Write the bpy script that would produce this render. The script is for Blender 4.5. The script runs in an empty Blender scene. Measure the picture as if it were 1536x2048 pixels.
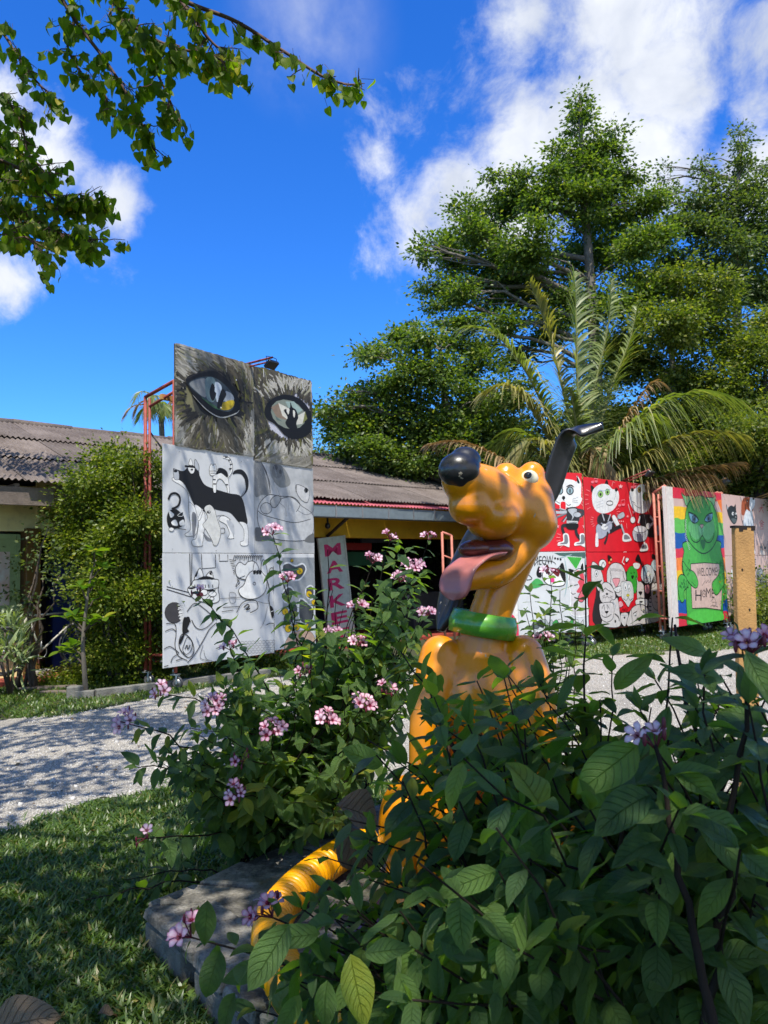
import bpy, bmesh, math, random
import numpy as np
from mathutils import Vector, Matrix, geometry

SC = bpy.context.scene
COL = SC.collection
R = random.Random(11)
NR = np.random.default_rng(11)
PI = math.pi

# ------------------------------------------------------------------ camera
F = 1538.5                       # focal length in photograph pixels (1536 x 2048)
CAM = Vector((0, 0, 1.4))
PITCH, ROLL = math.radians(4.35), math.radians(1.43)
FWD = Vector((0, math.cos(PITCH), math.sin(PITCH)))
_r0, _u0 = Vector((1, 0, 0)), Vector((0, -math.sin(PITCH), math.cos(PITCH)))
RGT = _r0 * math.cos(ROLL) - _u0 * math.sin(ROLL)
UPV = _u0 * math.cos(ROLL) + _r0 * math.sin(ROLL)
cd = bpy.data.cameras.new('camera')
cam = bpy.data.objects.new('camera', cd)
COL.objects.link(cam)
cam.matrix_world = Matrix(((RGT.x, UPV.x, -FWD.x, CAM.x), (RGT.y, UPV.y, -FWD.y, CAM.y), (RGT.z, UPV.z, -FWD.z, CAM.z), (0, 0, 0, 1)))
cd.sensor_fit = 'VERTICAL'
cd.sensor_height = 36
cd.sensor_width = 27
cd.lens = 36 * F / 2048
cd.clip_start, cd.clip_end = 0.05, 2000
cd.dof.use_dof = True
cd.dof.focus_distance = 3.1
cd.dof.aperture_fstop = 9.0
SC.camera = cam

# ------------------------------------------------------------------ sun, sky, exposure
SUN = Vector((0.03, -0.62, 1.20)).normalized()          # direction towards the sun
SUN_EL = math.asin(SUN.z)
SUN_AZ = math.atan2(SUN.x, SUN.y)
sl = bpy.data.lights.new('sun', 'SUN')
sl.energy = 4.6
sl.angle = math.radians(0.53)
sl.color = (1.0, 0.945, 0.85)
so = bpy.data.objects.new('sun', sl)
COL.objects.link(so)
so.rotation_euler = SUN.to_track_quat('Z', 'Y').to_euler()
so.location = (0, -3, 12)

SC.view_settings.view_transform = 'Standard'
SC.view_settings.look = 'None'
SC.view_settings.exposure = 0.52
SC.view_settings.gamma = 1.0
SC.render.engine = 'CYCLES'
SC.cycles.use_denoising = True
SC.cycles.max_bounces = 7
SC.cycles.diffuse_bounces = 3
SC.cycles.transparent_max_bounces = 4
SC.cycles.sample_clamp_indirect = 6.0

def ray(x, y):
    return FWD + RGT * ((x - 768) / F) + UPV * ((1024 - y) / F)

def at(x, y, depth):             # world point seen at photograph pixel (x, y), at that distance ahead
    d = ray(x, y)
    return CAM + d * (depth / d.y)

def on_z(x, y, z=0.0):
    d = ray(x, y)
    return CAM + d * ((z - CAM.z) / d.z)

def on_plane(x, y, p0, n):
    d = ray(x, y)
    return CAM + d * ((p0 - CAM).dot(n) / d.dot(n))

def project(p):
    v = Vector(p) - CAM
    z = v.dot(FWD)
    if z < 0.05: return None
    return 768 + F * v.dot(RGT) / z, 1024 - F * v.dot(UPV) / z, z

def project_np(P):
    V = P - np.array(CAM)
    z = V @ np.array(FWD)
    zs = np.where(np.abs(z) < 1e-6, 1e-6, z)
    return 768 + F * (V @ np.array(RGT)) / zs, 1024 - F * (V @ np.array(UPV)) / zs, z

# sky: Nishita sky with procedural cumulus
w = bpy.data.worlds.new('World')
SC.world = w
w.use_nodes = True
wt = w.node_tree
wt.nodes.clear()

class NT:
    """small helper for node trees"""
    def __init__(s, t): s.t = t
    def n(s, typ, **k):
        nd = s.t.nodes.new(typ)
        for a, b in k.items(): setattr(nd, a, b)
        return nd
    def set(s, sock, v):
        if hasattr(v, 'is_output') or isinstance(v, bpy.types.NodeSocket): s.t.links.new(v, sock)
        elif v is not None: sock.default_value = v
    def m(s, op, a, b=None, c=None, clamp=False):
        nd = s.n('ShaderNodeMath', operation=op, use_clamp=clamp)
        s.set(nd.inputs[0], a); s.set(nd.inputs[1], b)
        if c is not None: s.set(nd.inputs[2], c)
        return nd.outputs[0]
    def v(s, op, a, b=None):
        nd = s.n('ShaderNodeVectorMath', operation=op)
        s.set(nd.inputs[0], a)
        if b is not None: s.set(nd.inputs[1], b)
        return nd.outputs['Value'] if op in ('DISTANCE', 'LENGTH', 'DOT_PRODUCT') else nd.outputs['Vector']
    def noise(s, vec, scale, detail=4, rough=.55, dist=0.0, color=False):
        nd = s.n('ShaderNodeTexNoise')
        if vec is not None: s.set(nd.inputs['Vector'], vec)
        nd.inputs['Scale'].default_value = scale; nd.inputs['Detail'].default_value = detail
        nd.inputs['Roughness'].default_value = rough; nd.inputs['Distortion'].default_value = dist
        return nd.outputs['Color'] if color else nd.outputs['Fac']
    def remap(s, x, a, b, c=0.0, d=1.0, smooth=False):
        nd = s.n('ShaderNodeMapRange')
        if smooth: nd.interpolation_type = 'SMOOTHSTEP'
        s.set(nd.inputs[0], x)
        for i, q in enumerate((a, b, c, d)): nd.inputs[i + 1].default_value = q
        return nd.outputs[0]
    def mix(s, f, a, b, mode='MIX'):
        nd = s.n('ShaderNodeMix', data_type='RGBA', blend_type=mode)
        s.set(nd.inputs[0], f)
        s.set(nd.inputs[6], a if not isinstance(a, tuple) else (*a[:3], 1)); s.set(nd.inputs[7], b if not isinstance(b, tuple) else (*b[:3], 1))
        return nd.outputs[2]

W_ = NT(wt)
sky = W_.n('ShaderNodeTexSky', sky_type='NISHITA')
sky.sun_disc = False
sky.sun_elevation = SUN_EL
sky.sun_rotation = SUN_AZ
sky.air_density = 1.0
sky.dust_density = 0.25
sky.ozone_density = 2.2
hs = W_.n('ShaderNodeHueSaturation')
hs.inputs['Hue'].default_value = 0.508
hs.inputs['Saturation'].default_value = 1.33
hs.inputs['Value'].default_value = 1.0
wt.links.new(sky.outputs[0], hs.inputs['Color'])
tc = W_.n('ShaderNodeTexCoord')
dvec = tc.outputs['Generated']
wob = W_.noise(dvec, 5.0, 3, .5, color=True)
wobv = W_.v('MULTIPLY_ADD', wob, (0.09, 0.09, 0.09))
wt.nodes[-1].inputs[2].default_value = (-0.045, -0.045, -0.045)
dw = W_.v('ADD', dvec, wobv)
CLOUDS = [  # photograph pixel of a cloud lobe, radius in pixels, weight
    (1230, 20, 215, .95), (1060, 40, 110, .6), (1330, 170, 140, .9), (1190, 230, 160, .9), (1060, 320, 160, .95), (940, 390, 140, .9), (860, 450, 110, .8),
    (800, 340, 80, .45), (880, 190, 100, .3), (1545, 200, 75, .8), (1560, 60, 100, .7), (1050, 430, 160, .9), (1290, 310, 140, .8), (770, 500, 70, .45),
    (1560, 360, 160, .9), (40, 310, 105, 1), (125, 330, 72, .9), (238, 425, 72, .95), (-5, 580, 85, 1), (215, 500, 60, .3), (180, 540, 50, .2), (20, 210, 80, .5)]
acc = None
for (px, py, rr, wgt) in CLOUDS:
    c = ray(px, py); L = c.length; c = c.normalized()
    d = W_.v('DISTANCE', dw, tuple(c))
    k = W_.m('MULTIPLY_ADD', d, -wgt / (rr / F / L), wgt)
    acc = k if acc is None else W_.m('MAXIMUM', acc, k)
# elsewhere in the sky: the same scattered cumulus
sep = W_.n('ShaderNodeSeparateXYZ'); wt.links.new(dvec, sep.inputs[0])
back = W_.remap(sep.outputs['Y'], 0.5, 0.1, -1.9, 0.0)
elsew = W_.m('ADD', W_.remap(W_.noise(dvec, 1.7, 2, .5), 0.34, 0.62, -0.6, 0.9), back)
acc = W_.m('MAXIMUM', acc, elsew)
fb = W_.noise(dw, 9.0, 11, .66)
puff = W_.m('MULTIPLY_ADD', fb, 2.7, -1.38)
val = W_.m('ADD', W_.m('MULTIPLY', acc, 1.15), puff)
alpha = W_.remap(val, -0.12, 0.85, 0, 1, True)
# thin veil of ice cloud high in the middle
cv = ray(620, 60).normalized()
sv = W_.v('MULTIPLY', dvec, (1.0, 0.35, 1.0))
veil = W_.m('MULTIPLY', W_.remap(W_.v('DISTANCE', dvec, tuple(cv)), 0.11, 0.0, 0, 1, True), W_.remap(W_.noise(sv, 9, 6, .6), .32, .72, 0.05, .62))
alpha = W_.m('MAXIMUM', alpha, veil)
shade = W_.remap(W_.noise(dw, 7.0, 6, .55), .34, .66, 0, 1)
ccol = W_.mix(shade, (2.9, 3.2, 3.9), (5.0, 5.15, 5.4))
tint = W_.mix(1.0, hs.outputs[0], (0.46, 0.85, 1.22), 'MULTIPLY')
outc = W_.mix(alpha, tint, ccol)
bg = W_.n('ShaderNodeBackground')
bg.inputs['Strength'].default_value = 0.15
wt.links.new(outc, bg.inputs['Color'])
wo = W_.n('ShaderNodeOutputWorld')
wt.links.new(bg.outputs[0], wo.inputs['Surface'])
# ------------------------------------------------------------------ helpers: objects
def thing(name, label, cat, loc=(0, 0, 0), group=None):
    o = bpy.data.objects.new(name, None)
    o.empty_display_size = 0.2
    COL.objects.link(o)
    o.location = loc
    o['label'] = label; o['category'] = cat
    if group: o['group'] = group
    return o

def tag(o, label, cat, group=None):
    o['label'] = label; o['category'] = cat
    if group: o['group'] = group
    return o

def child(o, parent):            # geometry is built in world space; keep it there under its parent
    o.parent = parent
    if parent is not None and parent.type == 'EMPTY':
        o.matrix_parent_inverse = Matrix.Translation(-Vector(parent.location))
    return o

def link(name, me, mats=None, parent=None, kind=None, matrix=None):
    o = bpy.data.objects.new(name, me)
    COL.objects.link(o)
    if mats is not None:
        me.materials.clear()
        for m in (mats if isinstance(mats, (list, tuple)) else [mats]): me.materials.append(m)
    if matrix is not None: o.matrix_basis = matrix
    if parent is not None: child(o, parent)
    if kind: o['kind'] = kind
    return o

class MB:
    """collects simple shapes in world space and links them as one mesh"""
    def __init__(s): s.v = []; s.f = []; s.mi = []; s.cur = 0; s.sm = []; s.smooth = False
    def add(s, vs, fs):
        b = len(s.v)
        s.v += [tuple(p) for p in vs]
        for f in fs: s.f.append(tuple(i + b for i in f)); s.mi.append(s.cur); s.sm.append(s.smooth)
        return s
    def box(s, c, size, ax=None, bev=0.0):
        c = Vector(c); X, Y, Z = ax if ax else (Vector((1, 0, 0)), Vector((0, 1, 0)), Vector((0, 0, 1)))
        hx, hy, hz = size[0] / 2, size[1] / 2, size[2] / 2
        if bev <= 0:
            vs = [c + X * (hx * a) + Y * (hy * b) + Z * (hz * d) for a in (-1, 1) for b in (-1, 1) for d in (-1, 1)]
            s.add(vs, [(0, 1, 3, 2), (4, 6, 7, 5), (0, 4, 5, 1), (2, 3, 7, 6), (0, 2, 6, 4), (1, 5, 7, 3)])
        else:
            bm = bmesh.new(); bmesh.ops.create_cube(bm, size=1)
            for v in bm.verts: v.co = Vector((v.co.x * size[0], v.co.y * size[1], v.co.z * size[2]))
            bmesh.ops.bevel(bm, geom=bm.edges[:], offset=bev, segments=1, affect='EDGES')
            bm.verts.index_update()
            s.add([c + X * v.co.x + Y * v.co.y + Z * v.co.z for v in bm.verts], [[v.index for v in f.verts] for f in bm.faces])
            bm.free()
        return s
    def tube(s, path, rad, n=8, cap=True):
        path = [Vector(p) for p in path]
        if not isinstance(rad, (list, tuple)): rad = [rad] * len(path)
        vs = []; fs = []
        T0 = (path[1] - path[0]).normalized()
        a = T0.orthogonal().normalized()
        for i, p in enumerate(path):
            T = (path[min(i + 1, len(path) - 1)] - path[max(i - 1, 0)]).normalized()
            a = (a - T * a.dot(T))
            a = a.normalized() if a.length > 1e-6 else T.orthogonal().normalized()
            b = T.cross(a)
            for k in range(n):
                t = 2 * PI * k / n
                vs.append(p + (a * math.cos(t) + b * math.sin(t)) * rad[i])
        for i in range(len(path) - 1):
            for k in range(n):
                k2 = (k + 1) % n
                fs.append((i * n + k, i * n + k2, (i + 1) * n + k2, (i + 1) * n + k))
        if cap:
            fs.append(tuple(range(n - 1, -1, -1))); fs.append(tuple((len(path) - 1) * n + k for k in range(n)))
        sm = s.smooth; s.smooth = n > 5
        s.add(vs, fs); s.smooth = sm
        return s
    def ring(s, c, axis, r, tube, n=20, k=6):
        axis = Vector(axis).normalized(); a = axis.orthogonal().normalized(); b = axis.cross(a); c = Vector(c)
        vs = []; fs = []
        for i in range(n):
            t = 2 * PI * i / n; d = a * math.cos(t) + b * math.sin(t)
            for j in range(k):
                q = 2 * PI * j / k
                vs.append(c + d * (r + tube * math.cos(q)) + axis * (tube * math.sin(q)))
        for i in range(n):
            for j in range(k):
                fs.append((i * k + j, i * k + (j + 1) % k, ((i + 1) % n) * k + (j + 1) % k, ((i + 1) % n) * k + j))
        sm = s.smooth; s.smooth = True; s.add(vs, fs); s.smooth = sm
        return s
    def ell(s, c, rad, ax=None, nu=16, nv=10):
        c = Vector(c); X, Y, Z = ax if ax else (Vector((1, 0, 0)), Vector((0, 1, 0)), Vector((0, 0, 1)))
        vs = [c + Z * rad[2]]
        for j in range(1, nv):
            p = PI * j / nv
            for i in range(nu):
                t = 2 * PI * i / nu
                vs.append(c + X * (rad[0] * math.sin(p) * math.cos(t)) + Y * (rad[1] * math.sin(p) * math.sin(t)) + Z * (rad[2] * math.cos(p)))
        vs.append(c - Z * rad[2]); fs = []
        for i in range(nu): fs.append((0, 1 + i, 1 + (i + 1) % nu))
        for j in range(nv - 2):
            for i in range(nu):
                a = 1 + j * nu + i; b = 1 + j * nu + (i + 1) % nu
                fs.append((a, a + nu, b + nu, b))
        L = len(vs) - 1; o = 1 + (nv - 2) * nu
        for i in range(nu): fs.append((o + i, L, o + (i + 1) % nu))
        sm = s.smooth; s.smooth = True; s.add(vs, fs); s.smooth = sm
        return s
    def mesh(s, name):
        me = bpy.data.meshes.new(name)
        me.from_pydata(s.v, [], s.f)
        me.polygons.foreach_set('material_index', s.mi)
        me.polygons.foreach_set('use_smooth', s.sm)
        me.update()
        return me
    def build(s, name, mats, parent=None, kind=None):
        return link(name, s.mesh(name), mats, parent, kind)

def np_mesh(name, V, T, uv=None, smooth=False):
    """triangles from numpy: V (n,3), T (m,3); uv per vertex"""
    me = bpy.data.meshes.new(name)
    V = np.ascontiguousarray(V, dtype=np.float32); T = np.ascontiguousarray(T, dtype=np.int32)
    k = T.shape[1]
    me.vertices.add(len(V)); me.vertices.foreach_set('co', V.ravel())
    me.loops.add(T.size); me.loops.foreach_set('vertex_index', T.ravel())
    me.polygons.add(len(T))
    me.polygons.foreach_set('loop_start', np.arange(0, T.size, k, dtype=np.int32))
    if smooth: me.polygons.foreach_set('use_smooth', np.ones(len(T), dtype=bool))
    if uv is not None:
        l = me.uv_layers.new(name='UVMap')
        l.data.foreach_set('uv', np.ascontiguousarray(uv[T.ravel()], dtype=np.float32).ravel())
    me.update(calc_edges=True)
    me.validate()
    return me

def unit(a): return a / np.maximum(np.linalg.norm(a, axis=-1, keepdims=True), 1e-9)

def scatter(P, D, N, S, tmpl_v, tmpl_t, W=None):
    """copies of a template (x along D, y across, z along N) at points P with size S; W widens across"""
    D = unit(D); B = unit(np.cross(N, D)); N2 = np.cross(D, B)
    S = np.broadcast_to(np.asarray(S, dtype=float), (len(P),)); W = np.ones(len(P)) if W is None else W
    tv = np.asarray(tmpl_v, dtype=float)
    V = (P[:, None, :] + (tv[None, :, 0:1] * S[:, None, None]) * D[:, None, :] + (tv[None, :, 1:2] * (S * W)[:, None, None]) * B[:, None, :]
         + (tv[None, :, 2:3] * S[:, None, None]) * N2[:, None, :]).reshape(-1, 3)
    t = np.asarray(tmpl_t)
    T = (t[None] + (np.arange(len(P)) * len(tv))[:, None, None]).reshape(-1, t.shape[1])
    return V, T

LEAF4 = ([(0, 0, 0), (.45, .30, .07), (1, 0, -.04), (.45, -.30, .07)], [(0, 1, 2), (0, 2, 3)])

def catmull(pts, n=6, closed=False):
    pts = [np.array(p, dtype=float) for p in pts]
    out = []; L = len(pts)
    rng_ = range(L) if closed else range(L - 1)
    for i in rng_:
        p0 = pts[(i - 1) % L] if closed or i > 0 else pts[0]
        p1 = pts[i]; p2 = pts[(i + 1) % L]
        p3 = pts[(i + 2) % L] if closed or i + 2 < L else pts[-1]
        for k in range(n):
            t = k / n
            out.append(.5 * ((2 * p1) + (-p0 + p2) * t + (2 * p0 - 5 * p1 + 4 * p2 - p3) * t * t + (-p0 + 3 * p1 - 3 * p2 + p3) * t ** 3))
    if not closed: out.append(pts[-1])
    return out

def srgb(r, g, b):
    f = lambda c: (c / 255) / 12.92 if c <= 10 else (((c / 255) + .055) / 1.055) ** 2.4
    return (f(r), f(g), f(b))

# ------------------------------------------------------------------ helpers: materials
def pmat(name, col, rough=.6, metal=0.0, spec=.5, var=.2, scale=6.0, bump=0.0, bscale=60.0, col2=None, dirt=0.0, dirtcol=(.05, .045, .035), coat=0.0, island=0.0):
    m = bpy.data.materials.new(name); m.use_nodes = True
    t = m.node_tree; N = NT(t); b = t.nodes['Principled BSDF']
    co = N.n('ShaderNodeTexCoord').outputs['Object']
    c2 = col2 if col2 else tuple(min(1, c * (1 + var)) for c in col)
    c1 = col if col2 else tuple(c * (1 - var) for c in col)
    f = N.remap(N.noise(co, scale, 6, .6), .3, .7)
    c = N.mix(f, c1, c2)
    if dirt > 0:
        d = N.remap(N.noise(co, scale * 2.7, 8, .68), .52, .72, 0, dirt)
        c = N.mix(d, c, dirtcol)
    if island > 0:
        g = N.n('ShaderNodeNewGeometry').outputs['Random Per Island']
        hv = N.n('ShaderNodeHueSaturation'); t.links.new(c, hv.inputs['Color'])
        t.links.new(N.remap(g, 0, 1, 1 - island, 1 + island), hv.inputs['Value']); c = hv.outputs[0]
    t.links.new(c, b.inputs['Base Color'])
    b.inputs['Roughness'].default_value = rough; b.inputs['Metallic'].default_value = metal
    b.inputs['Specular IOR Level'].default_value = spec; b.inputs['Coat Weight'].default_value = coat
    if bump > 0:
        bp = N.n('ShaderNodeBump'); bp.inputs['Strength'].default_value = bump; bp.inputs['Distance'].default_value = .02
        t.links.new(N.noise(co, bscale, 5, .65), bp.inputs['Height']); t.links.new(bp.outputs[0], b.inputs['Normal'])
    return m

def leafmat(name, c1, c2, c3=None, trans=.35, tcol=None, rough=.42, spec=.5, per='island', veins=False):
    """leaf: diffuse + gloss + light passing through; colour varies from leaf to leaf"""
    m = bpy.data.materials.new(name); m.use_nodes = True
    t = m.node_tree; N = NT(t); b = t.nodes['Principled BSDF']; out = t.nodes['Material Output']
    g = N.n('ShaderNodeNewGeometry').outputs['Random Per Island'] if per == 'island' else N.n('ShaderNodeObjectInfo').outputs['Random']
    r = N.n('ShaderNodeValToRGB'); t.links.new(g, r.inputs[0])
    e = r.color_ramp.elements
    e[0].color = (*c1, 1); e[1].color = (*c2, 1); e[0].position = 0.05; e[1].position = .9
    if c3: q = e.new(.965); q.color = (*c3, 1)
    c = r.outputs[0]
    if veins:
        uv = N.n('ShaderNodeUVMap').outputs[0]
        sp = N.n('ShaderNodeSeparateXYZ'); t.links.new(uv, sp.inputs[0])
        u, vv = sp.outputs[0], sp.outputs[1]
        av = N.m('ABSOLUTE', N.m('MULTIPLY_ADD', vv, 2.0, -1.0))
        mid = N.remap(av, 0.0, .05, 1, 0, True)
        ph = N.m('FRACT', N.m('SUBTRACT', N.m('MULTIPLY', u, 8.0), N.m('MULTIPLY', N.m('POWER', av, 1.25), 2.0)))
        sid = N.remap(N.m('ABSOLUTE', N.m('SUBTRACT', ph, .5)), 0.0, .12, 1, 0, True)
        sid = N.m('MULTIPLY', sid, N.remap(av, .75, 1.0, 1, 0))
        vein = N.m('MAXIMUM', mid, N.m('MULTIPLY', sid, .75))
        fine = N.noise(uv, 34, 3, .6)
        co = N.n('ShaderNodeTexCoord').outputs['Object']
        blot = N.remap(N.noise(co, 3.1, 3, .6), .35, .7, 0, 1)
        c = N.mix(N.m('MULTIPLY', blot, .35), c, tuple(x * 1.5 for x in c2))
        c = N.mix(N.m('MULTIPLY', vein, .24), c, tuple(x * .45 for x in c1))
        bp = N.n('ShaderNodeBump'); bp.inputs['Strength'].default_value = .8; bp.inputs['Distance'].default_value = .02
        h = N.m('ADD', N.m('MULTIPLY', vein, -1.0), N.m('MULTIPLY', fine, .45))
        t.links.new(h, bp.inputs['Height']); t.links.new(bp.outputs[0], b.inputs['Normal'])
    t.links.new(c, b.inputs['Base Color'])
    b.inputs['Roughness'].default_value = rough; b.inputs['Specular IOR Level'].default_value = spec
    tr = N.n('ShaderNodeBsdfTranslucent')
    tcm = N.mix(1.0, c, tcol if tcol else (2.1, 2.3, .55), 'MULTIPLY')
    t.links.new(tcm, tr.inputs['Color'])
    ms = N.n('ShaderNodeMixShader'); ms.inputs[0].default_value = trans
    t.links.new(b.outputs[0], ms.inputs[1]); t.links.new(tr.outputs[0], ms.inputs[2])
    t.links.new(ms.outputs[0], out.inputs['Surface'])
    return m

def blend_leaf(nL, nW, prof, curl=.12, fold=.16, wave=0.0, wn=5, seed=0, bend=0.0):
    """one leaf, length 1 along x, with midrib fold, curl and wavy edge -> V, quads, uv"""
    rr = random.Random(seed); V = []; UV = []; Q = []
    ph = rr.random() * 6
    for i in range(nL + 1):
        u = i / nL; w = prof(u)
        for j in range(nW + 1):
            v = j / nW * 2 - 1
            z = fold * abs(v) * w - curl * u * u + wave * math.sin(u * wn * 2 + ph + (2 if v > 0 else 0)) * abs(v) ** 1.5 * .5
            V.append((u - .12 * curl * u * u, v * w + bend * u * u, z)); UV.append((u, v * .5 + .5))
    for i in range(nL):
        for j in range(nW):
            a = i * (nW + 1) + j
            Q.append((a, a + nW + 1, a + nW + 2, a + 1))
    return np.array(V), np.array(Q), np.array(UV)

def frame(p, d, n, s, wid=1.0):  # object matrix: x along d, z near n, size s
    d = Vector(d).normalized(); n = Vector(n)
    b = n.cross(d)
    b = b.normalized() if b.length > 1e-5 else d.orthogonal().normalized()
    z = d.cross(b)
    return Matrix(((d.x * s, b.x * s * wid, z.x * s, p[0]), (d.y * s, b.y * s * wid, z.y * s, p[1]), (d.z * s, b.z * s * wid, z.z * s, p[2]), (0, 0, 0, 1)))
# ------------------------------------------------------------------ ground and road
def ground_mat():
    m = bpy.data.materials.new('soil_and_turf'); m.use_nodes = True
    t = m.node_tree; N = NT(t); b = t.nodes['Principled BSDF']
    co = N.n('ShaderNodeTexCoord').outputs['Object']
    a = N.remap(N.noise(co, 1.3, 7, .6), .35, .68)
    c = N.mix(a, (.035, .055, .014), (.085, .075, .04))
    c = N.mix(N.remap(N.noise(co, 45, 4, .7), .4, .7, 0, .6), c, (.02, .03, .008))
    t.links.new(c, b.inputs['Base Color']); b.inputs['Roughness'].default_value = .95
    bp = N.n('ShaderNodeBump'); bp.inputs['Strength'].default_value = .8; bp.inputs['Distance'].default_value = .03
    t.links.new(N.noise(co, 70, 4, .7), bp.inputs['Height']); t.links.new(bp.outputs[0], b.inputs['Normal'])
    return m

def gravel_mat():
    m = bpy.data.materials.new('pale_gravel'); m.use_nodes = True
    t = m.node_tree; N = NT(t); b = t.nodes['Principled BSDF']
    co = N.n('ShaderNodeTexCoord').outputs['Object']
    v = N.n('ShaderNodeTexVoronoi'); v.inputs['Scale'].default_value = 75; t.links.new(co, v.inputs['Vector'])
    v2 = N.n('ShaderNodeTexVoronoi'); v2.inputs['Scale'].default_value = 210; t.links.new(co, v2.inputs['Vector'])
    sp = N.n('ShaderNodeSeparateColor'); t.links.new(v.outputs['Color'], sp.inputs[0])
    stone = N.mix(N.remap(sp.outputs[0], 0, 1, 0, 1), (.38, .355, .30), (.70, .66, .57))
    stone = N.mix(N.remap(sp.outputs[1], .86, .95, 0, .7), stone, (.16, .15, .14))
    big = N.remap(N.noise(co, .9, 6, .65), .35, .65)
    stone = N.mix(N.m('MULTIPLY', big, .6), stone, (.58, .51, .40))
    mp = N.v('MULTIPLY', co, (.25, 1.6, 1)); trk = N.remap(N.noise(mp, 1.1, 4, .55), .50, .66, 0, .55)
    stone = N.mix(trk, stone, (.27, .245, .20))
    gap = N.remap(v.outputs['Distance'], .35, .62, 0, .75)
    stone = N.mix(gap, stone, (.17, .155, .13))
    t.links.new(stone, b.inputs['Base Color']); b.inputs['Roughness'].default_value = .9
    h = N.m('ADD', N.m('MULTIPLY', v.outputs['Distance'], -1.0), N.m('MULTIPLY', v2.outputs['Distance'], -.35))
    bp = N.n('ShaderNodeBump'); bp.inputs['Strength'].default_value = .9; bp.inputs['Distance'].default_value = .012
    t.links.new(h, bp.inputs['Height']); t.links.new(bp.outputs[0], b.inputs['Normal'])
    return m

GM, RM = ground_mat(), gravel_mat()
g = MB(); g.add([(-350, -350, 0), (350, -350, 0), (350, 500, 0), (-350, 500, 0)], [(0, 1, 2, 3)])
go = g.build('ground', GM, kind='structure')

def road_edge(pts, amp, seed):
    rr = random.Random(seed); P = catmull([on_z(*p)[:2] for p in pts], 14)
    return [(p[0] + rr.uniform(-amp, amp), p[1] + rr.uniform(-amp, amp)) for p in P]
FAR = [(-500, 1500), (-120, 1455), (0, 1441), (160, 1425), (330, 1392), (480, 1366), (640, 1346), (840, 1330), (1050, 1318), (1200, 1312), (1400, 1300), (1536, 1290), (1900, 1262)]
NEAR = [(-500, 1760), (-120, 1700), (0, 1668), (120, 1622), (250, 1590), (430, 1568), (640, 1556), (900, 1575), (1200, 1600), (1536, 1580), (1900, 1560)]
far_e = road_edge(FAR, .05, 1); near_e = road_edge(NEAR, .04, 2)
ring = far_e + near_e[::-1]
tri = geometry.tessellate_polygon([[Vector((x, y, 0)) for x, y in ring]])
rd = MB(); rd.add([(x, y, .005) for x, y in ring], [tuple(t) for t in tri])
rd.build('gravel_road', RM, kind='structure')

def inside(poly, X, Y):
    r = np.zeros(len(X), bool); n = len(poly)
    for i in range(n):
        x1, y1 = poly[i]; x2, y2 = poly[(i + 1) % n]
        if y1 == y2: continue
        c = ((y1 > Y) != (y2 > Y)) & (X < (x2 - x1) * (Y - y1) / (y2 - y1) + x1)
        r ^= c
    return r
ROAD = [ring[i] for i in range(0, len(ring), 3)]

# ------------------------------------------------------------------ the long low building
hd = ray(2440, 1097); UB = Vector((hd.x, hd.y, 0)).normalized()        # along the building, away
NB = Vector((UB.y, -UB.x, 0))                                         # out of the wall, towards the road
W0 = at(150, 1362, 11.35)
W0.z = 0
def bp_(t, o, z): return W0 + UB * t + NB * o + Vector((0, 0, z))
BX = (UB, NB, Vector((0, 0, 1)))
def proj_on(x, y, o): return on_plane(x, y, W0 + NB * o, NB)
EAVE_O = .95
EAVE_Z = proj_on(146, 969, EAVE_O).z
RIDGE_O = -3.0
RIDGE_Z = (proj_on(60, 857, RIDGE_O).z + proj_on(270, 880, RIDGE_O).z) / 2
def tpar(x, y, o=0.0): return (proj_on(x, y, o) - W0).dot(UB)
T0, T1 = -6.0, 13.5
YW = pmat('ochre_plaster', srgb(246, 226, 166), .85, var=.10, scale=2.5, bump=.15, bscale=30, dirt=.25, dirtcol=srgb(120, 100, 60))
YW2 = pmat('mustard_plaster', srgb(226, 178, 44), .8, var=.12, scale=2.5, bump=.15, dirt=.2, dirtcol=srgb(110, 85, 30))
BRN = pmat('brown_paint', srgb(120, 84, 34), .6, var=.15, dirt=.3)
TIMB = pmat('grey_timber', srgb(112, 100, 92), .8, var=.25, scale=12, bump=.3, dirt=.4)
DARKW = pmat('shade_dark_interior', (.02, .02, .022), .9)  # near-black base colour paints in the shade inside the shop
BLUE = pmat('navy_paint', srgb(22, 44, 110), .5, var=.15, dirt=.2)
REDF = pmat('red_cement_floor', srgb(150, 62, 50), .7, var=.2, dirt=.35)
GDOOR = pmat('pale_green_paint', srgb(150, 168, 118), .6, var=.1, dirt=.25)
ZINC = pmat('grey_gutter_metal', srgb(132, 146, 152), .45, metal=.35, var=.12, dirt=.25)
PINK = pmat('faded_red_sheet', srgb(176, 88, 96), .55, var=.2, scale=4, dirt=.25)
RUST = pmat('rusty_red_pipe', srgb(142, 62, 50), .6, var=.25, scale=14, bump=.2, dirt=.5, dirtcol=(.05, .03, .02))
SALM = pmat('faded_salmon_pipe', srgb(186, 112, 92), .6, var=.2, scale=14, dirt=.4)
BLACKM = pmat('black_metal', (.02, .02, .022), .4, var=.2)
RUBBER = pmat('grey_rubber', (.06, .06, .065), .6, var=.3, dirt=.4, dirtcol=(.2, .18, .15))
STEEL = pmat('galvanised_steel', (.42, .42, .42), .4, metal=.8, var=.2, dirt=.3)
CONC = pmat('old_concrete', (.185, .178, .155), .9, var=.3, scale=5, bump=.5, bscale=50, dirt=.5)

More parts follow.
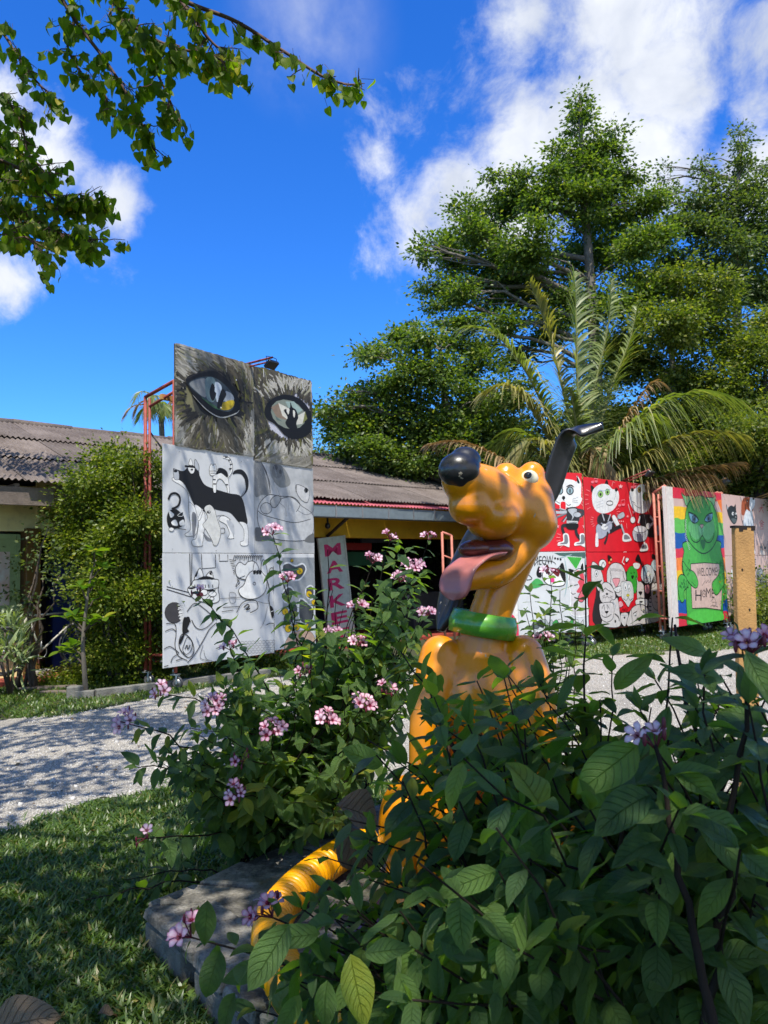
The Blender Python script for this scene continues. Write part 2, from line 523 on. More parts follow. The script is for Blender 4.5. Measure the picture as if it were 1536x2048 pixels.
def roof_mat():
    m = bpy.data.materials.new('weathered_fibre_cement'); m.use_nodes = True
    t = m.node_tree; N = NT(t); b = t.nodes['Principled BSDF']
    co = N.n('ShaderNodeNewGeometry').outputs['Position']
    a = N.remap(N.noise(co, 1.6, 6, .65), .35, .65)
    c = N.mix(a, (.100, .076, .062), (.185, .150, .128))
    c = N.mix(N.remap(N.noise(co, 38, 5, .75), .56, .70, 0, .75), c, (.34, .31, .28))
    c = N.mix(N.remap(N.noise(co, 16, 5, .7), .55, .75, 0, .75), c, (.03, .025, .022))
    g = N.n('ShaderNodeObjectInfo').outputs['Random']
    hv = N.n('ShaderNodeHueSaturation'); t.links.new(c, hv.inputs['Color']); t.links.new(N.remap(g, 0, 1, .8, 1.15), hv.inputs['Value'])
    t.links.new(hv.outputs[0], b.inputs['Base Color']); b.inputs['Roughness'].default_value = .9
    bp = N.n('ShaderNodeBump'); bp.inputs['Strength'].default_value = .5; bp.inputs['Distance'].default_value = .02
    t.links.new(N.noise(co, 60, 5, .7), bp.inputs['Height']); t.links.new(bp.outputs[0], b.inputs['Normal'])
    return m
ROOFM = roof_mat()

house = thing('shop_building', 'long low ochre shop building with a weathered grey corrugated roof behind the grass verge', 'building', bp_(3, -3, 0))
tL0, tL1 = tpar(-60, 1100), tpar(48, 1100)          # panelled wall at the far left
tP = tpar(72, 1100)                                # brown pillar
tD = tpar(108, 1100)                               # right side of the dark doorway
tB = tpar(640, 1075, 0)                            # shop opening begins
wz = EAVE_Z + .05
m = MB()
m.box(bp_((T0 + tP) / 2, -.1, wz - .32), (tP - T0, .2, .64), BX)                       # wall head left
m.box(bp_((T0 + tL1) / 2, -.1, .45), (tL1 - T0, .2, .9 - .0), BX)
m.build('wall', YW, house)
m = MB(); m.box(bp_((tP + tD) / 2 + .25, -.08, wz - .30), (tD - tP + .5, .2, .78), BX); m.build('wall', YW, house)
zb0 = proj_on(760, 1076, 0).z; zb1 = wz
m = MB(); m.box(bp_((tD + .5 + T1) / 2, -.1, (zb0 + zb1) / 2), (T1 - tD - .5, .2, zb1 - zb0), BX); m.build('beam', YW2, house)
m = MB(); m.box(bp_((tL1 + tP) / 2 + .02, -.03, wz / 2 - .3), (tP - tL1 + .04, .26, wz - .6), BX, .01); m.build('pillar', BRN, house)
m = MB(); m.box(bp_(tD + .22, -.2, .98), (.42, .3, 1.95), BX, .01); m.build('door_jamb', BLUE, house)
# green panelled doors with pictures pasted on
for i in range(3):
    a = tL1 - .04 - (i + 1) * .62
    m = MB(); m.box(bp_(a + .3, -.02, 1.28), (.60, .05, 1.52), BX, .006); dr = m.build('door', GDOOR, house)
    m = MB()
    for (cx, cz, sx, sz) in ((.02, 1.28, .05, 1.5), (.58, 1.28, .05, 1.5), (.3, 2.0, .5, .06), (.3, .56, .5, .06)):
        m.box(bp_(a + cx, .012, cz), (sx, .022, sz), BX)
    m.build('door_frame', GDOOR, dr)
    pc = [srgb(196, 150, 132), srgb(150, 166, 176), srgb(176, 178, 160)][i]
    m = MB(); m.box(bp_(a + .3, .008, 1.42), (.34, .006, .74), BX); pm = pmat('poster_print', pc, .5, scale=7, col2=srgb(205, 205, 200))
    m.build('poster', pm, dr)
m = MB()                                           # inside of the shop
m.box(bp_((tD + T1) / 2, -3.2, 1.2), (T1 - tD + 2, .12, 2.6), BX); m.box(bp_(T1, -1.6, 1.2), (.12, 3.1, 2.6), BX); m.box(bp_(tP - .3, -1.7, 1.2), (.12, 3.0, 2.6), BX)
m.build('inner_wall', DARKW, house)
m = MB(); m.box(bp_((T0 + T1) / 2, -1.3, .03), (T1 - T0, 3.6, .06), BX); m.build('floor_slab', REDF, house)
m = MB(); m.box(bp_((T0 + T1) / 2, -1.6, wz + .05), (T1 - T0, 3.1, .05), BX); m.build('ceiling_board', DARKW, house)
m = MB(); m.box(bp_((T0 + T1) / 2, -6.1, 1.3), (T1 - T0, .15, 2.6), BX); m.build('rear_wall', YW, house)
# shop shutters and signs inside the dark opening, seen as dim shapes
for (x0, x1, y0, y1, o, c, nm) in ((690, 742, 1086, 1100, -.9, srgb(150, 40, 40), 'inner_sign'), (690, 770, 1104, 1130, -1.0, srgb(30, 90, 60), 'inner_sign'), (815, 905, 1190, 1200, -.5, srgb(160, 165, 165), 'counter_top'), (640, 660, 1090, 1250, -.25, srgb(20, 30, 80), 'side_post'), (722, 790, 1076, 1086, -.9, srgb(60, 70, 90), 'inner_sign')):
    p = proj_on(x0, y0, o); q = proj_on(x1, y1, o)
    a, b = (p - W0).dot(UB), (q - W0).dot(UB)
    mm = MB(); mm.box(bp_((a + b) / 2, o, (p.z + q.z) / 2), (b - a, .05, p.z - q.z), BX); mm.build(nm, pmat('shop_' + nm, c, .6), house)
cx = tpar(870, 1240, -.5)
mm = MB(); mm.box(bp_(cx, -.55, .5), (1.6, .4, .8), BX, .01); mm.build('counter', pmat('dull_grey_counter', (.05, .055, .06), .7), house)
# roof: rows of corrugated sheets
sl_len = math.hypot(EAVE_O - RIDGE_O, RIDGE_Z - EAVE_Z); PITCHB = math.atan2(RIDGE_Z - EAVE_Z, EAVE_O - RIDGE_O)
def sheet(width, length, pitch, amp, seg=6):
    n = int(width / pitch * seg); V = []; Fc = []
    for i in range(n + 1):
        x = width * i / n; z = amp * math.sin(2 * PI * x / pitch)
        V += [(x, 0, z), (x, length, z)]
    for i in range(n): Fc.append((2 * i, 2 * i + 1, 2 * i + 3, 2 * i + 2))
    me = bpy.data.meshes.new('roof_sheet'); me.from_pydata(V, [], Fc); me.update()
    me.polygons.foreach_set('use_smooth', [True] * len(Fc))
    return me
rows = 3; RL = sl_len / rows
sm = sheet(1.0, RL + .16, .0833, .016); sm.materials.append(ROOFM)
up = (-NB * math.cos(PITCHB) + Vector((0, 0, math.sin(PITCHB)))); nrm = UB.cross(up)
if nrm.z < 0: nrm = -nrm
for r_ in range(rows):
    for k in range(int(T1 - T0)):
        o = bp_(T0 + k + R.uniform(-.01, .01), EAVE_O, EAVE_Z) + up * (r_ * RL + R.uniform(-.02, .02) - (.05 if r_ else 0)) + nrm * (.02 + .03 * r_ + R.uniform(0, .006))
        M = Matrix(((UB.x * 1.0, up.x, nrm.x, o.x), (UB.y, up.y, nrm.y, o.y), (UB.z, up.z, nrm.z, o.z), (0, 0, 0, 1)))
        tl = R.uniform(-.008, .008)
        ob = link('roof_sheet', sm, None, house, None, M @ Matrix.Rotation(tl, 4, 'Z'))
bm_ = MB(); e1 = bp_(T0, RIDGE_O - 3.1, EAVE_Z + .3); bm_.add([bp_(T0, RIDGE_O, RIDGE_Z), bp_(T1, RIDGE_O, RIDGE_Z), bp_(T1, -6.4, EAVE_Z), bp_(T0, -6.4, EAVE_Z)], [(0, 1, 2, 3)])
bm_.build('rear_roof', ROOFM, house)
for k in range(int(T1 - T0)):
    mm = MB(); mm.tube([bp_(T0 + k, RIDGE_O + .02, RIDGE_Z + .05 + R.uniform(-.012, .02)), bp_(T0 + k + 1.04, RIDGE_O + .02, RIDGE_Z + .05 + R.uniform(-.012, .02))], .085, 8)
    mm.build('ridge_cap', ROOFM, house)
tF = tpar(520, 1000, EAVE_O)
for k, (a, b) in enumerate(((T0, -2.2), (-2.19, -.62), (-.6, 1.2), (1.21, tF))):       # fascia boards on the left
    z = EAVE_Z - .13 - (.05 if k == 1 else 0)
    mm = MB(); mm.box(bp_((a + b) / 2, EAVE_O - .09 - .03 * (k == 2), z), (b - a, .03, .24), BX, .004); mm.build('fascia_board', TIMB, house)
    for j in range(2):
        tt = a + (b - a) * (.3 + .4 * j)
        mm = MB(); mm.box(bp_(tt, EAVE_O / 2 - .1, EAVE_Z - .06), (.06, EAVE_O, .09), BX); mm.build('rafter', TIMB, house)
# faded red strip of sheeting, gutter with brackets on the right part
pk = sheet(1.0, .30, .0833, .016); pk.materials.append(PINK)
for k in range(int(T1 - tF)):
    o = bp_(tF + k, EAVE_O + .10 + R.uniform(-.01, .01), EAVE_Z - .085)
    M = Matrix(((UB.x, up.x, nrm.x, o.x), (UB.y, up.y, nrm.y, o.y), (UB.z, up.z, nrm.z, o.z), (0, 0, 0, 1)))
    link('eave_sheet', pk, None, house, None, M)
gz = EAVE_Z - .215
mm = MB()
for (o, z, so_, sz) in ((EAVE_O - .12, gz - .01, .02, .17), (EAVE_O + .06, gz, .02, .19), (EAVE_O - .03, gz - .095, .18, .02)):
    mm.box(bp_((tF + T1) / 2, o, z), (T1 - tF, so_, sz), BX)
gut = mm.build('gutter', ZINC, house)
k = 0.25
while k < T1 - tF:
    mm = MB(); mm.box(bp_(tF + k, EAVE_O + .078, gz + .0), (.025, .012, .215), BX); mm.build('bracket', STEEL, gut)
    k += .62 + R.uniform(-.04, .04)
mm = MB()
a = proj_on(697, 1034, EAVE_O - .1); b = proj_on(655, 1072, .02)
mm.tube([a, b], .035, 6); mm.build('brace', pmat('dark_timber', (.05, .035, .025), .8), house)
mm = MB(); q = proj_on(655, 1036, .5); mm.tube([q, q - Vector((0, 0, .1))], .02, 6); mm.ell(q - Vector((0, 0, .14)), (.05, .05, .06)); mm.build('lamp', BLACKM, house)
mm = MB()
pd = proj_on(150, 1015, .35); e = proj_on(137, 1078, .35)
mm.tube([pd + Vector((0, 0, .25)), pd, Vector((pd.x, pd.y, e.z + .08)), Vector((pd.x, pd.y, e.z)) - UB * .06, e - UB * .15], .05, 8)
mm.build('downpipe', pmat('cream_pipe', srgb(170, 165, 140), .5, dirt=.3), house)
# ------------------------------------------------------------------ mural boards on wheeled frames
PAN_W = pmat('white_painted_panel', srgb(200, 202, 202), .6, var=.08, scale=2.2, dirt=.16, dirtcol=srgb(130, 130, 122))
PAN_GR = pmat('grey_washed_panel', srgb(150, 153, 153), .6, scale=3.0, col2=srgb(196, 197, 196), dirt=.12, dirtcol=srgb(70, 70, 70))
PAN_R = pmat('red_painted_panel', srgb(214, 22, 38), .55, var=.10, scale=4, dirt=.05, dirtcol=srgb(150, 20, 25))
PAN_PK = pmat('dusty_pink_panel', srgb(206, 174, 164), .6, var=.06, scale=3, dirt=.1, dirtcol=srgb(160, 130, 120))
PAN_EDGE = pmat('white_trim', srgb(214, 206, 196), .6, var=.08, dirt=.15)
PAN_DK = pmat('dark_paint_panel', srgb(66, 64, 52), .6, var=.25, scale=3)
TIMBER = pmat('raw_sawn_timber', srgb(190, 144, 86), .75, var=.2, scale=9, bump=.3, bscale=90, dirt=.2, dirtcol=srgb(120, 76, 34))

class Board:
    """an upright plane; points are measured from the photograph onto that plane"""
    def __init__(s, p0, u):
        s.u = Vector((u.x, u.y, 0)).normalized(); s.n = Vector((s.u.y, -s.u.x, 0)); s.p0 = Vector((p0.x, p0.y, 0)); s.ax = (s.u, s.n, Vector((0, 0, 1)))
    def tz(s, x, y):
        p = on_plane(x, y, s.p0, s.n) - s.p0
        return p.dot(s.u), p.z
    def pt(s, t, z, o=0.0): return s.p0 + s.u * t + s.n * o + Vector((0, 0, z))
    def panel(s, name, t0, t1, z0, z1, mat, parent, thick=.018, off=0.0, bev=.003):
        m = MB(); m.box(s.pt((t0 + t1) / 2, (z0 + z1) / 2, off - thick / 2), (t1 - t0, thick, z1 - z0), s.ax, bev)
        return m.build(name, mat, parent)

def caster(parent, p, u, wheel_r=.075):
    """swivel castor under a frame post: fork, wheel"""
    p = Vector(p); n = Vector((u.y, -u.x, 0)); d = (u * .4 + n * .9).normalized(); ax = Vector((d.y, -d.x, 0))
    c = Vector((p.x, p.y, wheel_r)) + d * .05
    m = MB(); m.tube([Vector((p.x, p.y, p.z)), Vector((p.x, p.y, wheel_r * 2 + .03))], .02, 8)
    for sgn in (-1, 1):
        m.box(c + ax * (sgn * .032) + Vector((0, 0, .045)), (.02, .008, .12), (d, ax, Vector((0, 0, 1))))
    m.box(Vector((p.x, p.y, wheel_r * 2 + .025)) + d * .02, (.1, .08, .012), (d, ax, Vector((0, 0, 1))))
    f = m.build('castor', STEEL, parent)
    m = MB(); m.ring(c, ax, wheel_r - .018, .018, 18, 6); m.build('tyre', RUBBER, f)
    m = MB(); m.tube([c - ax * .014, c + ax * .014], wheel_r - .022, 14); m.build('rim', STEEL, f)

# ---- the tall board with the painted eyes
hd = ray(1892, 1112); U1 = Vector((hd.x, hd.y, 0))
corner = at(327, 1337, 9.5)
B1 = Board(corner, U1)
t_l = 0.0; t_m = B1.tz(508, 1000)[0]; t_r = B1.tz(629, 1100)[0]; t_tl = B1.tz(349, 800)[0]
zb = B1.tz(327, 1337)[1]; z1_ = B1.tz(327, 1106)[1]; z2_ = B1.tz(327, 887)[1]; z3_ = (B1.tz(348, 681)[1] + B1.tz(623, 767)[1]) / 2
board1 = thing('mural_board', 'tall board with two big painted cat eyes above black and white dog and cat drawings', 'mural board', B1.pt((t_l + t_r) / 2, 0, -.3))
P_eyeL = B1.panel('panel', t_tl, t_m - .004, z2_ + .004, z3_, PAN_DK, board1, off=.006)
P_eyeR = B1.panel('panel', t_m + .004, t_r - .02, z2_ - .05, z3_ - .012, PAN_DK, board1, off=.002)
P_dog = B1.panel('panel', t_l, t_m - .004, z1_ + .003, z2_, PAN_W, board1, off=.004)
P_lie = B1.panel('panel', t_m + .004, t_r, z1_ + .003, z2_ - .055, PAN_GR, board1)
P_bar = B1.panel('panel', t_l - .005, t_m + .36, zb, z1_ - .003, PAN_W, board1, off=.003)
P_yel = B1.panel('panel', t_m + .368, t_r - .005, zb + .03, z1_ - .003, PAN_W, board1)
def frame_pair(B, parent, t, depth, ztop, mat=RUST, zb=.2, rr=.024):
    m = MB()
    m.tube([B.pt(t, zb, -.03), B.pt(t, ztop + .12, -.03)], rr, 8); m.tube([B.pt(t, zb, -depth), B.pt(t, ztop, -depth)], rr, 8)
    m.tube([B.pt(t, zb, -depth + .09), B.pt(t, ztop - .03, -depth + .09)], rr * .8, 8)
    m.tube([B.pt(t, ztop, -depth), B.pt(t, ztop + .12, -.03)], rr, 8); m.tube([B.pt(t, ztop - .14, -depth + .09), B.pt(t, ztop - .02, -.03)], rr * .8, 8)
    z = zb + .25
    while z < ztop - .2:
        m.tube([B.pt(t, z, -depth), B.pt(t, z, -depth + .09)], rr * .6, 6); z += .45
    m.tube([B.pt(t, zb + .2, -depth), B.pt(t, zb + .2, -.03)], rr * .8, 8)
    o = m.build('frame', mat, parent)
    caster(parent, B.pt(t, zb + .05, -depth), B.u); caster(parent, B.pt(t, zb + .05, -.06), B.u)
    return o
ZF = B1.tz(300, 765)[1]
frame_pair(B1, board1, t_tl + .02, .62, on_plane(273, 790, B1.pt(0, 0, -.6), B1.n).z, RUST)
frame_pair(B1, board1, t_r - .25, .62, ZF + .3, RUST)
m = MB()
m.tube([B1.pt(t_tl + .05, ZF - .45, -.6), B1.pt(t_r - .3, .9, -.58)], .013, 6); m.tube([B1.pt(t_tl + .05, .6, -.6), B1.pt(t_r - .3, ZF - .5, -.57)], .013, 6)
m.tube([B1.pt(t_l, 1.6, -.06), B1.pt(t_r, 1.6, -.06)], .02, 6); m.tube([B1.pt(t_l, .35, -.06), B1.pt(t_r, .35, -.06)], .02, 6)
m.build('brace', BLACKM, board1)
pb = on_plane(352, 797, B1.pt(0, 0, -.2), B1.n)
m = MB(); m.box(pb + B1.u * .3 - B1.n * .05 + Vector((0, 0, 0)), (1.0, .05, .07), B1.ax); m.build('batten', TIMBER, board1)
def floodlight(parent, B, pa, L, drop=.1, matp=RUST, dirn=None, wob=0):
    dn = (dirn or B.n)
    e = pa + dn * L
    m = MB(); m.tube([pa - dn * .1, e], .016, 8); m.tube([pa - dn * .1 - Vector((0, 0, .05)), e - Vector((0, 0, .05)) - dn * .05], .012, 6)
    arm = m.build('lamp_arm', matp, parent)
    c = e - Vector((0, 0, drop)) - dn * .02
    ax = (B.u, (dn * .6 - Vector((0, 0, .8))).normalized(), None); z = ax[0].cross(ax[1]).normalized(); ax = (ax[0], ax[1], z)
    m = MB(); m.box(c, (.19, .05, .13), ax, .006)
    fl = m.build('floodlight', BLACKM, parent)
    m = MB(); m.box(c - ax[1] * .028, (.16, .008, .1), ax); m.build('lens', pmat('lamp_glass', (.25, .26, .28), .15), fl)
    m = MB()
    for s_ in (-1, 1): m.tube([c + B.u * (s_ * .1), c + B.u * (s_ * .1) + Vector((0, 0, .1)), e], .006, 5)
    m.build('yoke', BLACKM, fl)
floodlight(board1, B1, on_plane(500, 726, B1.pt(0, 0, .02), B1.n), .44)

# ---- red boards, rainbow board, pink board
hd = ray(2357, 1100); U2 = Vector((hd.x, hd.y, 0)).normalized()
pB = at(1180, 1262, 13.4)
B2 = Board(pB, U2)
boardB = thing('mural_board', 'red board with guitar and drum playing dogs above a crowd of white heads', 'mural board', B2.pt(.6, 0, -.3), 'painted boards along the verge')
tB1 = B2.tz(1319, 1100)[0]; zB2 = (B2.tz(1182, 956)[1] + B2.tz(1318, 972)[1]) / 2; zB1 = B2.tz(1250, 1104)[1]; zB0 = (B2.tz(1190, 1262)[1] + B2.tz(1333, 1243)[1]) / 2
P_band = B2.panel('panel', .01, tB1, zB1 + .003, zB2, PAN_R, boardB, off=.004)
P_crowd = B2.panel('panel', .01, tB1 + .02, zB0, zB1 - .003, PAN_R, boardB)
frame_pair(B2, boardB, .05, .5, zB2 - .3, SALM); frame_pair(B2, boardB, tB1 - .03, .5, zB2 - .3, SALM)
for dt in (.05, .14):
    m = MB(); m.tube([B2.pt(tB1 + dt, .25, -.15), B2.pt(tB1 + dt + .02, zB2 - .25, -.15)], .022, 8)
    m.build('post', SALM, boardB)
for k in range(4):
    m = MB(); z = .5 + .4 * k; m.tube([B2.pt(tB1 + .05, z, -.15), B2.pt(tB1 + .14, z, -.15)], .014, 6); m.build('rung', SALM, boardB)
m = MB(); m.box(B2.pt(tB1 - .05, 1.3, -.1), (.05, .05, 2.0), B2.ax); m.build('batten', TIMB, boardB)
floodlight(boardB, B2, on_plane(1254, 958, B2.pt(0, 0, .02), B2.n), .5, .08, RUST, (B2.n + Vector((0, 0, .28))).normalized())
hd = ray(4200, 1060); U3 = Vector((hd.x, hd.y, 0)).normalized()
pA = B2.pt(-.03, 0)
BA = Board(pA, U3)
tA = BA.tz(1004, 1000)[0]; zA2 = BA.tz(1150, 946)[1]; zA1 = BA.tz(1120, 1103)[1]; zA0 = BA.tz(1180, 1262)[1]
boardA = thing('mural_board', 'red board with a tongue-out cat musician above black, green and white graffiti faces', 'mural board', BA.pt(tA / 2, 0, -.3), 'painted boards along the verge')
P_rock = BA.panel('panel', tA, -.01, zA1 + .003, zA2, PAN_R, boardA, off=.004)
P_graf = BA.panel('panel', BA.tz(1036, 1200)[0], 0.0, zA0, zA1 - .003, PAN_W, boardA)
P_grafl = BA.panel('panel', tA - .3, BA.tz(1036, 1200)[0] - .005, zA0, zA1 - .003, PAN_W, boardA)
frame_pair(BA, boardA, tA + .1, .5, zA2 - .3, SALM); frame_pair(BA, boardA, -.1, .5, zA2 - .3, SALM)
pC = at(1345, 1249, 13.9)
BC = Board(pC, U2)
boardC = thing('mural_board', 'rainbow board with a large green cat holding a Welcome Home sign', 'mural board', BC.pt(.5, 0, -.3), 'painted boards along the verge')
tC1 = BC.tz(1449, 1100)[0]; zC0 = (BC.tz(1346, 1250)[1] + BC.tz(1455, 1243)[1]) / 2; zC2 = (BC.tz(1345, 975)[1] + BC.tz(1447, 986)[1]) / 2
P_green = BC.panel('panel', 0, tC1 - .005, zC0, zC2, PAN_PK, boardC, off=0)
m = MB(); m.box(BC.pt(-.012, (zC0 + zC2) / 2, -.028), (.02, .055, zC2 - zC0), BC.ax, .003); m.build('side_panel', PAN_EDGE, boardC)
frame_pair(BC, boardC, .06, .26, zC2 - .1, SALM); frame_pair(BC, boardC, tC1 - .06, .5, zC2 - .1, SALM)
floodlight(boardC, BC, on_plane(1398, 977, BC.pt(0, 0, .02), BC.n), .55, .08, TIMBER, (BC.n + Vector((0, 0, .28))).normalized())
boardD = thing('mural_board', 'dusty pink board with a brown and white dog, a black cat head and red characters', 'mural board', BC.pt(tC1 + .7, 0, -.3), 'painted boards along the verge')
tD1 = BC.tz(1570, 1100)[0]; zD1 = BC.tz(1510, 1111)[1]
P_beag = BC.panel('panel', tC1, tD1, zD1 + .003, zC2 - .01, PAN_PK, boardD)
P_kit = BC.panel('panel', tC1, tD1, zC0 + .06, zD1 - .003, PAN_PK, boardD)
frame_pair(BC, boardD, tC1 + .1, .5, zC2 - .1, SALM); frame_pair(BC, boardD, tD1 - .06, .5, zC2 - .1, SALM)
floodlight(boardD, BC, on_plane(1522, 992, BC.pt(0, 0, .02), BC.n), .55, .08, TIMBER, (BC.n + Vector((0, 0, .28))).normalized())

# ---- sign leaning in front of the shop
psn = proj_on(640, 1250, .12)
S1 = Board(psn, UB)
SIGN = thing('market_sign', 'tall narrow white sign leaning by the shop with pink letters reading MARKET', 'sign', S1.pt(.2, 0, 0))
c0, c1, c2 = Vector(S1.tz(634, 1077)), Vector(S1.tz(689, 1078)), Vector(S1.tz(708, 1265))
ax_d = (c2 - c1).normalized(); ax_r = Vector((-ax_d.y, ax_d.x)); wS = (c1 - c0).length
ax_r = ax_r if ax_r.x > 0 else -ax_r
def sg(a, b, o=0.0):      # a across, b down along the sign
    q = c0 + ax_r * a + ax_d * b
    return S1.pt(q.x, q.y, o)
Ls = (c0.y - .12) / -ax_d.y
X3 = S1.u * ax_r.x + Vector((0, 0, ax_r.y)); Z3 = -(S1.u * ax_d.x + Vector((0, 0, ax_d.y)))
m = MB(); m.box(sg(wS / 2, Ls / 2, 0), (wS, .03, Ls), (X3, S1.n, Z3), .003)
m.build('board', pmat('chalky_white_board', srgb(188, 200, 192), .7, var=.12, scale=6, dirt=.35, dirtcol=srgb(110, 130, 120)), SIGN)
m = MB()
for a in (.018, wS - .018): m.box(sg(a, Ls / 2, .02), (.036, .014, Ls), (X3, S1.n, Z3))
m.build('frame', pmat('worn_white_frame', srgb(196, 200, 190), .7, dirt=.4), SIGN)

def glyphs(text, bold=0.0):
    cu = bpy.data.curves.new('glyph', 'FONT'); cu.body = text; cu.resolution_u = 3; cu.offset = bold
    ob = bpy.data.objects.new('glyph', cu); COL.objects.link(ob)
    bpy.context.view_layer.update()
    me = bpy.data.meshes.new_from_object(ob.evaluated_get(bpy.context.evaluated_depsgraph_get()))
    V = [v.co.copy() for v in me.vertices]; Fs = [tuple(p.vertices) for p in me.polygons]
    bpy.data.objects.remove(ob); bpy.data.curves.remove(cu); bpy.data.meshes.remove(me)
    return V, Fs
LETM = pmat('faded_pink_letter', srgb(196, 40, 104), .6, var=.15, scale=20, dirt=.15, dirtcol=srgb(190, 190, 185))
zf = (S1.tz(675, 1100)[1] - S1.tz(675, 1200)[1]) / 100
for i, ch in enumerate('MARKET'):
    V, Fs = glyphs(ch, .03)
    x0, x1 = min(v.x for v in V), max(v.x for v in V); y0, y1 = min(v.y for v in V), max(v.y for v in V)
    wl = wS * .60; hl = 24 * zf; b0 = (14 + i * 34) * zf
    m = MB(); m.add([sg(wS * .2 + (v.x - x0) / (x1 - x0) * wl, b0 + hl - (v.y - y0) / (y1 - y0) * hl, .019) for v in V], Fs)
    m.build('letter', LETM, SIGN)
# ------------------------------------------------------------------ painted pictures on the boards (flat paint, thin layers)
def paint_mat():
    m = bpy.data.materials.new('mural_paint'); m.use_nodes = True
    t = m.node_tree; N = NT(t); b = t.nodes['Principled BSDF']
    a = N.n('ShaderNodeVertexColor'); a.layer_name = 'paint'
    co = N.n('ShaderNodeTexCoord').outputs['Object']
    f = N.remap(N.noise(co, 14, 5, .65), .3, .7, .82, 1.12)
    hv = N.n('ShaderNodeHueSaturation'); t.links.new(a.outputs[0], hv.inputs['Color']); t.links.new(f, hv.inputs['Value'])
    t.links.new(hv.outputs[0], b.inputs['Base Color']); b.inputs['Roughness'].default_value = .5; b.inputs['Specular IOR Level'].default_value = .35
    return m
PAINTM = paint_mat()
K, WH, GY, LG = srgb(18, 18, 20), srgb(226, 226, 222), srgb(120, 122, 126), srgb(176, 180, 184)

class Paint:
    def __init__(s, B, zoom, clip, off=.0048, dz=.00007):
        s.B = B; s.x0, s.y0, s.k = zoom; s.clip = clip; s.o = off; s.dz = dz; s.V = []; s.Fc = []; s.C = []; s.fat = 1.0
    def tz(s, p):
        t, z = s.B.tz(s.x0 + p[0] / s.k, s.y0 + p[1] / s.k)
        c = s.clip
        return min(max(t, c[0]), c[1]), min(max(z, c[2]), c[3])
    def put(s, pts2, faces, col):
        s.o += s.dz; b = len(s.V)
        for t, z in pts2: s.V.append(s.B.pt(t, z, s.o)); s.C.append(col)
        s.Fc += [tuple(i + b for i in f) for f in faces]
    def poly(s, pts, col, smooth=0, n=5):
        if smooth: pts = catmull(pts, n, True)
        q = [s.tz(p) for p in pts]
        tr = geometry.tessellate_polygon([[Vector((a, b, 0)) for a, b in q]])
        s.put(q, tr, col); return s
    def line(s, pts, wd, col=K, smooth=1, closed=False, taper=False, n=5):
        if smooth and len(pts) > 2: pts = catmull(pts, n, closed)
        P = [np.array(s.tz(p)) for p in pts]
        if closed: P.append(P[0])
        wd = wd * s.fat / s.k * s.mpp(pts[0]) / 2
        q = []; f = []
        for i, p in enumerate(P):
            d = P[min(i + 1, len(P) - 1)] - P[max(i - 1, 0)]; L = np.linalg.norm(d)
            d = d / L if L > 1e-9 else np.array((1., 0)); nn = np.array((-d[1], d[0]))
            ww = wd * (math.sin(PI * min(max((i + .3) / (len(P) - .4), 0.02), .98)) ** .6 if taper else 1)
            q += [tuple(p + nn * ww), tuple(p - nn * ww)]
        for i in range(len(P) - 1): f.append((2 * i, 2 * i + 1, 2 * i + 3, 2 * i + 2))
        s.put(q, f, col); return s
    def mpp(s, p):        # metres per photograph pixel, upright, at this place
        a = s.B.tz(s.x0 + p[0] / s.k, s.y0 + p[1] / s.k); b = s.B.tz(s.x0 + p[0] / s.k, s.y0 + p[1] / s.k + 1)
        return abs(a[1] - b[1])
    def blob(s, pts, fill, wd=0, col=K, smooth=1):
        if fill: s.poly(pts, fill, smooth)
        if wd: s.line(pts, wd, col, smooth, True)
        return s
    def oval(s, cx, cy, rx, ry, fill, wd=0, col=K, rot=0, n=14):
        c, q = math.cos(rot), math.sin(rot)
        pts = [(cx + rx * math.cos(2 * PI * i / n) * c - ry * math.sin(2 * PI * i / n) * q, cy + rx * math.cos(2 * PI * i / n) * q + ry * math.sin(2 * PI * i / n) * c) for i in range(n)]
        return s.blob(pts, fill, wd, col, 0)
    def star(s, cx, cy, r, col, r2=.45, n=5):
        return s.poly([(cx + (r if i % 2 == 0 else r * r2) * math.sin(PI * i / n), cy - (r if i % 2 == 0 else r * r2) * math.cos(PI * i / n)) for i in range(2 * n)], col)
    def text(s, txt, x0, y0, x1, y1, col, slope=0.0, bold=0):
        V, Fs = glyphs(txt)
        a0, a1 = min(v.x for v in V), max(v.x for v in V); b0, b1 = min(v.y for v in V), max(v.y for v in V)
        s.put([s.tz((x0 + (v.x - a0) / (a1 - a0) * (x1 - x0), y1 - (v.y - b0) / (b1 - b0) * (y1 - y0) + slope * (v.x - a0) / (a1 - a0) * (x1 - x0))) for v in V], Fs, col)
        return s
    def build(s, panel, name='painting'):
        me = bpy.data.meshes.new(name); me.from_pydata([tuple(v) for v in s.V], [], s.Fc)
        a = me.color_attributes.new('paint', 'FLOAT_COLOR', 'POINT')
        a.data.foreach_set('color', np.array([(*c, 1) for c in s.C], dtype=np.float32).ravel())
        me.update()
        return link(name, me, PAINTM, panel)

def lerp(a, b, t): return tuple(x + (y - x) * t for x, y in zip(a, b))
Z1 = (240, 660, 1536 / 440); Z3 = (320, 1090, 4.8); Z5 = (1020, 900, 1536 / 340); Z6 = (1300, 940, 1151 / 236); ZC = (1170, 1080, 1536 / 170); ZA = (1020, 930, 1024 / 180); ZD = (1430, 960, 678 / 106)
def clipof(t0, t1, z0, z1, e=.006): return (t0 + e, t1 - e, z0 + e, z1 - e)

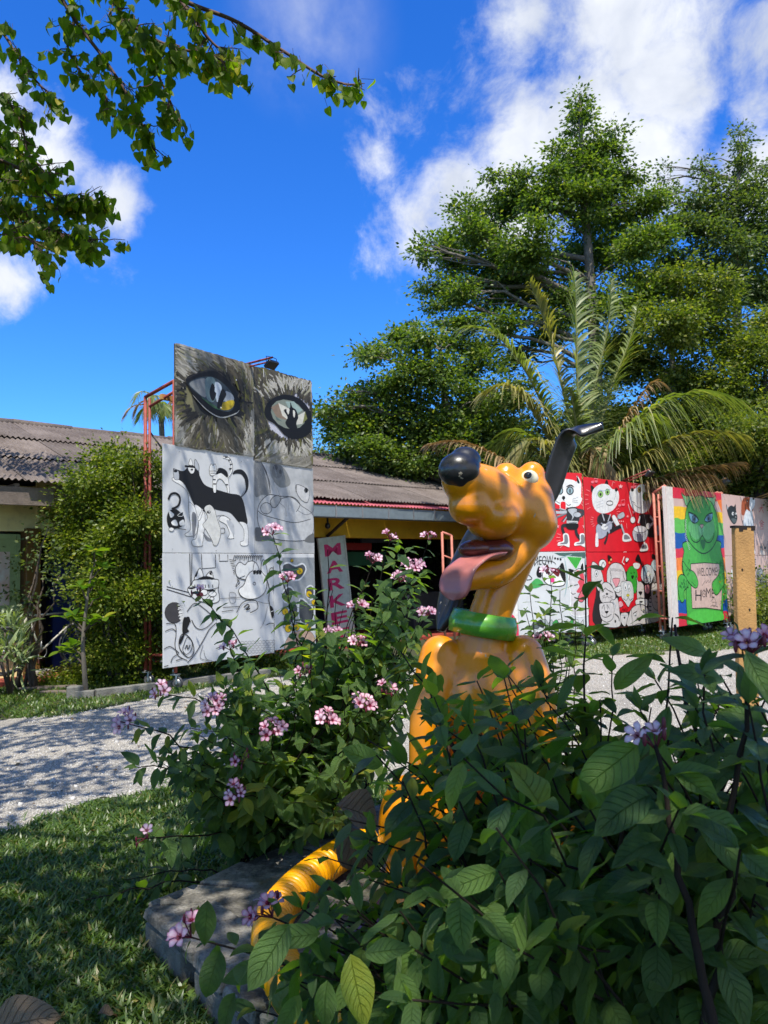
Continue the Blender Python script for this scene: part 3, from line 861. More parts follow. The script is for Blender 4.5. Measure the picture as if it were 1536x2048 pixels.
# -- fur of the big eyes
def fur(p, region, cen, rad, n, seed, light):
    rr = random.Random(seed); x0, x1, yt, yb = region
    for i in range(n):
        x = rr.uniform(x0, x1); y0_ = yt(x); y1_ = yb(x); y = rr.uniform(y0_, y1_)
        dx, dy = (x - cen[0]) / rad[0], (y - cen[1]) / rad[1]; d = math.hypot(dx, dy)
        if d < .92: continue
        L, flow = light(x, y, d)
        L = max(0, min(1, L * 1.02 + .03 + rr.gauss(0, .085)))
        c = lerp(srgb(24, 22, 20), srgb(94, 88, 72), min(1, L * 2)) if L < .5 else lerp(srgb(94, 88, 72), srgb(188, 184, 172), (L - .5) * 2)
        if rr.random() < .16: c = lerp(c, srgb(112, 112, 44), .5)
        a = flow + rr.gauss(0, .16); ln = rr.uniform(40, 120); b = rr.uniform(-.25, .25)
        pts = [(x, y), (x + math.cos(a) * ln * .5, y + math.sin(a) * ln * .5), (x + math.cos(a + b) * ln, y + math.sin(a + b) * ln)]
        p.line(pts, rr.uniform(8, 20) * (1.0 if L > .4 else 1.5), c, 0, False, True)
pL = Paint(B1, Z1, clipof(t_tl, t_m - .004, z2_ + .004, z3_), .0075, .000005)
yt = lambda x: 66 + (x - 375) * .285; yb = lambda x: 800 + (x - 300) * .165
# broad tones first
for (pts, c) in (([(378, 70), (930, 225), (930, 300), (700, 260), (480, 240), (384, 300)], srgb(112, 112, 96)), ([(384, 300), (470, 330), (520, 560), (600, 640), (560, 700), (390, 800)], srgb(120, 116, 84)),
                 ([(860, 250), (930, 270), (930, 880), (830, 860), (880, 600), (850, 420)], srgb(104, 104, 98)), ([(470, 320), (620, 270), (780, 360), (850, 520), (820, 640), (720, 640), (560, 560)], srgb(14, 14, 14)),
                 ([(560, 600), (830, 640), (850, 860), (600, 830), (520, 700)], srgb(44, 40, 32))):
    pL.poly(pts, c, 1)
def lightL(x, y, d):
    fl = math.atan2(y - 470, x - 660)
    if y < 330 + (x - 380) * .3: fl = .55 + .5 * (x - 380) / 550 if x < 700 else 1.05
    if x > 840: fl = 1.45
    L = .62 if y < 300 + (x - 380) * .25 else .5
    if x < 480: L = .78
    if x > 850: L = .62 + (.2 if y > 560 else 0)
    if d < 1.45: L *= max(0, (d - .95) / .5) * .8
    if y > 600 and 520 < x < 850: L = .32 + .3 * R.random() ** 3
    return L, fl
fur(pL, (378, 928, yt, yb), (650, 450), (205, 165), 3300, 3, lightL)
pL.dz = .00006
pL.blob([(452, 345), (540, 300), (640, 285), (730, 335), (800, 430), (830, 540), (800, 600), (700, 605), (600, 560), (510, 465)], srgb(10, 10, 11))
iris = [(474, 372), (540, 335), (640, 330), (720, 380), (775, 445), (790, 500), (775, 560), (720, 570), (640, 530), (560, 465), (500, 415)]
pL.blob(iris, srgb(54, 66, 74))
for (pts, c) in (([(480, 372), (560, 340), (600, 360), (590, 470), (520, 425)], srgb(122, 126, 128)), ([(590, 345), (650, 340), (672, 440), (640, 505), (596, 470)], srgb(98, 120, 124)),
                 ([(655, 370), (700, 390), (698, 470), (668, 500)], srgb(176, 188, 200)), ([(700, 480), (730, 430), (775, 450), (786, 492), (720, 500)], srgb(150, 158, 166)),
                 ([(700, 512), (788, 496), (776, 545), (726, 562), (690, 545)], srgb(168, 146, 30)), ([(735, 500), (786, 492), (770, 530)], srgb(200, 176, 40)), ([(560, 470), (640, 520), (700, 560), (640, 540)], srgb(58, 92, 62))):
    pL.blob(pts, c)
pL.blob([(628, 390), (640, 375), (655, 400), (652, 430), (665, 445), (650, 490), (632, 490), (618, 440)], srgb(12, 14, 18)); pL.blob([(690, 450), (708, 410), (735, 450), (712, 500), (700, 540), (672, 548), (676, 500)], srgb(16, 16, 20))
pL.line([(500, 455), (600, 560), (700, 612), (800, 585), (826, 560)], 9, srgb(170, 170, 164), 1, False, True); pL.line([(452, 345), (560, 296), (660, 286), (740, 345)], 10, srgb(50, 46, 44), 1, False, True)
pL.oval(698, 543, 5, 5, WH); pL.oval(805, 350, 4, 4, WH)
pL.build(P_eyeL)
pR = Paint(B1, Z1, clipof(t_m + .004, t_r - .02, z2_ - .05, z3_ - .012), .0035, .000005)
ytr = lambda x: 235 + (x - 930) * .345; ybr = lambda x: 885 + (x - 930) * .2
for (pts, c) in (([(936, 240), (1340, 380), (1340, 520), (1180, 440), (1020, 480), (936, 700)], srgb(70, 66, 56)), ([(1000, 480), (1060, 370), (1180, 390), (1290, 480), (1345, 600), (1340, 820), (1200, 800), (1040, 690)], srgb(190, 190, 200)),
                 ([(940, 880), (990, 800), (1150, 800), (1350, 830), (1352, 975), (1100, 930)], srgb(150, 140, 116)), ([(936, 640), (1000, 640), (1060, 760), (1000, 830), (936, 830)], srgb(90, 96, 78))):
    pR.poly(pts, c, 1)
def lightR(x, y, d):
    fl = math.atan2(y - 610, x - 1180)
    L = .42
    if d < 1.75: L = .88
    if d < 1.12: L = .2
    if y > 830 + (x - 940) * .1: L, fl = .62, 2.6
    if x < 1010: L, fl = (.22 if y < 560 or 700 < y < 800 else .45), 1.4
    if y < 420 + (x - 1000) * .35 and d > 1.7: L = .3
    return L, fl
fur(pR, (938, 1352, ytr, ybr), (1180, 608), (165, 150), 2400, 4, lightR)
pR.dz = .00006
pR.blob([(1008, 545), (1060, 480), (1150, 452), (1250, 480), (1320, 560), (1348, 640), (1320, 720), (1240, 762), (1160, 745), (1080, 660), (1020, 620)], srgb(12, 12, 13))
pR.oval(1170, 590, 128, 96, srgb(126, 134, 122), 0, K, .5)
for (pts, c) in (([(1050, 540), (1110, 510), (1160, 630), (1090, 610)], srgb(134, 116, 98)), ([(1100, 510), (1160, 540), (1165, 625), (1130, 600)], srgb(208, 206, 192)), ([(1150, 500), (1210, 500), (1270, 560), (1230, 590), (1170, 540)], srgb(150, 172, 164)),
                 ([(1235, 600), (1288, 570), (1270, 655), (1228, 662)], srgb(206, 204, 190)), ([(1288, 570), (1304, 620), (1270, 655)], srgb(120, 122, 70)), ([(1060, 560), (1080, 600), (1130, 640), (1090, 630)], srgb(96, 112, 104))):
    pR.poly(pts, c)
pR.blob([(1185, 505), (1200, 540), (1225, 560), (1240, 610), (1225, 650), (1232, 690), (1180, 690), (1150, 650), (1165, 610), (1140, 560), (1180, 545)], srgb(14, 14, 15))
pR.blob([(1160, 545), (1178, 552), (1172, 590), (1160, 570)], srgb(214, 212, 200)); pR.blob([(1205, 560), (1218, 575), (1214, 612), (1204, 596)], srgb(214, 212, 200))
for x_ in (997, 1270): pR.line([(x_, 250 + (x_ - 930) * .33), (x_ + 3, 310 + (x_ - 930) * .3)], 8, srgb(200, 200, 196), 0)
pR.build(P_eyeR)

# -- black dog, tabby cat, pup and small black cat
p = Paint(B1, Z1, clipof(t_l, t_m - .004, z1_ + .003, z2_), .0058)
p.blob([(370, 968), (385, 970), (440, 985), (480, 955), (545, 985), (555, 1020), (590, 1080), (660, 1110), (760, 1140), (845, 1165), (880, 1290), (885, 1355), (830, 1345), (770, 1280), (700, 1262), (630, 1250), (575, 1270), (520, 1225), (480, 1140), (440, 1065), (380, 1045), (372, 1010)], srgb(24, 24, 26))
p.blob([(374, 1030), (440, 1068), (480, 1150), (520, 1228), (560, 1262), (520, 1300), (485, 1240), (470, 1140), (430, 1090), (366, 1050)], WH, 3)
p.blob([(372, 975), (405, 985), (410, 1040), (378, 1040)], LG, 3); p.oval(386, 985, 14, 10, K)
p.blob([(470, 960), (500, 945), (520, 965), (512, 1000), (488, 1000)], WH, 5); p.oval(500, 975, 9, 7, K); p.line([(450, 950), (540, 960)], 14, K, 0)
p.blob([(478, 940), (490, 898), (506, 940)], WH, 3); p.blob([(520, 955), (522, 903), (548, 945), (546, 985)], LG, 4)
p.line([(845, 1165), (880, 1110), (880, 1040), (850, 995), (810, 990), (785, 1005)], 36, srgb(24, 24, 26), 1, False, True)
p.line([(850, 1160), (872, 1110), (866, 1050)], 8, LG, 1, False, True)
p.blob([(830, 1340), (885, 1360), (893, 1480), (885, 1505), (845, 1505), (838, 1480), (862, 1465), (860, 1390)], WH, 3)
p.blob([(705, 1300), (760, 1320), (790, 1440), (790, 1455), (750, 1455), (762, 1420), (738, 1360), (690, 1330)], WH, 3); p.blob([(740, 1330), (790, 1355), (790, 1430)], LG)
p.blob([(480, 1200), (540, 1280), (530, 1420), (470, 1440), (452, 1425), (490, 1390), (482, 1300)], WH, 3); p.blob([(500, 1280), (532, 1300), (520, 1430), (505, 1440)], GY)
p.blob([(520, 1220), (590, 1290), (575, 1480), (570, 1508), (510, 1508), (500, 1470), (530, 1450), (545, 1340)], WH, 3)
p.line([(668, 1300), (720, 1295), (770, 1325)], 3)
p.blob([(585, 1245), (625, 1220), (660, 1260), (668, 1295), (700, 1400), (690, 1470), (672, 1505), (650, 1500), (640, 1470), (600, 1400), (575, 1360), (610, 1310)], srgb(206, 206, 200), 3)
p.blob([(578, 1245), (560, 1320), (540, 1330), (548, 1300)], WH, 3); p.oval(617, 1272, 13, 10, K); p.oval(620, 1270, 5, 4, WH)
p.line([(700, 1385), (725, 1385), (728, 1415), (700, 1420)], 4); p.blob([(575, 1410), (605, 1440), (640, 1470), (600, 1465)], GY)
p.blob([(652, 1010), (690, 965), (740, 985), (752, 1040), (762, 1120), (750, 1140), (740, 1090), (700, 1040), (672, 1060), (668, 1130), (650, 1130), (645, 1060)], WH, 3)
p.blob([(690, 965), (742, 985), (752, 1035), (730, 1020), (700, 1000), (668, 1010)], K)
p.blob([(620, 975), (632, 935), (645, 948), (662, 935), (672, 980), (660, 1012), (630, 1015)], WH, 3); p.line([(622, 985), (668, 985)], 4); p.line([(628, 1000), (664, 1000)], 4)
p.line([(748, 1040), (775, 990), (775, 940), (755, 900), (715, 885)], 13, WH); p.line([(748, 1040), (780, 990), (780, 935), (758, 892), (715, 882)], 4)
for (x, y) in ((768, 970), (774, 940), (762, 910), (740, 890)): p.line([(x - 9, y), (x + 9, y - 3)], 9, K, 0)
for (x, y) in ((655, 1045), (658, 1075), (742, 1080)): p.line([(x - 10, y), (x + 10, y)], 8, K, 0)
p.line([(335, 1185), (350, 1150), (385, 1140), (415, 1170), (405, 1225), (360, 1250)], 16, K, 1)
p.blob([(325, 1300), (345, 1262), (385, 1250), (430, 1285), (448, 1320), (440, 1360), (400, 1385), (350, 1385), (328, 1350)], K)
p.blob([(340, 1262), (350, 1310), (375, 1290)], WH); p.blob([(398, 1295), (435, 1270), (432, 1300)], K, 3, WH); p.blob([(355, 1340), (385, 1325), (400, 1365), (365, 1362)], WH); p.blob([(412, 1340), (440, 1325), (445, 1360), (418, 1365)], WH)
p.oval(355, 1392, 18, 14, WH, 3); p.line([(400, 1385), (460, 1395)], 4)
for (x, y) in ((412, 848), (845, 920), (668, 1540), (362, 1530), (600, 830)): p.oval(x, y, 3, 3, GY)
p.build(P_dog)

# -- pencil drawing of an animal asleep in a bowl
p = Paint(B1, Z1, clipof(t_m + .004, t_r, z1_ + .003, z2_ - .055), .0015)
p.blob([(940, 915), (980, 905), (1010, 1000), (1040, 1140), (990, 1150), (940, 1150)], srgb(122, 124, 124)); p.blob([(1050, 930), (1140, 960), (1190, 1070), (1120, 1100), (1060, 1030)], srgb(130, 132, 130))
p.line([(945, 1140), (950, 1000), (975, 935), (1000, 960), (1040, 1060), (1045, 1150)], 6, GY); p.line([(985, 920), (1030, 1020), (1050, 1140)], 12, srgb(70, 70, 72), 1, False, True)
p.oval(1098, 985, 40, 52, srgb(112, 114, 114)); p.oval(1085, 960, 16, 20, srgb(80, 80, 82)); p.oval(1120, 990, 12, 16, srgb(84, 84, 84))
p.blob([(960, 1260), (985, 1195), (1040, 1150), (1110, 1160), (1200, 1170), (1270, 1230), (1345, 1290), (1350, 1400), (1300, 1465), (1150, 1470), (1030, 1440), (970, 1370)], srgb(188, 190, 190), 5, srgb(60, 60, 62))
p.line([(962, 1262), (1000, 1290), (1100, 1320), (1220, 1345), (1330, 1320)], 5, srgb(50, 50, 52)); p.oval(1020, 1245, 40, 40, srgb(176, 178, 178), 5, srgb(50, 50, 52)); p.blob([(1050, 1190), (1090, 1155), (1125, 1175), (1090, 1235), (1060, 1235)], srgb(160, 162, 162), 5, srgb(50, 50, 52))
p.line([(1115, 1180), (1200, 1165), (1255, 1215), (1230, 1270)], 5, srgb(50, 50, 52)); p.blob([(1225, 1090), (1245, 1080), (1290, 1100), (1320, 1130), (1310, 1200), (1270, 1190), (1235, 1140)], srgb(198, 198, 196), 4, srgb(60, 60, 62)); p.oval(1298, 1120, 14, 18, K)
p.line([(1230, 1085), (1228, 1130)], 7, K); p.line([(1240, 1260), (1300, 1290), (1350, 1260), (1345, 1200)], 4, GY); p.line([(1160, 1300), (1150, 1240), (1100, 1200)], 4, GY)
p.blob([(945, 1380), (1010, 1400), (1060, 1460), (945, 1470)], srgb(96, 98, 100)); p.blob([(1310, 1440), (1360, 1420), (1360, 1480), (1290, 1475)], srgb(104, 106, 106))
for i in range(22):
    x = R.uniform(945, 1340); y = R.uniform(930, 1180); p.line([(x, y), (x + R.uniform(5, 40), y + R.uniform(50, 120))], 3, lerp(GY, LG, R.random()), 0, False, True)
p.build(P_lie)

# -- line drawing: cats and a horse-headed guest at a bar
cl = clipof(t_l - .005, t_m + .36, zb, z1_ - .003)
p = Paint(B1, Z3, cl, .0048)
LN = srgb(30, 31, 36); p.fat = 1.35
for q in ([(283, 85), (290, 385)], [(305, 85), (300, 380)], [(62, 400), (270, 455)], [(60, 425), (300, 500)]): p.line(q, 7, LN, 0)
p.line([(396, 88), (402, 228), (530, 218), (530, 90)], 6, LN, 0); p.line([(566, 88), (568, 156), (650, 155), (648, 92)], 6, LN, 0)
p.oval(135, 650, 92, 100, srgb(62, 60, 62), 4)
for i in range(16): y = 570 + i * 11; p.line([(228, y), (160 + R.uniform(0, 40), y + R.uniform(5, 16))], 9, WH, 0, False, True)
p.blob([(300, 380), (320, 340), (385, 330), (540, 330), (562, 360), (555, 430), (565, 480), (560, 540), (480, 560), (330, 520), (262, 430)], srgb(212, 214, 212), 6, LN)
p.blob([(325, 330), (380, 222), (410, 305)], WH, 6, LN); p.blob([(330, 300), (362, 250), (350, 300)], K); p.blob([(440, 300), (490, 250), (505, 330)], WH, 6, LN); p.blob([(470, 275), (490, 252), (492, 290)], K)
p.blob([(365, 325), (420, 300), (480, 305), (520, 328)], K); p.line([(305, 395), (400, 420), (470, 430), (555, 410)], 6, LN)
for x in (330, 352, 380, 405, 430, 462, 500): p.line([(x, 380), (x + 4, 412)], 7, LN, 0)
p.blob([(262, 410), (345, 405), (300, 425)], K); p.oval(420, 455, 34, 30, WH, 5, LN); p.oval(500, 470, 38, 26, WH, 5, LN); p.blob([(340, 460), (400, 455), (410, 490), (360, 500)], srgb(84, 30, 40)); p.oval(495, 515, 20, 16, WH, 5, LN); p.blob([(450, 430), (520, 430), (520, 445), (460, 445)], K)
p.line([(255, 640), (330, 560), (420, 610), (520, 700), (545, 720)], 6, LN); p.line([(300, 720), (340, 790), (400, 810), (470, 770), (530, 690), (440, 700), (420, 740)], 6, LN)
p.blob([(215, 730), (240, 690), (280, 740), (260, 800), (275, 830), (215, 850)], K); p.blob([(245, 700), (275, 690), (290, 745)], K)
p.line([(55, 755), (140, 760), (150, 860), (140, 960), (170, 1060), (260, 1110)], 6, LN); p.line([(45, 830), (110, 805), (150, 830)], 6, LN); p.line([(35, 1000), (90, 975), (150, 1010), (180, 1040)], 6, LN)
p.blob([(205, 860), (260, 870), (310, 940), (320, 1030), (270, 1080), (200, 1020), (178, 940)], None, 7, LN); p.blob([(225, 960), (255, 890), (300, 920), (300, 1000), (250, 1050), (215, 1010)], None, 5, LN); p.line([(235, 1000), (255, 960), (262, 1000), (285, 960)], 7, LN); p.blob([(180, 930), (215, 860), (230, 870), (195, 950)], K)
p.line([(260, 1130), (330, 1050), (420, 900), (470, 810), (540, 745)], 7, LN); p.line([(100, 1130), (120, 1080), (170, 1048)], 6, LN); p.line([(150, 1110), (210, 1090)], 6, LN); p.line([(35, 1170), (75, 1155)], 6, LN)
p.line([(410, 960), (385, 1040), (390, 1090), (460, 1110)], 5, GY); p.line([(415, 1010), (440, 1090), (500, 1115)], 4, GY)
p.line([(610, 960), (660, 880), (640, 830)], 6, LN); p.line([(535, 995), (600, 970), (690, 955), (740, 1000)], 6, LN)
p.blob([(665, 460), (670, 550), (715, 552), (722, 470)], None, 4, GY); p.line([(667, 500), (720, 500)], 4, GY); p.line([(565, 515), (770, 505)], 4, GY); p.line([(600, 600), (760, 590)], 5, LN); p.line([(590, 640), (700, 625)], 5, LN)
p.blob([(735, 300), (720, 220), (760, 165), (810, 190), (840, 160), (900, 160), (930, 220), (900, 330), (800, 330)], srgb(214, 216, 214), 6, LN)
for i in range(9): a = i * .22; p.line([(720 - 8 * (i % 3), 150 + i * 14), (660 + 6 * i, 140 + i * 18)], 6, LN, 0, False, True)
for i in range(14): x = 700 + i * 20; p.line([(x, 140 + (i % 2) * 12), (x + 12, 100), (x + 24, 118)], 5, LN)
p.blob([(750, 430), (800, 380), (830, 300), (880, 250), (960, 250), (1015, 320), (1010, 430), (950, 500), (850, 520), (775, 490)], WH, 6, LN)
p.blob([(890, 260), (905, 165), (945, 235)], WH, 5, LN); p.blob([(965, 240), (985, 140), (1020, 230), (1015, 300)], WH, 5, LN); p.oval(900, 372, 13, 13, None, 5, LN)
for x in (900, 928, 955): p.blob([(x - 10, 250), (x + 12, 242), (x + 12, 275), (x - 8, 282)], K)
p.line([(755, 330), (720, 400), (760, 360), (735, 330), (810, 295)], 5, LN); p.line([(1020, 330), (1045, 420), (1040, 520), (1055, 600), (1090, 680)], 6, LN); p.blob([(1048, 590), (1075, 600), (1088, 660), (1072, 700)], K); p.line([(1060, 640), (1085, 630)], 5, WH, 0)
p.line([(730, 650), (780, 560), (850, 530), (920, 540), (930, 610), (860, 650)], 6, LN); p.line([(800, 600), (835, 570), (850, 590), (820, 620), (860, 610)], 9, K)
p.line([(930, 540), (1000, 560), (1040, 560)], 4, GY); p.line([(1010, 770), (1060, 750), (1110, 770), (1140, 830)], 5, LN); p.line([(1025, 590), (1000, 720), (960, 800)], 4, GY)
p.line([(1040, 260), (1060, 220), (1120, 235), (1120, 205), (1145, 240), (1160, 260)], 5, LN); p.oval(1100, 410, 30, 28, None, 5, LN); p.line([(1000, 155), (1150, 125)], 5, LN, 0)
for j in range(6):
    for i in range(12):
        x = 770 + i * 34 + (j % 2) * 17; y = 920 + j * 22 + (1150 - x) * .05
        if y < 1090 - (x - 700) * .1: p.line([(x, y), (x + 8, y - 12), (x + 22, y - 12), (x + 32, y)], 3, GY, 1, n=3)
for j in range(5):
    for i in range(3): x = 1110 + i * 24 + (j % 2) * 12; y = 690 + j * 26; p.line([(x, y), (x + 6, y - 10), (x + 16, y - 10), (x + 24, y)], 3, GY, 1, n=3)
p.build(P_bar)
p = Paint(B1, Z3, clipof(t_m + .368, t_r - .005, zb + .03, z1_ - .003), .0015)
YL = srgb(214, 178, 22)
p.blob([(1175, 120), (1490, 120), (1485, 420), (1485, 760), (1180, 800)], srgb(140, 146, 150), 0, K, 0)
for (pts) in ([(1175, 200), (1230, 170), (1300, 200), (1370, 180), (1400, 240), (1340, 330), (1250, 330), (1190, 280)], [(1170, 470), (1230, 400), (1280, 440), (1240, 540), (1190, 540)], [(1400, 420), (1450, 390), (1480, 440), (1460, 520), (1410, 500)], [(1180, 700), (1220, 640), (1300, 560), (1320, 640), (1260, 760), (1200, 780)], [(1340, 520), (1420, 560), (1480, 640), (1440, 760), (1340, 720)]):
    p.blob(pts, srgb(72, 76, 80), 16, srgb(206, 210, 212))
for (x, y, r) in ((1340, 250, 30), (1430, 470, 28), (1475, 550, 22), (1200, 640, 30), (1230, 800, 34), (1310, 790, 28), (1420, 790, 30), (1265, 150, 14)): p.oval(x, y, r, r * 1.1, YL, 4); p.line([(x - 8, y - 8), (x + 8, y + 4), (x - 4, y + 12)], 4, K)
p.blob([(1260, 850), (1440, 830), (1470, 960), (1200, 1010)], srgb(190, 160, 140), 4)
p.build(P_yel)

# -- red boards: musician cats and dogs
RD = srgb(214, 22, 38)
def note(p, x, y, s, c=srgb(236, 120, 130)):
    p.oval(x, y, s * .32, s * .25, c); p.oval(x + s * .75, y - s * .12, s * .32, s * .25, c); p.line([(x + s * .28, y), (x + s * .34, y - s), (x + s * 1.05, y - s * 1.15), (x + s * 1.02, y - s * .1)], s * .16, c, 0)
def rays(p, cx, cy, r0, r1, a0, a1, n, c=srgb(240, 150, 150), w=6):
    for i in range(n):
        a = a0 + (a1 - a0) * i / (n - 1); p.line([(cx + r0 * math.cos(a), cy + r0 * math.sin(a)), (cx + r1 * math.cos(a), cy + r1 * math.sin(a))], w, c, 0, False, True)
p = Paint(BA, Z5, clipof(tA, -.01, zA1 + .003, zA2), .0058)
p.blob([(400, 330), (420, 290), (470, 262), (560, 270), (600, 285), (602, 230), (640, 300), (640, 420), (650, 440), (620, 500), (540, 520), (460, 505), (402, 470), (388, 400)], WH)
p.blob([(450, 290), (455, 255), (480, 262), (478, 285)], K); p.blob([(604, 290), (605, 230), (628, 300)], K); p.line([(610, 240), (640, 320)], 5, WH, 0)
p.oval(450, 368, 26, 32, srgb(150, 176, 182), 9); p.oval(540, 368, 30, 34, srgb(150, 176, 182), 11); p.oval(450, 368, 5, 22, K); p.oval(540, 370, 6, 24, K)
p.line([(420, 335), (450, 320), (478, 340)], 14, K, 1, False, True); p.line([(505, 335), (545, 318), (578, 338)], 14, K, 1, False, True)
p.oval(482, 432, 15, 17, K); p.line([(415, 462), (455, 482), (482, 450)], 6); p.line([(482, 450), (520, 500), (548, 490)], 6)
p.blob([(455, 470), (500, 470), (502, 540), (480, 572), (455, 545)], RD, 8, WH)
for y in (430, 455, 475): p.line([(560, 445 + (y - 430) * .5), (610, y)], 3, GY, 0)
for i in range(30):
    a = R.uniform(-.6, 3.7); p.line([(540, 560), (540 + 150 * math.cos(a) * R.uniform(.7, 1.1), 570 + 90 * math.sin(a))], 14, R.choice([GY, LG, srgb(70, 70, 74)]), 0, False, True)
p.blob([(505, 530), (600, 520), (625, 600), (605, 660), (515, 660), (510, 600)], srgb(44, 44, 48)); p.blob([(520, 540), (560, 600), (550, 640), (600, 560), (590, 530)], LG); p.line([(510, 650), (610, 655)], 22, WH, 0); p.line([(512, 650), (608, 655)], 10, GY, 0)
p.line([(600, 540), (680, 560), (620, 600), (590, 590)], 26, srgb(60, 60, 64)); p.oval(605, 585, 34, 24, LG, 4); p.line([(510, 560), (430, 565), (370, 555)], 24, LG); p.oval(385, 562, 26, 20, WH, 3)
p.line([(365, 590), (400, 720)], 14, LG, 0); p.line([(355, 640), (402, 625)], 7, K, 0); p.line([(362, 665), (408, 650)], 7, K, 0)
p.line([(530, 680), (470, 690), (490, 770), (500, 800)], 30, srgb(40, 40, 44)); p.line([(590, 680), (600, 760), (650, 820)], 32, srgb(40, 40, 44)); p.blob([(505, 665), (610, 665), (600, 715), (520, 715)], K)
for (x, y, sg_) in ((500, 830, -1), (650, 830, 1)):
    p.blob([(x - 22, y - 70), (x + 24, y - 66), (x + 34, y + 40), (x + 10, y + 42), (x - 20, y + 30), (x - 70, y + 34), (x - 66, y + 6), (x - 24, y - 8)], WH); p.blob([(x - 12, y - 60), (x + 16, y - 56), (x + 16, y + 14), (x - 50, y + 22), (x - 46, y + 10), (x - 14, y)], GY)
rays(p, 540, 400, 130, 165, -.6, .7, 8); p.star(668, 690, 22, srgb(236, 160, 164)); p.star(425, 690, 20, srgb(236, 160, 164)); p.star(322, 735, 20, srgb(236, 160, 164)); rays(p, 540, 800, 90, 125, 2.4, 3.5, 5)
p.blob([(262, 850), (320, 820), (335, 830), (280, 885), (262, 885)], WH); p.blob([(240, 270), (250, 235), (262, 262), (330, 280), (320, 330), (260, 320)], GY)
p.blob([(40, 330), (60, 240), (150, 240), (160, 340), (100, 380)], WH, 6)
p.build(P_rock)
p = Paint(B2, Z5, clipof(.01, tB1, zB1 + .003, zB2), .0058)
# guitar dog
p.blob([(735, 385), (728, 318), (762, 350)], K); p.blob([(850, 330), (872, 262), (888, 335)], K)
p.blob([(738, 400), (760, 345), (815, 310), (880, 312), (925, 355), (960, 350), (982, 400), (975, 470), (930, 540), (860, 572), (790, 560), (748, 500)], WH)
p.oval(815, 400, 24, 30, srgb(150, 196, 110), 4); p.oval(815, 402, 9, 14, K); p.oval(878, 380, 20, 28, srgb(150, 196, 110), 4); p.oval(878, 382, 8, 13, K)
p.line([(780, 420), (800, 365), (840, 370), (905, 355)], 4, srgb(110, 150, 190)); p.oval(957, 358, 14, 18, K); p.oval(955, 352, 4, 4, RD); p.line([(958, 375), (940, 450)], 3); p.oval(898, 480, 30, 20, None, 8)
for y in (455, 480, 505): p.line([(780, y + 20), (840, y)], 3, LG, 0)
p.blob([(800, 590), (835, 575), (900, 590), (925, 640), (950, 700), (910, 740), (820, 720), (790, 650)], srgb(36, 36, 40)); p.line([(830, 575), (850, 640)], 18, LG); p.line([(905, 580), (880, 650)], 14, LG)
p.blob([(775, 690), (820, 655), (850, 670), (900, 640), (920, 680), (905, 740), (870, 770), (830, 800), (785, 790)], srgb(168, 172, 184), 5); p.oval(850, 695, 32, 30, WH, 3); p.line([(850, 695), (1020, 590)], 14, srgb(150, 152, 160), 0); p.blob([(968, 590), (1018, 560), (1032, 600), (985, 625)], LG, 4)
p.blob([(918, 600), (945, 590), (990, 680), (970, 700), (935, 650)], WH, 4); p.line([(795, 600), (790, 650), (830, 680)], 22, srgb(50, 50, 54))
p.line([(900, 740), (1000, 690), (1020, 740), (1040, 780)], 36, srgb(36, 36, 40)); p.line([(880, 740), (870, 800), (850, 850)], 30, srgb(46, 40, 44)); p.line([(1000, 670), (1030, 760)], 26, LG)
p.blob([(1020, 760), (1060, 755), (1088, 795), (1090, 820), (1018, 825)], WH); p.blob([(1028, 770), (1055, 768), (1080, 800), (1030, 808)], GY)
p.blob([(772, 760), (790, 755), (795, 860), (780, 875), (768, 860)], WH)
# drummer dog
p.blob([(1075, 405), (1090, 350), (1125, 350), (1160, 318), (1230, 310), (1275, 370), (1280, 450), (1255, 530), (1200, 572), (1130, 555), (1085, 490)], WH)
p.line([(1272, 375), (1318, 395), (1330, 450), (1322, 505)], 30, srgb(52, 26, 30), 1, False, True); p.blob([(1200, 305), (1225, 295), (1240, 315)], K)
p.oval(1102, 360, 14, 16, K); p.oval(1165, 360, 17, 26, srgb(150, 120, 60), 4); p.oval(1165, 360, 7, 11, K); p.oval(1225, 420, 34, 42, srgb(112, 158, 70)); p.oval(1225, 422, 20, 26, srgb(206, 158, 60), 4); p.oval(1225, 422, 9, 12, K)
p.line([(1100, 465), (1125, 480), (1130, 500), (1170, 525), (1185, 505)], 5); p.blob([(1112, 478), (1128, 480), (1122, 498)], WH, 3)
for y in (480, 500, 520): p.line([(1195, y), (1225, y + 12)], 3, LG, 0)
p.blob([(1160, 590), (1230, 580), (1280, 600), (1290, 700), (1290, 770), (1240, 780), (1180, 690)], srgb(30, 30, 34)); p.line([(1210, 585), (1225, 680)], 8, GY); p.line([(1260, 600), (1295, 650), (1250, 690)], 26, WH); p.line([(1170, 600), (1155, 660)], 22, WH); p.line([(1100, 620), (1062, 490)], 8, srgb(220, 190, 190), 0); p.oval(1105, 632, 22, 30, WH, 4); p.oval(1245, 688, 22, 30, WH, 4)
p.blob([(1112, 720), (1112, 800), (1145, 828), (1200, 826), (1232, 790), (1232, 715)], srgb(190, 192, 196), 5); p.oval(1172, 715, 60, 32, srgb(226, 228, 228), 5)
for x in (1130, 1150, 1172, 1195, 1215): p.line([(x, 752), (x, 822)], 5, GY, 0)
p.line([(1260, 770), (1310, 780), (1325, 800)], 34, srgb(40, 30, 34)); p.blob([(1320, 690), (1358, 690), (1345, 760), (1320, 770)], LG); p.line([(1210, 830), (1212, 870)], 26, WH); p.blob([(1195, 850), (1230, 845), (1240, 905), (1172, 915), (1178, 885)], WH); p.blob([(1200, 860), (1225, 858), (1232, 888), (1182, 892)], GY)
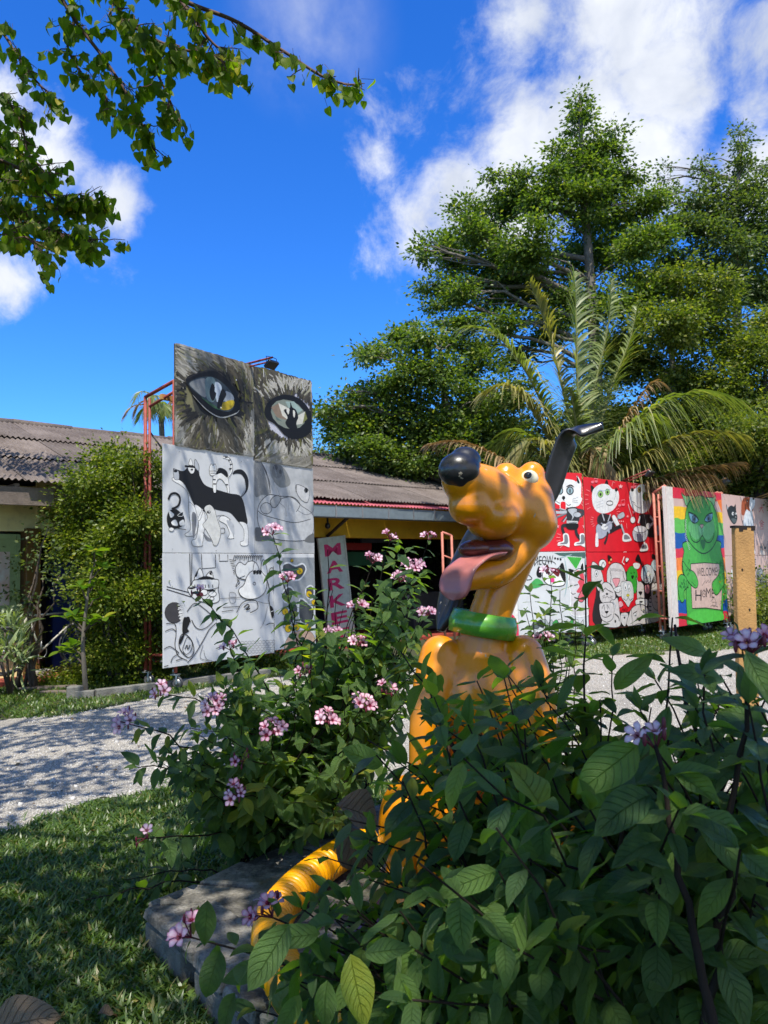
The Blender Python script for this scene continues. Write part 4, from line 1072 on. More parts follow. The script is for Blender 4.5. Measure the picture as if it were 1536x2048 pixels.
note(p, 740, 290, 45); note(p, 985, 500, 45); note(p, 1100, 335, 44); p.star(995, 330, 22, srgb(244, 180, 180)); p.star(1308, 335, 22, srgb(244, 180, 180)); p.star(1115, 560, 18, srgb(240, 150, 150)); p.star(1058, 600, 14, srgb(240, 150, 150))
p.line([(915, 330), (925, 290), (945, 300), (925, 285)], 7, srgb(240, 150, 150)); rays(p, 850, 440, 150, 185, 2.6, 3.6, 5); rays(p, 920, 560, 40, 70, -1, .4, 4); rays(p, 1290, 560, 30, 55, -1.2, .6, 5); rays(p, 800, 640, 55, 80, 2.4, 3.6, 5); p.line([(1045, 660), (1050, 710)], 6, srgb(240, 150, 150), 0)
for x in (985, 1000, 1015): p.line([(x, 640), (x + 3, 650)], 8, WH, 0)
p.build(P_band)
# crowd of white heads
p = Paint(B2, ZC, clipof(.01, tB1 + .02, zB0, zB1 - .003), .0015)
CW = srgb(208, 202, 198)
def hd_(pts, wd=14, f=CW): p.blob(pts, f, wd)
p.blob([(165, 430), (300, 600), (340, 780), (480, 700), (760, 560), (1000, 470), (1400, 580), (1420, 1100), (1180, 1560), (200, 1560), (200, 900)], srgb(40, 34, 36))
p.blob([(640, 1000), (1000, 960), (900, 1230), (640, 1300)], RD); p.blob([(760, 460), (1000, 430), (1010, 760), (900, 760)], RD)
hd_([(120, 420), (210, 430), (290, 560), (330, 700), (340, 900), (240, 920), (180, 760), (120, 800)]); p.oval(205, 605, 28, 60, WH, 10); p.oval(205, 615, 12, 24, K)
p.oval(315, 430, 66, 80, WH, 14); p.line([(290, 490), (325, 400), (350, 460)], 16)
hd_([(400, 760), (400, 560), (470, 440), (560, 410), (660, 450), (720, 560), (745, 720), (690, 790), (690, 980), (600, 1020), (520, 900), (470, 800)]); p.line([(450, 540), (470, 660), (460, 770)], 16); p.line([(690, 560), (690, 650), (720, 720)], 16)
for i in range(9): p.line([(450 + i * 26, 500 + i * 4), (480 + i * 24, 560 + i * 2)], 14, K, 0, False, True)
p.blob([(500, 700), (625, 700), (600, 800), (560, 850), (520, 790)], srgb(226, 150, 156), 10); p.blob([(520, 880), (640, 830), (650, 900), (600, 950), (540, 930)], WH, 10)
for x in (555, 585, 612): p.line([(x, 885), (x + 4, 940)], 8, K, 0)
p.blob([(755, 720), (760, 560), (830, 470), (920, 520), (950, 640), (940, 760), (920, 940), (880, 950), (850, 800)], srgb(56, 160, 52), 8); p.oval(830, 600, 8, 14, K); p.oval(885, 590, 8, 14, K); p.blob([(830, 650), (880, 645), (855, 710)], K)
p.blob([(905, 360), (960, 255), (1020, 400), (1030, 480), (990, 420), (940, 390)], K); p.blob([(865, 430), (930, 410), (990, 440), (960, 520), (890, 510)], WH, 6); p.blob([(1205, 330), (1215, 250), (1310, 320), (1300, 370), (1240, 340)], K); p.blob([(1190, 470), (1230, 360), (1300, 380), (1340, 520), (1270, 560)], srgb(190, 214, 220), 8)
hd_([(1010, 620), (1030, 500), (1110, 440), (1200, 480), (1250, 600), (1220, 700), (1180, 780), (1080, 780), (1020, 700)], 10, srgb(200, 208, 212)); p.oval(1080, 560, 36, 90, srgb(160, 196, 210), 6); p.oval(1140, 610, 26, 50, WH, 6); p.oval(1110, 715, 40, 34, WH, 8); p.line([(1040, 750), (1110, 790), (1190, 740)], 16)
p.blob([(1080, 820), (1160, 815), (1165, 930), (1125, 975), (1085, 930)], srgb(230, 150, 156), 8)
p.line([(1245, 770), (1250, 600), (1275, 760)], 14, WH); p.line([(1300, 600), (1340, 720), (1350, 800)], 60, srgb(170, 168, 168))
hd_([(650, 770), (740, 740), (830, 760), (870, 900), (870, 1060), (820, 1130), (780, 1210), (720, 1130), (660, 1040), (650, 900)], 9, srgb(206, 206, 202)); p.oval(725, 840, 34, 75, WH, 8, srgb(90, 130, 150)); p.oval(795, 860, 28, 66, WH, 8, srgb(90, 130, 150)); p.oval(725, 865, 8, 24, K); p.oval(790, 880, 8, 22, K); p.oval(770, 1000, 28, 24, srgb(206, 196, 60), 6); p.line([(690, 1060), (740, 1090), (775, 1040), (810, 1090), (855, 1050)], 10)
hd_([(935, 770), (915, 650), (960, 750), (1000, 750), (1060, 830), (1075, 1000), (1060, 1060), (1000, 1070), (940, 1060), (930, 900)]); p.blob([(960, 935), (1030, 935), (1000, 1000)], K); p.line([(1000, 990), (1000, 1040), (960, 1045)], 10); p.line([(1000, 1040), (1050, 1050)], 10)
hd_([(920, 1080), (1120, 1070), (1110, 1200), (940, 1200)], 10, WH); p.blob([(980, 1105), (1040, 1105), (1010, 1140)], K)
hd_([(260, 930), (300, 800), (370, 760), (450, 800), (530, 930), (540, 1060), (470, 1130), (340, 1150), (270, 1080)]); p.line([(280, 920), (330, 910)], 14); p.line([(300, 950), (360, 870), (400, 900), (500, 950)], 14); p.oval(390, 975, 22, 20, K); p.line([(360, 1050), (395, 1020), (430, 1050)], 10)
for q in ([(310, 1020), (350, 1000)], [(315, 1050), (350, 1030)], [(450, 1010), (500, 1030)], [(440, 1030), (490, 1060)]): p.line(q, 8, K, 0)
p.blob([(570, 1160), (640, 1100), (685, 1170), (640, 1215), (590, 1200)], srgb(226, 160, 166), 6)
hd_([(440, 1120), (520, 1080), (580, 1050), (620, 1300), (620, 1560), (330, 1560), (300, 1460)], 12)
hd_([(250, 1180), (300, 1140), (480, 1130), (520, 1240), (500, 1400), (440, 1470), (360, 1480), (280, 1400)], 12); p.line([(300, 1240), (340, 1170), (350, 1280)], 12); p.line([(400, 1260), (390, 1170), (430, 1240)], 12); p.blob([(350, 1290), (420, 1285), (385, 1330)], K); p.line([(290, 1350), (330, 1390), (400, 1390), (470, 1340)], 14); p.line([(385, 1330), (385, 1385)], 10); p.line([(490, 1110), (545, 1190), (540, 1240)], 26, LG); p.blob([(540, 1440), (555, 1470), (540, 1500), (525, 1470)], K); p.line([(530, 1330), (600, 1400), (610, 1470)], 24)
hd_([(640, 1340), (700, 1310), (770, 1330), (765, 1440), (710, 1560), (640, 1470)], 8); p.line([(655, 1365), (755, 1360)], 16, LG, 0); p.blob([(690, 1390), (720, 1390), (705, 1430)], K)
for i in range(8): p.line([(650 + i * 14, 1290 - (i % 3) * 30), (670 + i * 14, 1270 - (i % 2) * 30)], 12, srgb(120, 16, 24), 0)
hd_([(770, 1560), (790, 1340), (850, 1220), (970, 1160), (1090, 1200), (1160, 1330), (1185, 1560)], 14); p.line([(830, 1250), (840, 1400), (850, 1560)], 14); p.line([(1110, 1300), (1080, 1420), (1110, 1560)], 14); p.blob([(925, 1410), (1020, 1405), (975, 1470)], K); p.line([(900, 1530), (960, 1510), (1030, 1520)], 10); p.line([(860, 1330), (930, 1285)], 12); p.line([(1000, 1260), (1070, 1320)], 12); p.oval(900, 1345, 26, 30, WH, 6); p.oval(1040, 1340, 26, 28, WH, 6); p.oval(905, 1360, 12, 12, GY); p.oval(1035, 1355, 12, 12, GY)
hd_([(1140, 1110), (1220, 1000), (1400, 1200), (1400, 1400), (1180, 1480)], 10)
for y in (1040, 1110, 1190, 1260): p.blob([(1150, y), (1190, y + 8), (1185, y + 26), (1150, y + 18)], K)
hd_([(1185, 900), (1230, 790), (1320, 780), (1400, 850), (1425, 1000), (1400, 1180), (1310, 1270), (1230, 1220), (1190, 1060)], 13, srgb(206, 202, 196)); p.blob([(1195, 870), (1215, 770), (1260, 830)], CW, 10); p.blob([(1350, 830), (1390, 770), (1405, 880)], CW, 10)
p.oval(1245, 950, 30, 26, YL, 8, K, .25); p.oval(1352, 952, 30, 26, YL, 8, K, -.25); p.oval(1250, 952, 7, 22, K); p.oval(1348, 954, 7, 22, K)
p.blob([(1268, 1010), (1315, 1010), (1292, 1050)], K); p.line([(1250, 1110), (1292, 1130), (1330, 1105)], 8); p.line([(1292, 1050), (1292, 1125)], 7)
p.blob([(1230, 1310), (1330, 1300), (1330, 1380), (1240, 1390)], srgb(190, 216, 220), 6, srgb(90, 120, 130)); p.blob([(400, 275), (460, 300), (480, 360), (440, 340), (425, 400)], K); p.oval(430, 410, 14, 20, srgb(230, 150, 60)); p.oval(460, 355, 14, 20, srgb(230, 190, 120))
p.line([(700, 300), (660, 400), (700, 440)], 24, WH, 0); p.blob([(720, 360), (740, 320), (785, 345), (740, 400)], WH, 8)
p.build(P_crowd)
# graffiti faces
gx0 = BA.tz(1036, 1200)[0]
p = Paint(BA, ZA, clipof(gx0, 0, zA0, zA1 - .003), .0015)
p.blob([(85, 1010), (250, 1000), (210, 1250), (90, 1420)], srgb(190, 170, 174), 0, K, 0); p.blob([(80, 1080), (140, 1120), (165, 1250), (150, 1400), (80, 1400)], srgb(40, 38, 42)); p.blob([(120, 1190), (250, 1290), (150, 1300)], None, 10)
p.blob([(500, 1000), (930, 990), (940, 1060), (700, 1050), (560, 1030)], srgb(70, 98, 92), 0, K, 0); p.blob([(640, 1040), (820, 1050), (750, 1190)], srgb(62, 164, 62), 6, WH, 0); p.blob([(860, 1020), (935, 1010), (975, 1500), (930, 1700), (880, 1500), (850, 1200)], srgb(64, 84, 84))
for q in ([(880, 1060), (940, 1300)], [(870, 1100), (930, 1500)], [(900, 1040), (950, 1240)], [(620, 1060), (650, 1300), (620, 1500)], [(700, 1020), (560, 1060)]): p.line(q, 16, srgb(150, 176, 178), 1, False, True)
p.text('MEOW', 275, 1040, 490, 1140, K, -.05); p.line([(275, 1150), (330, 1090), (480, 1100), (520, 1130)], 8)
for x in (512, 543, 575): p.oval(x, 1062 + (x - 512) * .2, 11, 14, K)
p.blob([(300, 1220), (330, 1150), (360, 1240), (350, 1280), (310, 1270)], K); p.blob([(380, 1200), (400, 1130), (440, 1170), (540, 1180), (600, 1120), (630, 1330), (560, 1380), (430, 1360), (370, 1280)], WH, 10)
p.blob([(395, 1190), (420, 1130), (445, 1180), (420, 1240)], srgb(80, 24, 28)); p.blob([(450, 1170), (560, 1190), (550, 1270), (500, 1240)], srgb(110, 30, 36)); p.blob([(560, 1190), (600, 1120), (630, 1330), (590, 1290)], K); p.oval(440, 1230, 16, 20, K); p.blob([(440, 1260), (490, 1270), (465, 1305)], K); p.blob([(470, 1270), (500, 1280), (500, 1330), (460, 1330)], srgb(220, 60, 130))
p.blob([(210, 1390), (300, 1290), (380, 1350), (300, 1400)], srgb(70, 160, 84))
p.blob([(660, 1300), (690, 1220), (665, 1180), (730, 1200), (800, 1170), (825, 1105), (850, 1220), (870, 1400), (860, 1560), (900, 1700), (700, 1700), (690, 1480)], srgb(200, 196, 196), 14, WH); p.blob([(665, 1180), (730, 1200), (690, 1230)], K); p.blob([(800, 1180), (825, 1110), (835, 1190)], K); p.line([(668, 1310), (690, 1220), (740, 1200), (800, 1180), (850, 1260), (862, 1420)], 8)
p.blob([(755, 1200), (830, 1230), (845, 1360), (800, 1450), (755, 1440), (790, 1380), (770, 1330), (800, 1280)], srgb(206, 70, 84)); p.line([(730, 1370), (770, 1360)], 10); p.line([(680, 1370), (700, 1368)], 8); p.line([(690, 1450), (715, 1470), (745, 1460)], 8); p.blob([(770, 1520), (830, 1410), (870, 1460), (820, 1560)], srgb(206, 96, 106), 8)
for i in range(10): p.blob([(240 + i * 60, 1850 - (i % 3) * 40), (290 + i * 60, 1760), (330 + i * 55, 1850)], R.choice([srgb(90, 100, 98), srgb(60, 150, 70), srgb(40, 42, 44), srgb(200, 200, 196), srgb(160, 170, 168)]), 5)
p.build(P_graf)
p = Paint(BA, ZA, clipof(tA - .3, gx0 - .005, zA0, zA1 - .003), .0015)
p.blob([(-300, 1000), (80, 1000), (95, 1400), (120, 2000), (-300, 2000)], srgb(224, 220, 214), 0, K, 0); p.blob([(40, 1200), (85, 1180), (92, 1480), (60, 1560), (10, 1500)], srgb(222, 40, 86)); p.blob([(0, 1700), (60, 1740), (130, 1950), (100, 2000), (20, 1850)], srgb(222, 50, 86)); p.line([(0, 1820), (60, 1880)], 26, K)
p.build(P_grafl)

# -- the green cat on rainbow stripes
p = Paint(BC, Z6, clipof(0, tC1 - .005, zC0, zC2, .001), .0015)
bands = [srgb(214, 40, 66), srgb(238, 120, 44), srgb(240, 190, 20), srgb(96, 182, 74), srgb(16, 84, 160), srgb(214, 44, 66), srgb(240, 130, 50), srgb(240, 190, 20), srgb(96, 182, 74), srgb(16, 84, 160), srgb(214, 44, 66)]
eL = [165, 260, 355, 470, 610, 760, 860, 985, 1110, 1270, 1400, 1545]; eR = [215, 300, 415, 525, 650, 765, 850, 985, 1115, 1255, 1375, 1500]
p.blob([(150, 150), (222, 168), (300, 1560), (190, 1560)], srgb(220, 210, 200), 0, K, 0)
for i, c in enumerate(bands):
    top = [(218 + j * 33 + i * 6, eL[i] + (eR[i] - eL[i]) * j / 16 + (R.uniform(-9, 9) if i else -10)) for j in range(18)]
    bot = [(222 + j * 33 + i * 6, eL[i + 1] + (eR[i + 1] - eL[i + 1]) * j / 16 + 14) for j in range(18)]
    p.poly(top + bot[::-1], c)
GN, GD, GL = srgb(74, 170, 66), srgb(40, 112, 52), srgb(132, 204, 140)
p.blob([(340, 700), (330, 800), (312, 900), (320, 1010), (360, 1080), (350, 1200), (360, 1400), (390, 1530), (680, 1500), (710, 1300), (725, 1100), (720, 950), (690, 780), (660, 690)], GN, 11, srgb(14, 40, 20))
p.blob([(305, 225), (340, 252), (430, 262), (360, 350), (335, 300)], GL, 9, srgb(14, 40, 20)); p.blob([(638, 245), (620, 270), (540, 275), (610, 370), (632, 310)], GL, 9, srgb(14, 40, 20))
p.blob([(345, 440), (375, 320), (440, 262), (510, 255), (590, 310), (640, 400), (662, 520), (655, 660), (600, 770), (520, 815), (440, 770), (365, 670), (340, 560)], GN, 12, srgb(14, 40, 20))
for q in ([(430, 300), (455, 380)], [(470, 275), (480, 370)], [(510, 270), (512, 360)], [(550, 290), (540, 370)], [(400, 350), (430, 400)], [(590, 340), (570, 400)]): p.line(q, 18, GD, 0, False, True)
p.blob([(385, 500), (380, 600), (440, 680), (500, 640), (495, 560)], lerp(GN, GL, .5)); p.blob([(610, 490), (625, 600), (570, 680), (515, 640), (520, 560)], lerp(GN, GL, .5)); p.blob([(470, 560), (505, 540), (530, 560), (500, 640)], GL); p.blob([(490, 690), (540, 690), (520, 780)], GD)
p.blob([(376, 415), (420, 430), (470, 490), (430, 520), (395, 490)], srgb(120, 176, 196), 10, srgb(14, 40, 30)); p.oval(425, 478, 20, 34, srgb(92, 120, 140), 6); p.oval(428, 480, 8, 18, K); p.blob([(608, 420), (560, 440), (530, 490), (565, 508), (600, 485)], srgb(120, 176, 196), 10, srgb(14, 40, 30)); p.oval(572, 474, 18, 30, srgb(92, 120, 140), 6); p.oval(570, 476, 8, 16, K)
p.line([(372, 412), (440, 440), (475, 488)], 12, srgb(14, 40, 20)); p.line([(612, 418), (560, 436), (528, 488)], 12, srgb(14, 40, 20))
p.blob([(484, 535), (520, 532), (504, 570)], srgb(206, 170, 160), 6); p.line([(504, 570), (506, 640)], 8, srgb(14, 40, 20)); p.line([(388, 605), (400, 670), (440, 705), (480, 690), (508, 640), (545, 700), (590, 700), (622, 640), (618, 615)], 10, srgb(14, 40, 20))
p.blob([(395, 915), (530, 905), (670, 915), (700, 1180), (690, 1365), (540, 1345), (410, 1350), (400, 1150)], srgb(208, 176, 162), 9, srgb(14, 40, 20), 0)
p.text('WELCOME', 455, 955, 650, 1035, srgb(40, 30, 34), -.03); p.text('H', 440, 1170, 500, 1275, srgb(40, 30, 34)); p.oval(525, 1205, 18, 34, None, 8, srgb(40, 30, 34)); p.line([(512, 1220), (530, 1180), (535, 1215), (518, 1200)], 5, srgb(40, 30, 34)); p.text('ME', 545, 1150, 625, 1240, srgb(40, 30, 34), .1)
p.line([(505, 1130), (540, 1080), (545, 1105), (565, 1075), (572, 1100), (592, 1070)], 5, srgb(70, 50, 54)); p.line([(590, 1285), (620, 1245), (645, 1290), (600, 1290), (612, 1330), (632, 1330), (640, 1295)], 5, srgb(40, 30, 34), 0); p.line([(588, 1330), (612, 1318), (660, 1335)], 5, srgb(40, 30, 34), 0)
p.blob([(315, 890), (370, 960), (430, 1000), (465, 1080), (460, 1140), (430, 1150), (380, 1100), (330, 1020)], GN, 9, srgb(14, 40, 20)); p.blob([(700, 900), (660, 1030), (610, 1090), (605, 1150), (640, 1220), (690, 1170), (722, 1080)], GN, 9, srgb(14, 40, 20)); p.line([(400, 1090), (440, 1130)], 6, srgb(14, 40, 20)); p.line([(640, 1210), (625, 1160)], 6, srgb(14, 40, 20))
p.blob([(268, 1080), (300, 1020), (350, 1050), (360, 1140), (330, 1180), (330, 1270), (305, 1290), (280, 1230)], GN, 9, srgb(14, 40, 20)); p.blob([(350, 1100), (365, 1080), (370, 1150)], GN, 7, srgb(14, 40, 20)); p.blob([(410, 1380), (690, 1385), (680, 1500), (400, 1520)], srgb(84, 190, 72))
for i in range(46):
    x = R.choice([R.uniform(325, 400), R.uniform(650, 710), R.uniform(285, 340)]); y = R.uniform(860, 1060) if x > 345 else R.uniform(1060, 1150); p.line([(x, y), (x + R.uniform(-14, 14), y + R.uniform(12, 26))], 12, GD, 0, False, True)
for i in range(20): y = 480 + i * 15; p.line([(350 + (0 if y < 640 else (y - 640) * .3), y), (336 + (0 if y < 640 else (y - 640) * .3), y + 16)], 5, WH, 0, False, True)
p.build(P_green)
# -- pink board
cD = clipof(tC1, tD1, zD1 + .003, zC2 - .01)
p = Paint(BC, ZD, cD, .0015)
p.blob([(330, 420), (340, 520), (400, 480), (480, 420), (510, 800), (512, 950), (480, 950), (440, 700), (370, 640)], srgb(118, 104, 108))
p.blob([(335, 380), (345, 270), (400, 210), (470, 220), (510, 250), (512, 310), (490, 360), (470, 400), (400, 400), (370, 450), (340, 440)], srgb(168, 84, 52)); p.blob([(450, 225), (490, 222), (512, 260), (508, 320), (480, 372), (450, 390), (440, 330)], srgb(226, 228, 232)); p.oval(490, 240, 13, 15, K); p.oval(415, 262, 9, 14, K); p.oval(412, 272, 5, 5, WH)
p.blob([(400, 380), (440, 400), (470, 380), (480, 470), (495, 640), (500, 850), (510, 940), (430, 940), (400, 800), (365, 560), (372, 470)], srgb(220, 224, 228)); p.blob([(415, 640), (460, 660), (470, 860), (430, 900)], srgb(176, 182, 190)); p.line([(420, 520), (440, 640), (430, 760)], 8, srgb(180, 184, 190)); p.blob([(420, 905), (480, 905), (484, 955), (424, 955)], srgb(92, 86, 92)); p.blob([(440, 400), (470, 395), (462, 420)], LG)
p.blob([(140, 310), (165, 350), (205, 325), (240, 340), (262, 310), (270, 400), (285, 480), (270, 540), (240, 565), (200, 520), (165, 440)], srgb(36, 40, 42)); p.blob([(150, 330), (168, 352), (160, 380)], LG); p.oval(228, 430, 15, 22, WH); p.oval(232, 432, 7, 12, K); p.oval(268, 430, 8, 14, WH); p.blob([(205, 500), (240, 490), (280, 510), (240, 550)], srgb(84, 92, 92)); p.line([(270, 470), (255, 475)], 6, WH, 0)
rc = srgb(206, 44, 60)
p.line([(565, 360), (618, 350)], 8, rc, 0); p.line([(590, 308), (588, 360), (566, 412)], 9, rc); p.line([(592, 358), (606, 390), (622, 420)], 9, rc); p.line([(604, 316), (612, 328)], 8, rc, 0)
p.line([(592, 510), (578, 540), (565, 552)], 8, rc); p.line([(592, 510), (612, 538), (628, 545)], 8, rc); p.line([(580, 556), (616, 552)], 7, rc, 0); p.line([(598, 540), (598, 590)], 7, rc, 0); p.line([(572, 576), (624, 570)], 7, rc, 0); p.line([(582, 596), (580, 628), (614, 626), (616, 592), (582, 596)], 7, rc, 0)
p.blob([(545, 780), (565, 850), (600, 800), (650, 840), (678, 780), (678, 960), (560, 960)], srgb(168, 140, 130)); p.oval(592, 860, 13, 18, K); p.oval(638, 868, 13, 18, K); p.oval(592, 855, 4, 5, WH); p.blob([(575, 910), (620, 900), (640, 955), (580, 955)], srgb(214, 196, 186))
for i in range(26): x = R.uniform(555, 675); y = R.uniform(810, 940); p.line([(x, y), (x + R.uniform(-8, 8), y + 18)], 5, R.choice([srgb(110, 84, 76), srgb(206, 180, 170)]), 0, False, True)
p.line([(672, 305), (676, 345)], 8, rc, 0)
p.build(P_beag)
p = Paint(BC, ZD, clipof(tC1, tD1, zC0 + .06, zD1 - .003), .0015)
p.blob([(525, 1200), (540, 1140), (590, 1125), (630, 1200), (660, 1320), (690, 1440), (700, 1700), (660, 1680), (640, 1480), (590, 1380), (545, 1300)], srgb(120, 124, 126)); p.blob([(565, 1150), (590, 1150), (605, 1190), (580, 1200)], LG)
for i in range(70):
    y = R.uniform(1210, 1640); x = 575 + (y - 1210) * .28 + R.uniform(-38, 38); p.line([(x, y), (x + R.uniform(-6, 10), y + 16)], 5, R.choice([WH, srgb(70, 74, 78), LG]), 0, False, True)
p.oval(582, 1278, 10, 14, K); p.line([(530, 1240), (550, 1320), (600, 1380)], 6, srgb(90, 80, 80)); p.blob([(425, 995), (520, 990), (522, 1075), (425, 1080)], srgb(214, 190, 184), 4, srgb(130, 100, 100), 0)
for (x, y) in ((428, 1040), (470, 1045), (508, 1018), (506, 1050)): p.oval(x, y, 8, 14, K)
p.blob([(200, 1150), (225, 1170), (235, 1290), (215, 1280)], WH); p.blob([(440, 1440), (462, 1480), (460, 1600), (440, 1600)], srgb(226, 210, 200)); p.blob([(185, 1380), (240, 1500), (250, 1580), (200, 1520)], srgb(150, 124, 124))
p.build(P_kit)
# ------------------------------------------------------------------ trees behind the boards
BARK = pmat('pale_bark', (.16, .14, .115), .9, var=.35, scale=9, bump=.6, bscale=30, dirt=.4)
BARKD = pmat('dark_bark', (.075, .055, .042), .9, var=.35, scale=9, bump=.6, bscale=30, dirt=.4)
LF_A = leafmat('tree_leaf', (.030, .062, .012), (.150, .215, .042), (.26, .28, .06), trans=.38, rough=.42, spec=.4)
LF_B = leafmat('tree_leaf_warm', (.042, .074, .012), (.19, .225, .042), (.30, .28, .06), trans=.38, rough=.42, spec=.4)
LF_C = leafmat('tree_leaf_blue', (.030, .062, .020), (.145, .185, .062), trans=.36, rough=.42, spec=.4)

def rand_dirs(n):
    a = NR.normal(size=(n, 3)); return unit(a)

def crown_points(clumps, dens, spray=14, sr=.30, flat=.5, droop=.25):
    """leaf positions: every clump is a cloud of sprays sitting mostly near its skin"""
    P = []; D = []
    for (c, r) in clumps:
        ns = max(5, int(dens * r * r))
        nb = int(max(3, min(12, 9 * r + 2)))               # branchlets of the clump, each carrying its own tuft
        bd = rand_dirs(nb); bc = bd * (r * NR.uniform(.45, 1.0, nb))[:, None] * np.array((1, 1, .8))
        w_ = NR.integers(0, nb, ns)
        cen = np.array(c) + bc[w_] * NR.uniform(.35, 1.08, ns)[:, None] ** .6 + NR.normal(size=(ns, 3)) * r * np.array((.22, .22, .13))
        d = bd[w_]
        k = NR.integers(int(spray * .5), int(spray * 1.5), ns)
        idx = np.repeat(np.arange(ns), k)
        off = NR.normal(size=(len(idx), 3)) * sr * np.array((1, 1, flat)) * NR.uniform(.4, 1.1, ns)[idx][:, None]
        P.append(cen[idx] + off)
        D.append(unit(off + d[idx] * .25 * sr * 2 + NR.normal(size=off.shape) * sr * .5 - np.array((0, 0, droop * sr))))
    return np.concatenate(P), np.concatenate(D)

def crown_mesh(name, clumps, dens, size, mat, parent, spray=14, sr=.3, flat=.5, tmpl=LEAF4, upn=1.1):
    P, D = crown_points(clumps, dens, spray, sr, flat)
    N_ = unit(NR.normal(size=P.shape) * .75 + np.array((0, 0, upn)))
    V, T = scatter(P, D, N_, size * NR.uniform(.65, 1.25, len(P)), *tmpl)
    me = np_mesh(name, V, T)
    return link(name, me, mat, parent)

def limb_path(a, b, bow=.15, n=7, wig=.04):
    a, b = Vector(a), Vector(b); L = (b - a).length; up = Vector((0, 0, 1)); out = []
    for i in range(n + 1):
        t = i / n
        p = a.lerp(b, t) + up * (bow * L * math.sin(PI * t) * .6) + Vector((R.uniform(-1, 1), R.uniform(-1, 1), R.uniform(-1, 1))) * (wig * L * math.sin(PI * t))
        out.append(p)
    return out

def px_clumps(lst, depth, jit=.9):
    out = []
    for q in lst:
        x, y, r = q[:3]; d = depth + (q[3] if len(q) > 3 else R.uniform(-jit, jit) * 1.2)
        out.append((at(x, y, d), r / F * d))
    return out

def tree(name, label, depth, trunk_px, base_px, clumps_px, dens, size, mat, bark=BARK, r0=.22, group='trees beyond the painted boards', top=None, jit=.9, spray=16, sr=.21, flat=.42):
    base = at(base_px[0], base_px[1], depth); base.z = 0
    t = thing(name, label, 'tree', base, group)
    cl = px_clumps(clumps_px, depth, jit)
    tp = [base] + [at(x, y, depth) for x, y in trunk_px]
    path = [Vector(p) for p in catmull(tp, 4)]
    m = MB(); m.tube(path, [max(.03, r0 * (1 - .85 * i / (len(path) - 1))) for i in range(len(path))], 9)
    tr = m.build('trunk', bark, t)
    for (c, r) in cl:
        zc = c.z - .35 * r - .25 * (c.xy - base.xy).length * .8
        j = min(range(len(path)), key=lambda k: abs(path[k].z - max(zc, 1.2)))
        a = path[j]; b = Vector(c)
        L = (b - a).length; rr = min(max(.02, .02 * L), r0 * .45)
        pp = limb_path(a, b, .1, 6)
        m = MB(); m.tube(pp, [rr * (1 - .75 * i / 6) for i in range(7)], 6, False)
        for k in range(5):
            s_ = pp[R.randint(3, 6)]; e = Vector(c) + Vector(rand_dirs(1)[0]) * r * R.uniform(.6, 1.0)
            m.tube(limb_path(s_, e, .05, 4, .06), [rr * .35, rr * .28, rr * .2, rr * .14, rr * .08], 5, False)
        m.build('limb', bark, tr)
    crown_mesh('crown', cl, dens, size, mat, t, spray, sr, flat)
    return t

tree('broadleaf_tree', 'tallest dense green tree with a narrow spire top rising behind the palm', 19.5,
     [(1195, 900), (1190, 700), (1178, 520), (1165, 350), (1160, 200)], (1195, 1200),
     [(1158, 188, 15, 0), (1163, 215, 22, 0), (1160, 245, 30, 0), (1172, 285, 42, 0), (1180, 335, 55, 0), (1226, 262, 20, 0), (1224, 300, 30, 0), (1130, 335, 36), (1110, 300, 18), (1095, 345, 25), (1215, 350, 45),
      (1150, 405, 70), (1225, 410, 72), (1075, 405, 58), (1015, 385, 46), (985, 352, 20), (980, 425, 50), (925, 420, 30), (1290, 405, 48), (1270, 345, 24), (1040, 350, 26),
      (935, 470, 46), (880, 492, 36), (845, 500, 24), (905, 520, 44), (985, 510, 70), (1075, 500, 80), (1180, 500, 84), (1285, 500, 76), (870, 570, 36), (920, 585, 44), (985, 590, 52), (880, 610, 24), (1050, 590, 60), (1260, 600, 70), (1150, 600, 72), (1000, 650, 42), (940, 650, 30), (1090, 660, 50), (1010, 560, 50), (960, 690, 30), (1030, 720, 36)],
     300, .110, LF_A, r0=.24)
tree('broadleaf_tree', 'low spreading bright green tree in front of the sky left of the palm', 18.0,
     [(905, 900), (890, 800), (880, 700)], (905, 1180),
     [(730, 712, 26), (765, 705, 36), (800, 680, 36), (822, 662, 20), (850, 672, 44), (905, 640, 34), (870, 740, 72), (800, 760, 60), (745, 790, 44), (712, 800, 28), (690, 782, 16), (660, 815, 26), (640, 826, 20), (680, 845, 40), (720, 850, 50), (780, 850, 66), (860, 840, 76), (930, 800, 70), (950, 730, 50), (700, 890, 40), (660, 870, 22), (750, 905, 56), (830, 915, 66), (910, 900, 76), (990, 850, 66), (930, 690, 36), (960, 930, 70), (1020, 780, 50)],
     300, .106, LF_A, r0=.2, jit=.7)
tree('broadleaf_tree', 'yellow-green bushy tree behind the palm at the right', 18.6,
     [(1340, 900), (1345, 750), (1340, 620)], (1335, 1200),
     [(1300, 570, 60), (1370, 560, 66), (1250, 660, 66), (1330, 650, 86), (1400, 650, 80), (1240, 740, 70), (1310, 740, 86), (1390, 740, 86), (1290, 840, 86), (1370, 840, 90), (1210, 830, 70), (1430, 600, 50), (1200, 900, 70), (1280, 920, 80), (1360, 930, 80), (1440, 560, 36), (1460, 690, 60), (1450, 800, 70), (1440, 900, 80)],
     290, .100, LF_B, r0=.2)
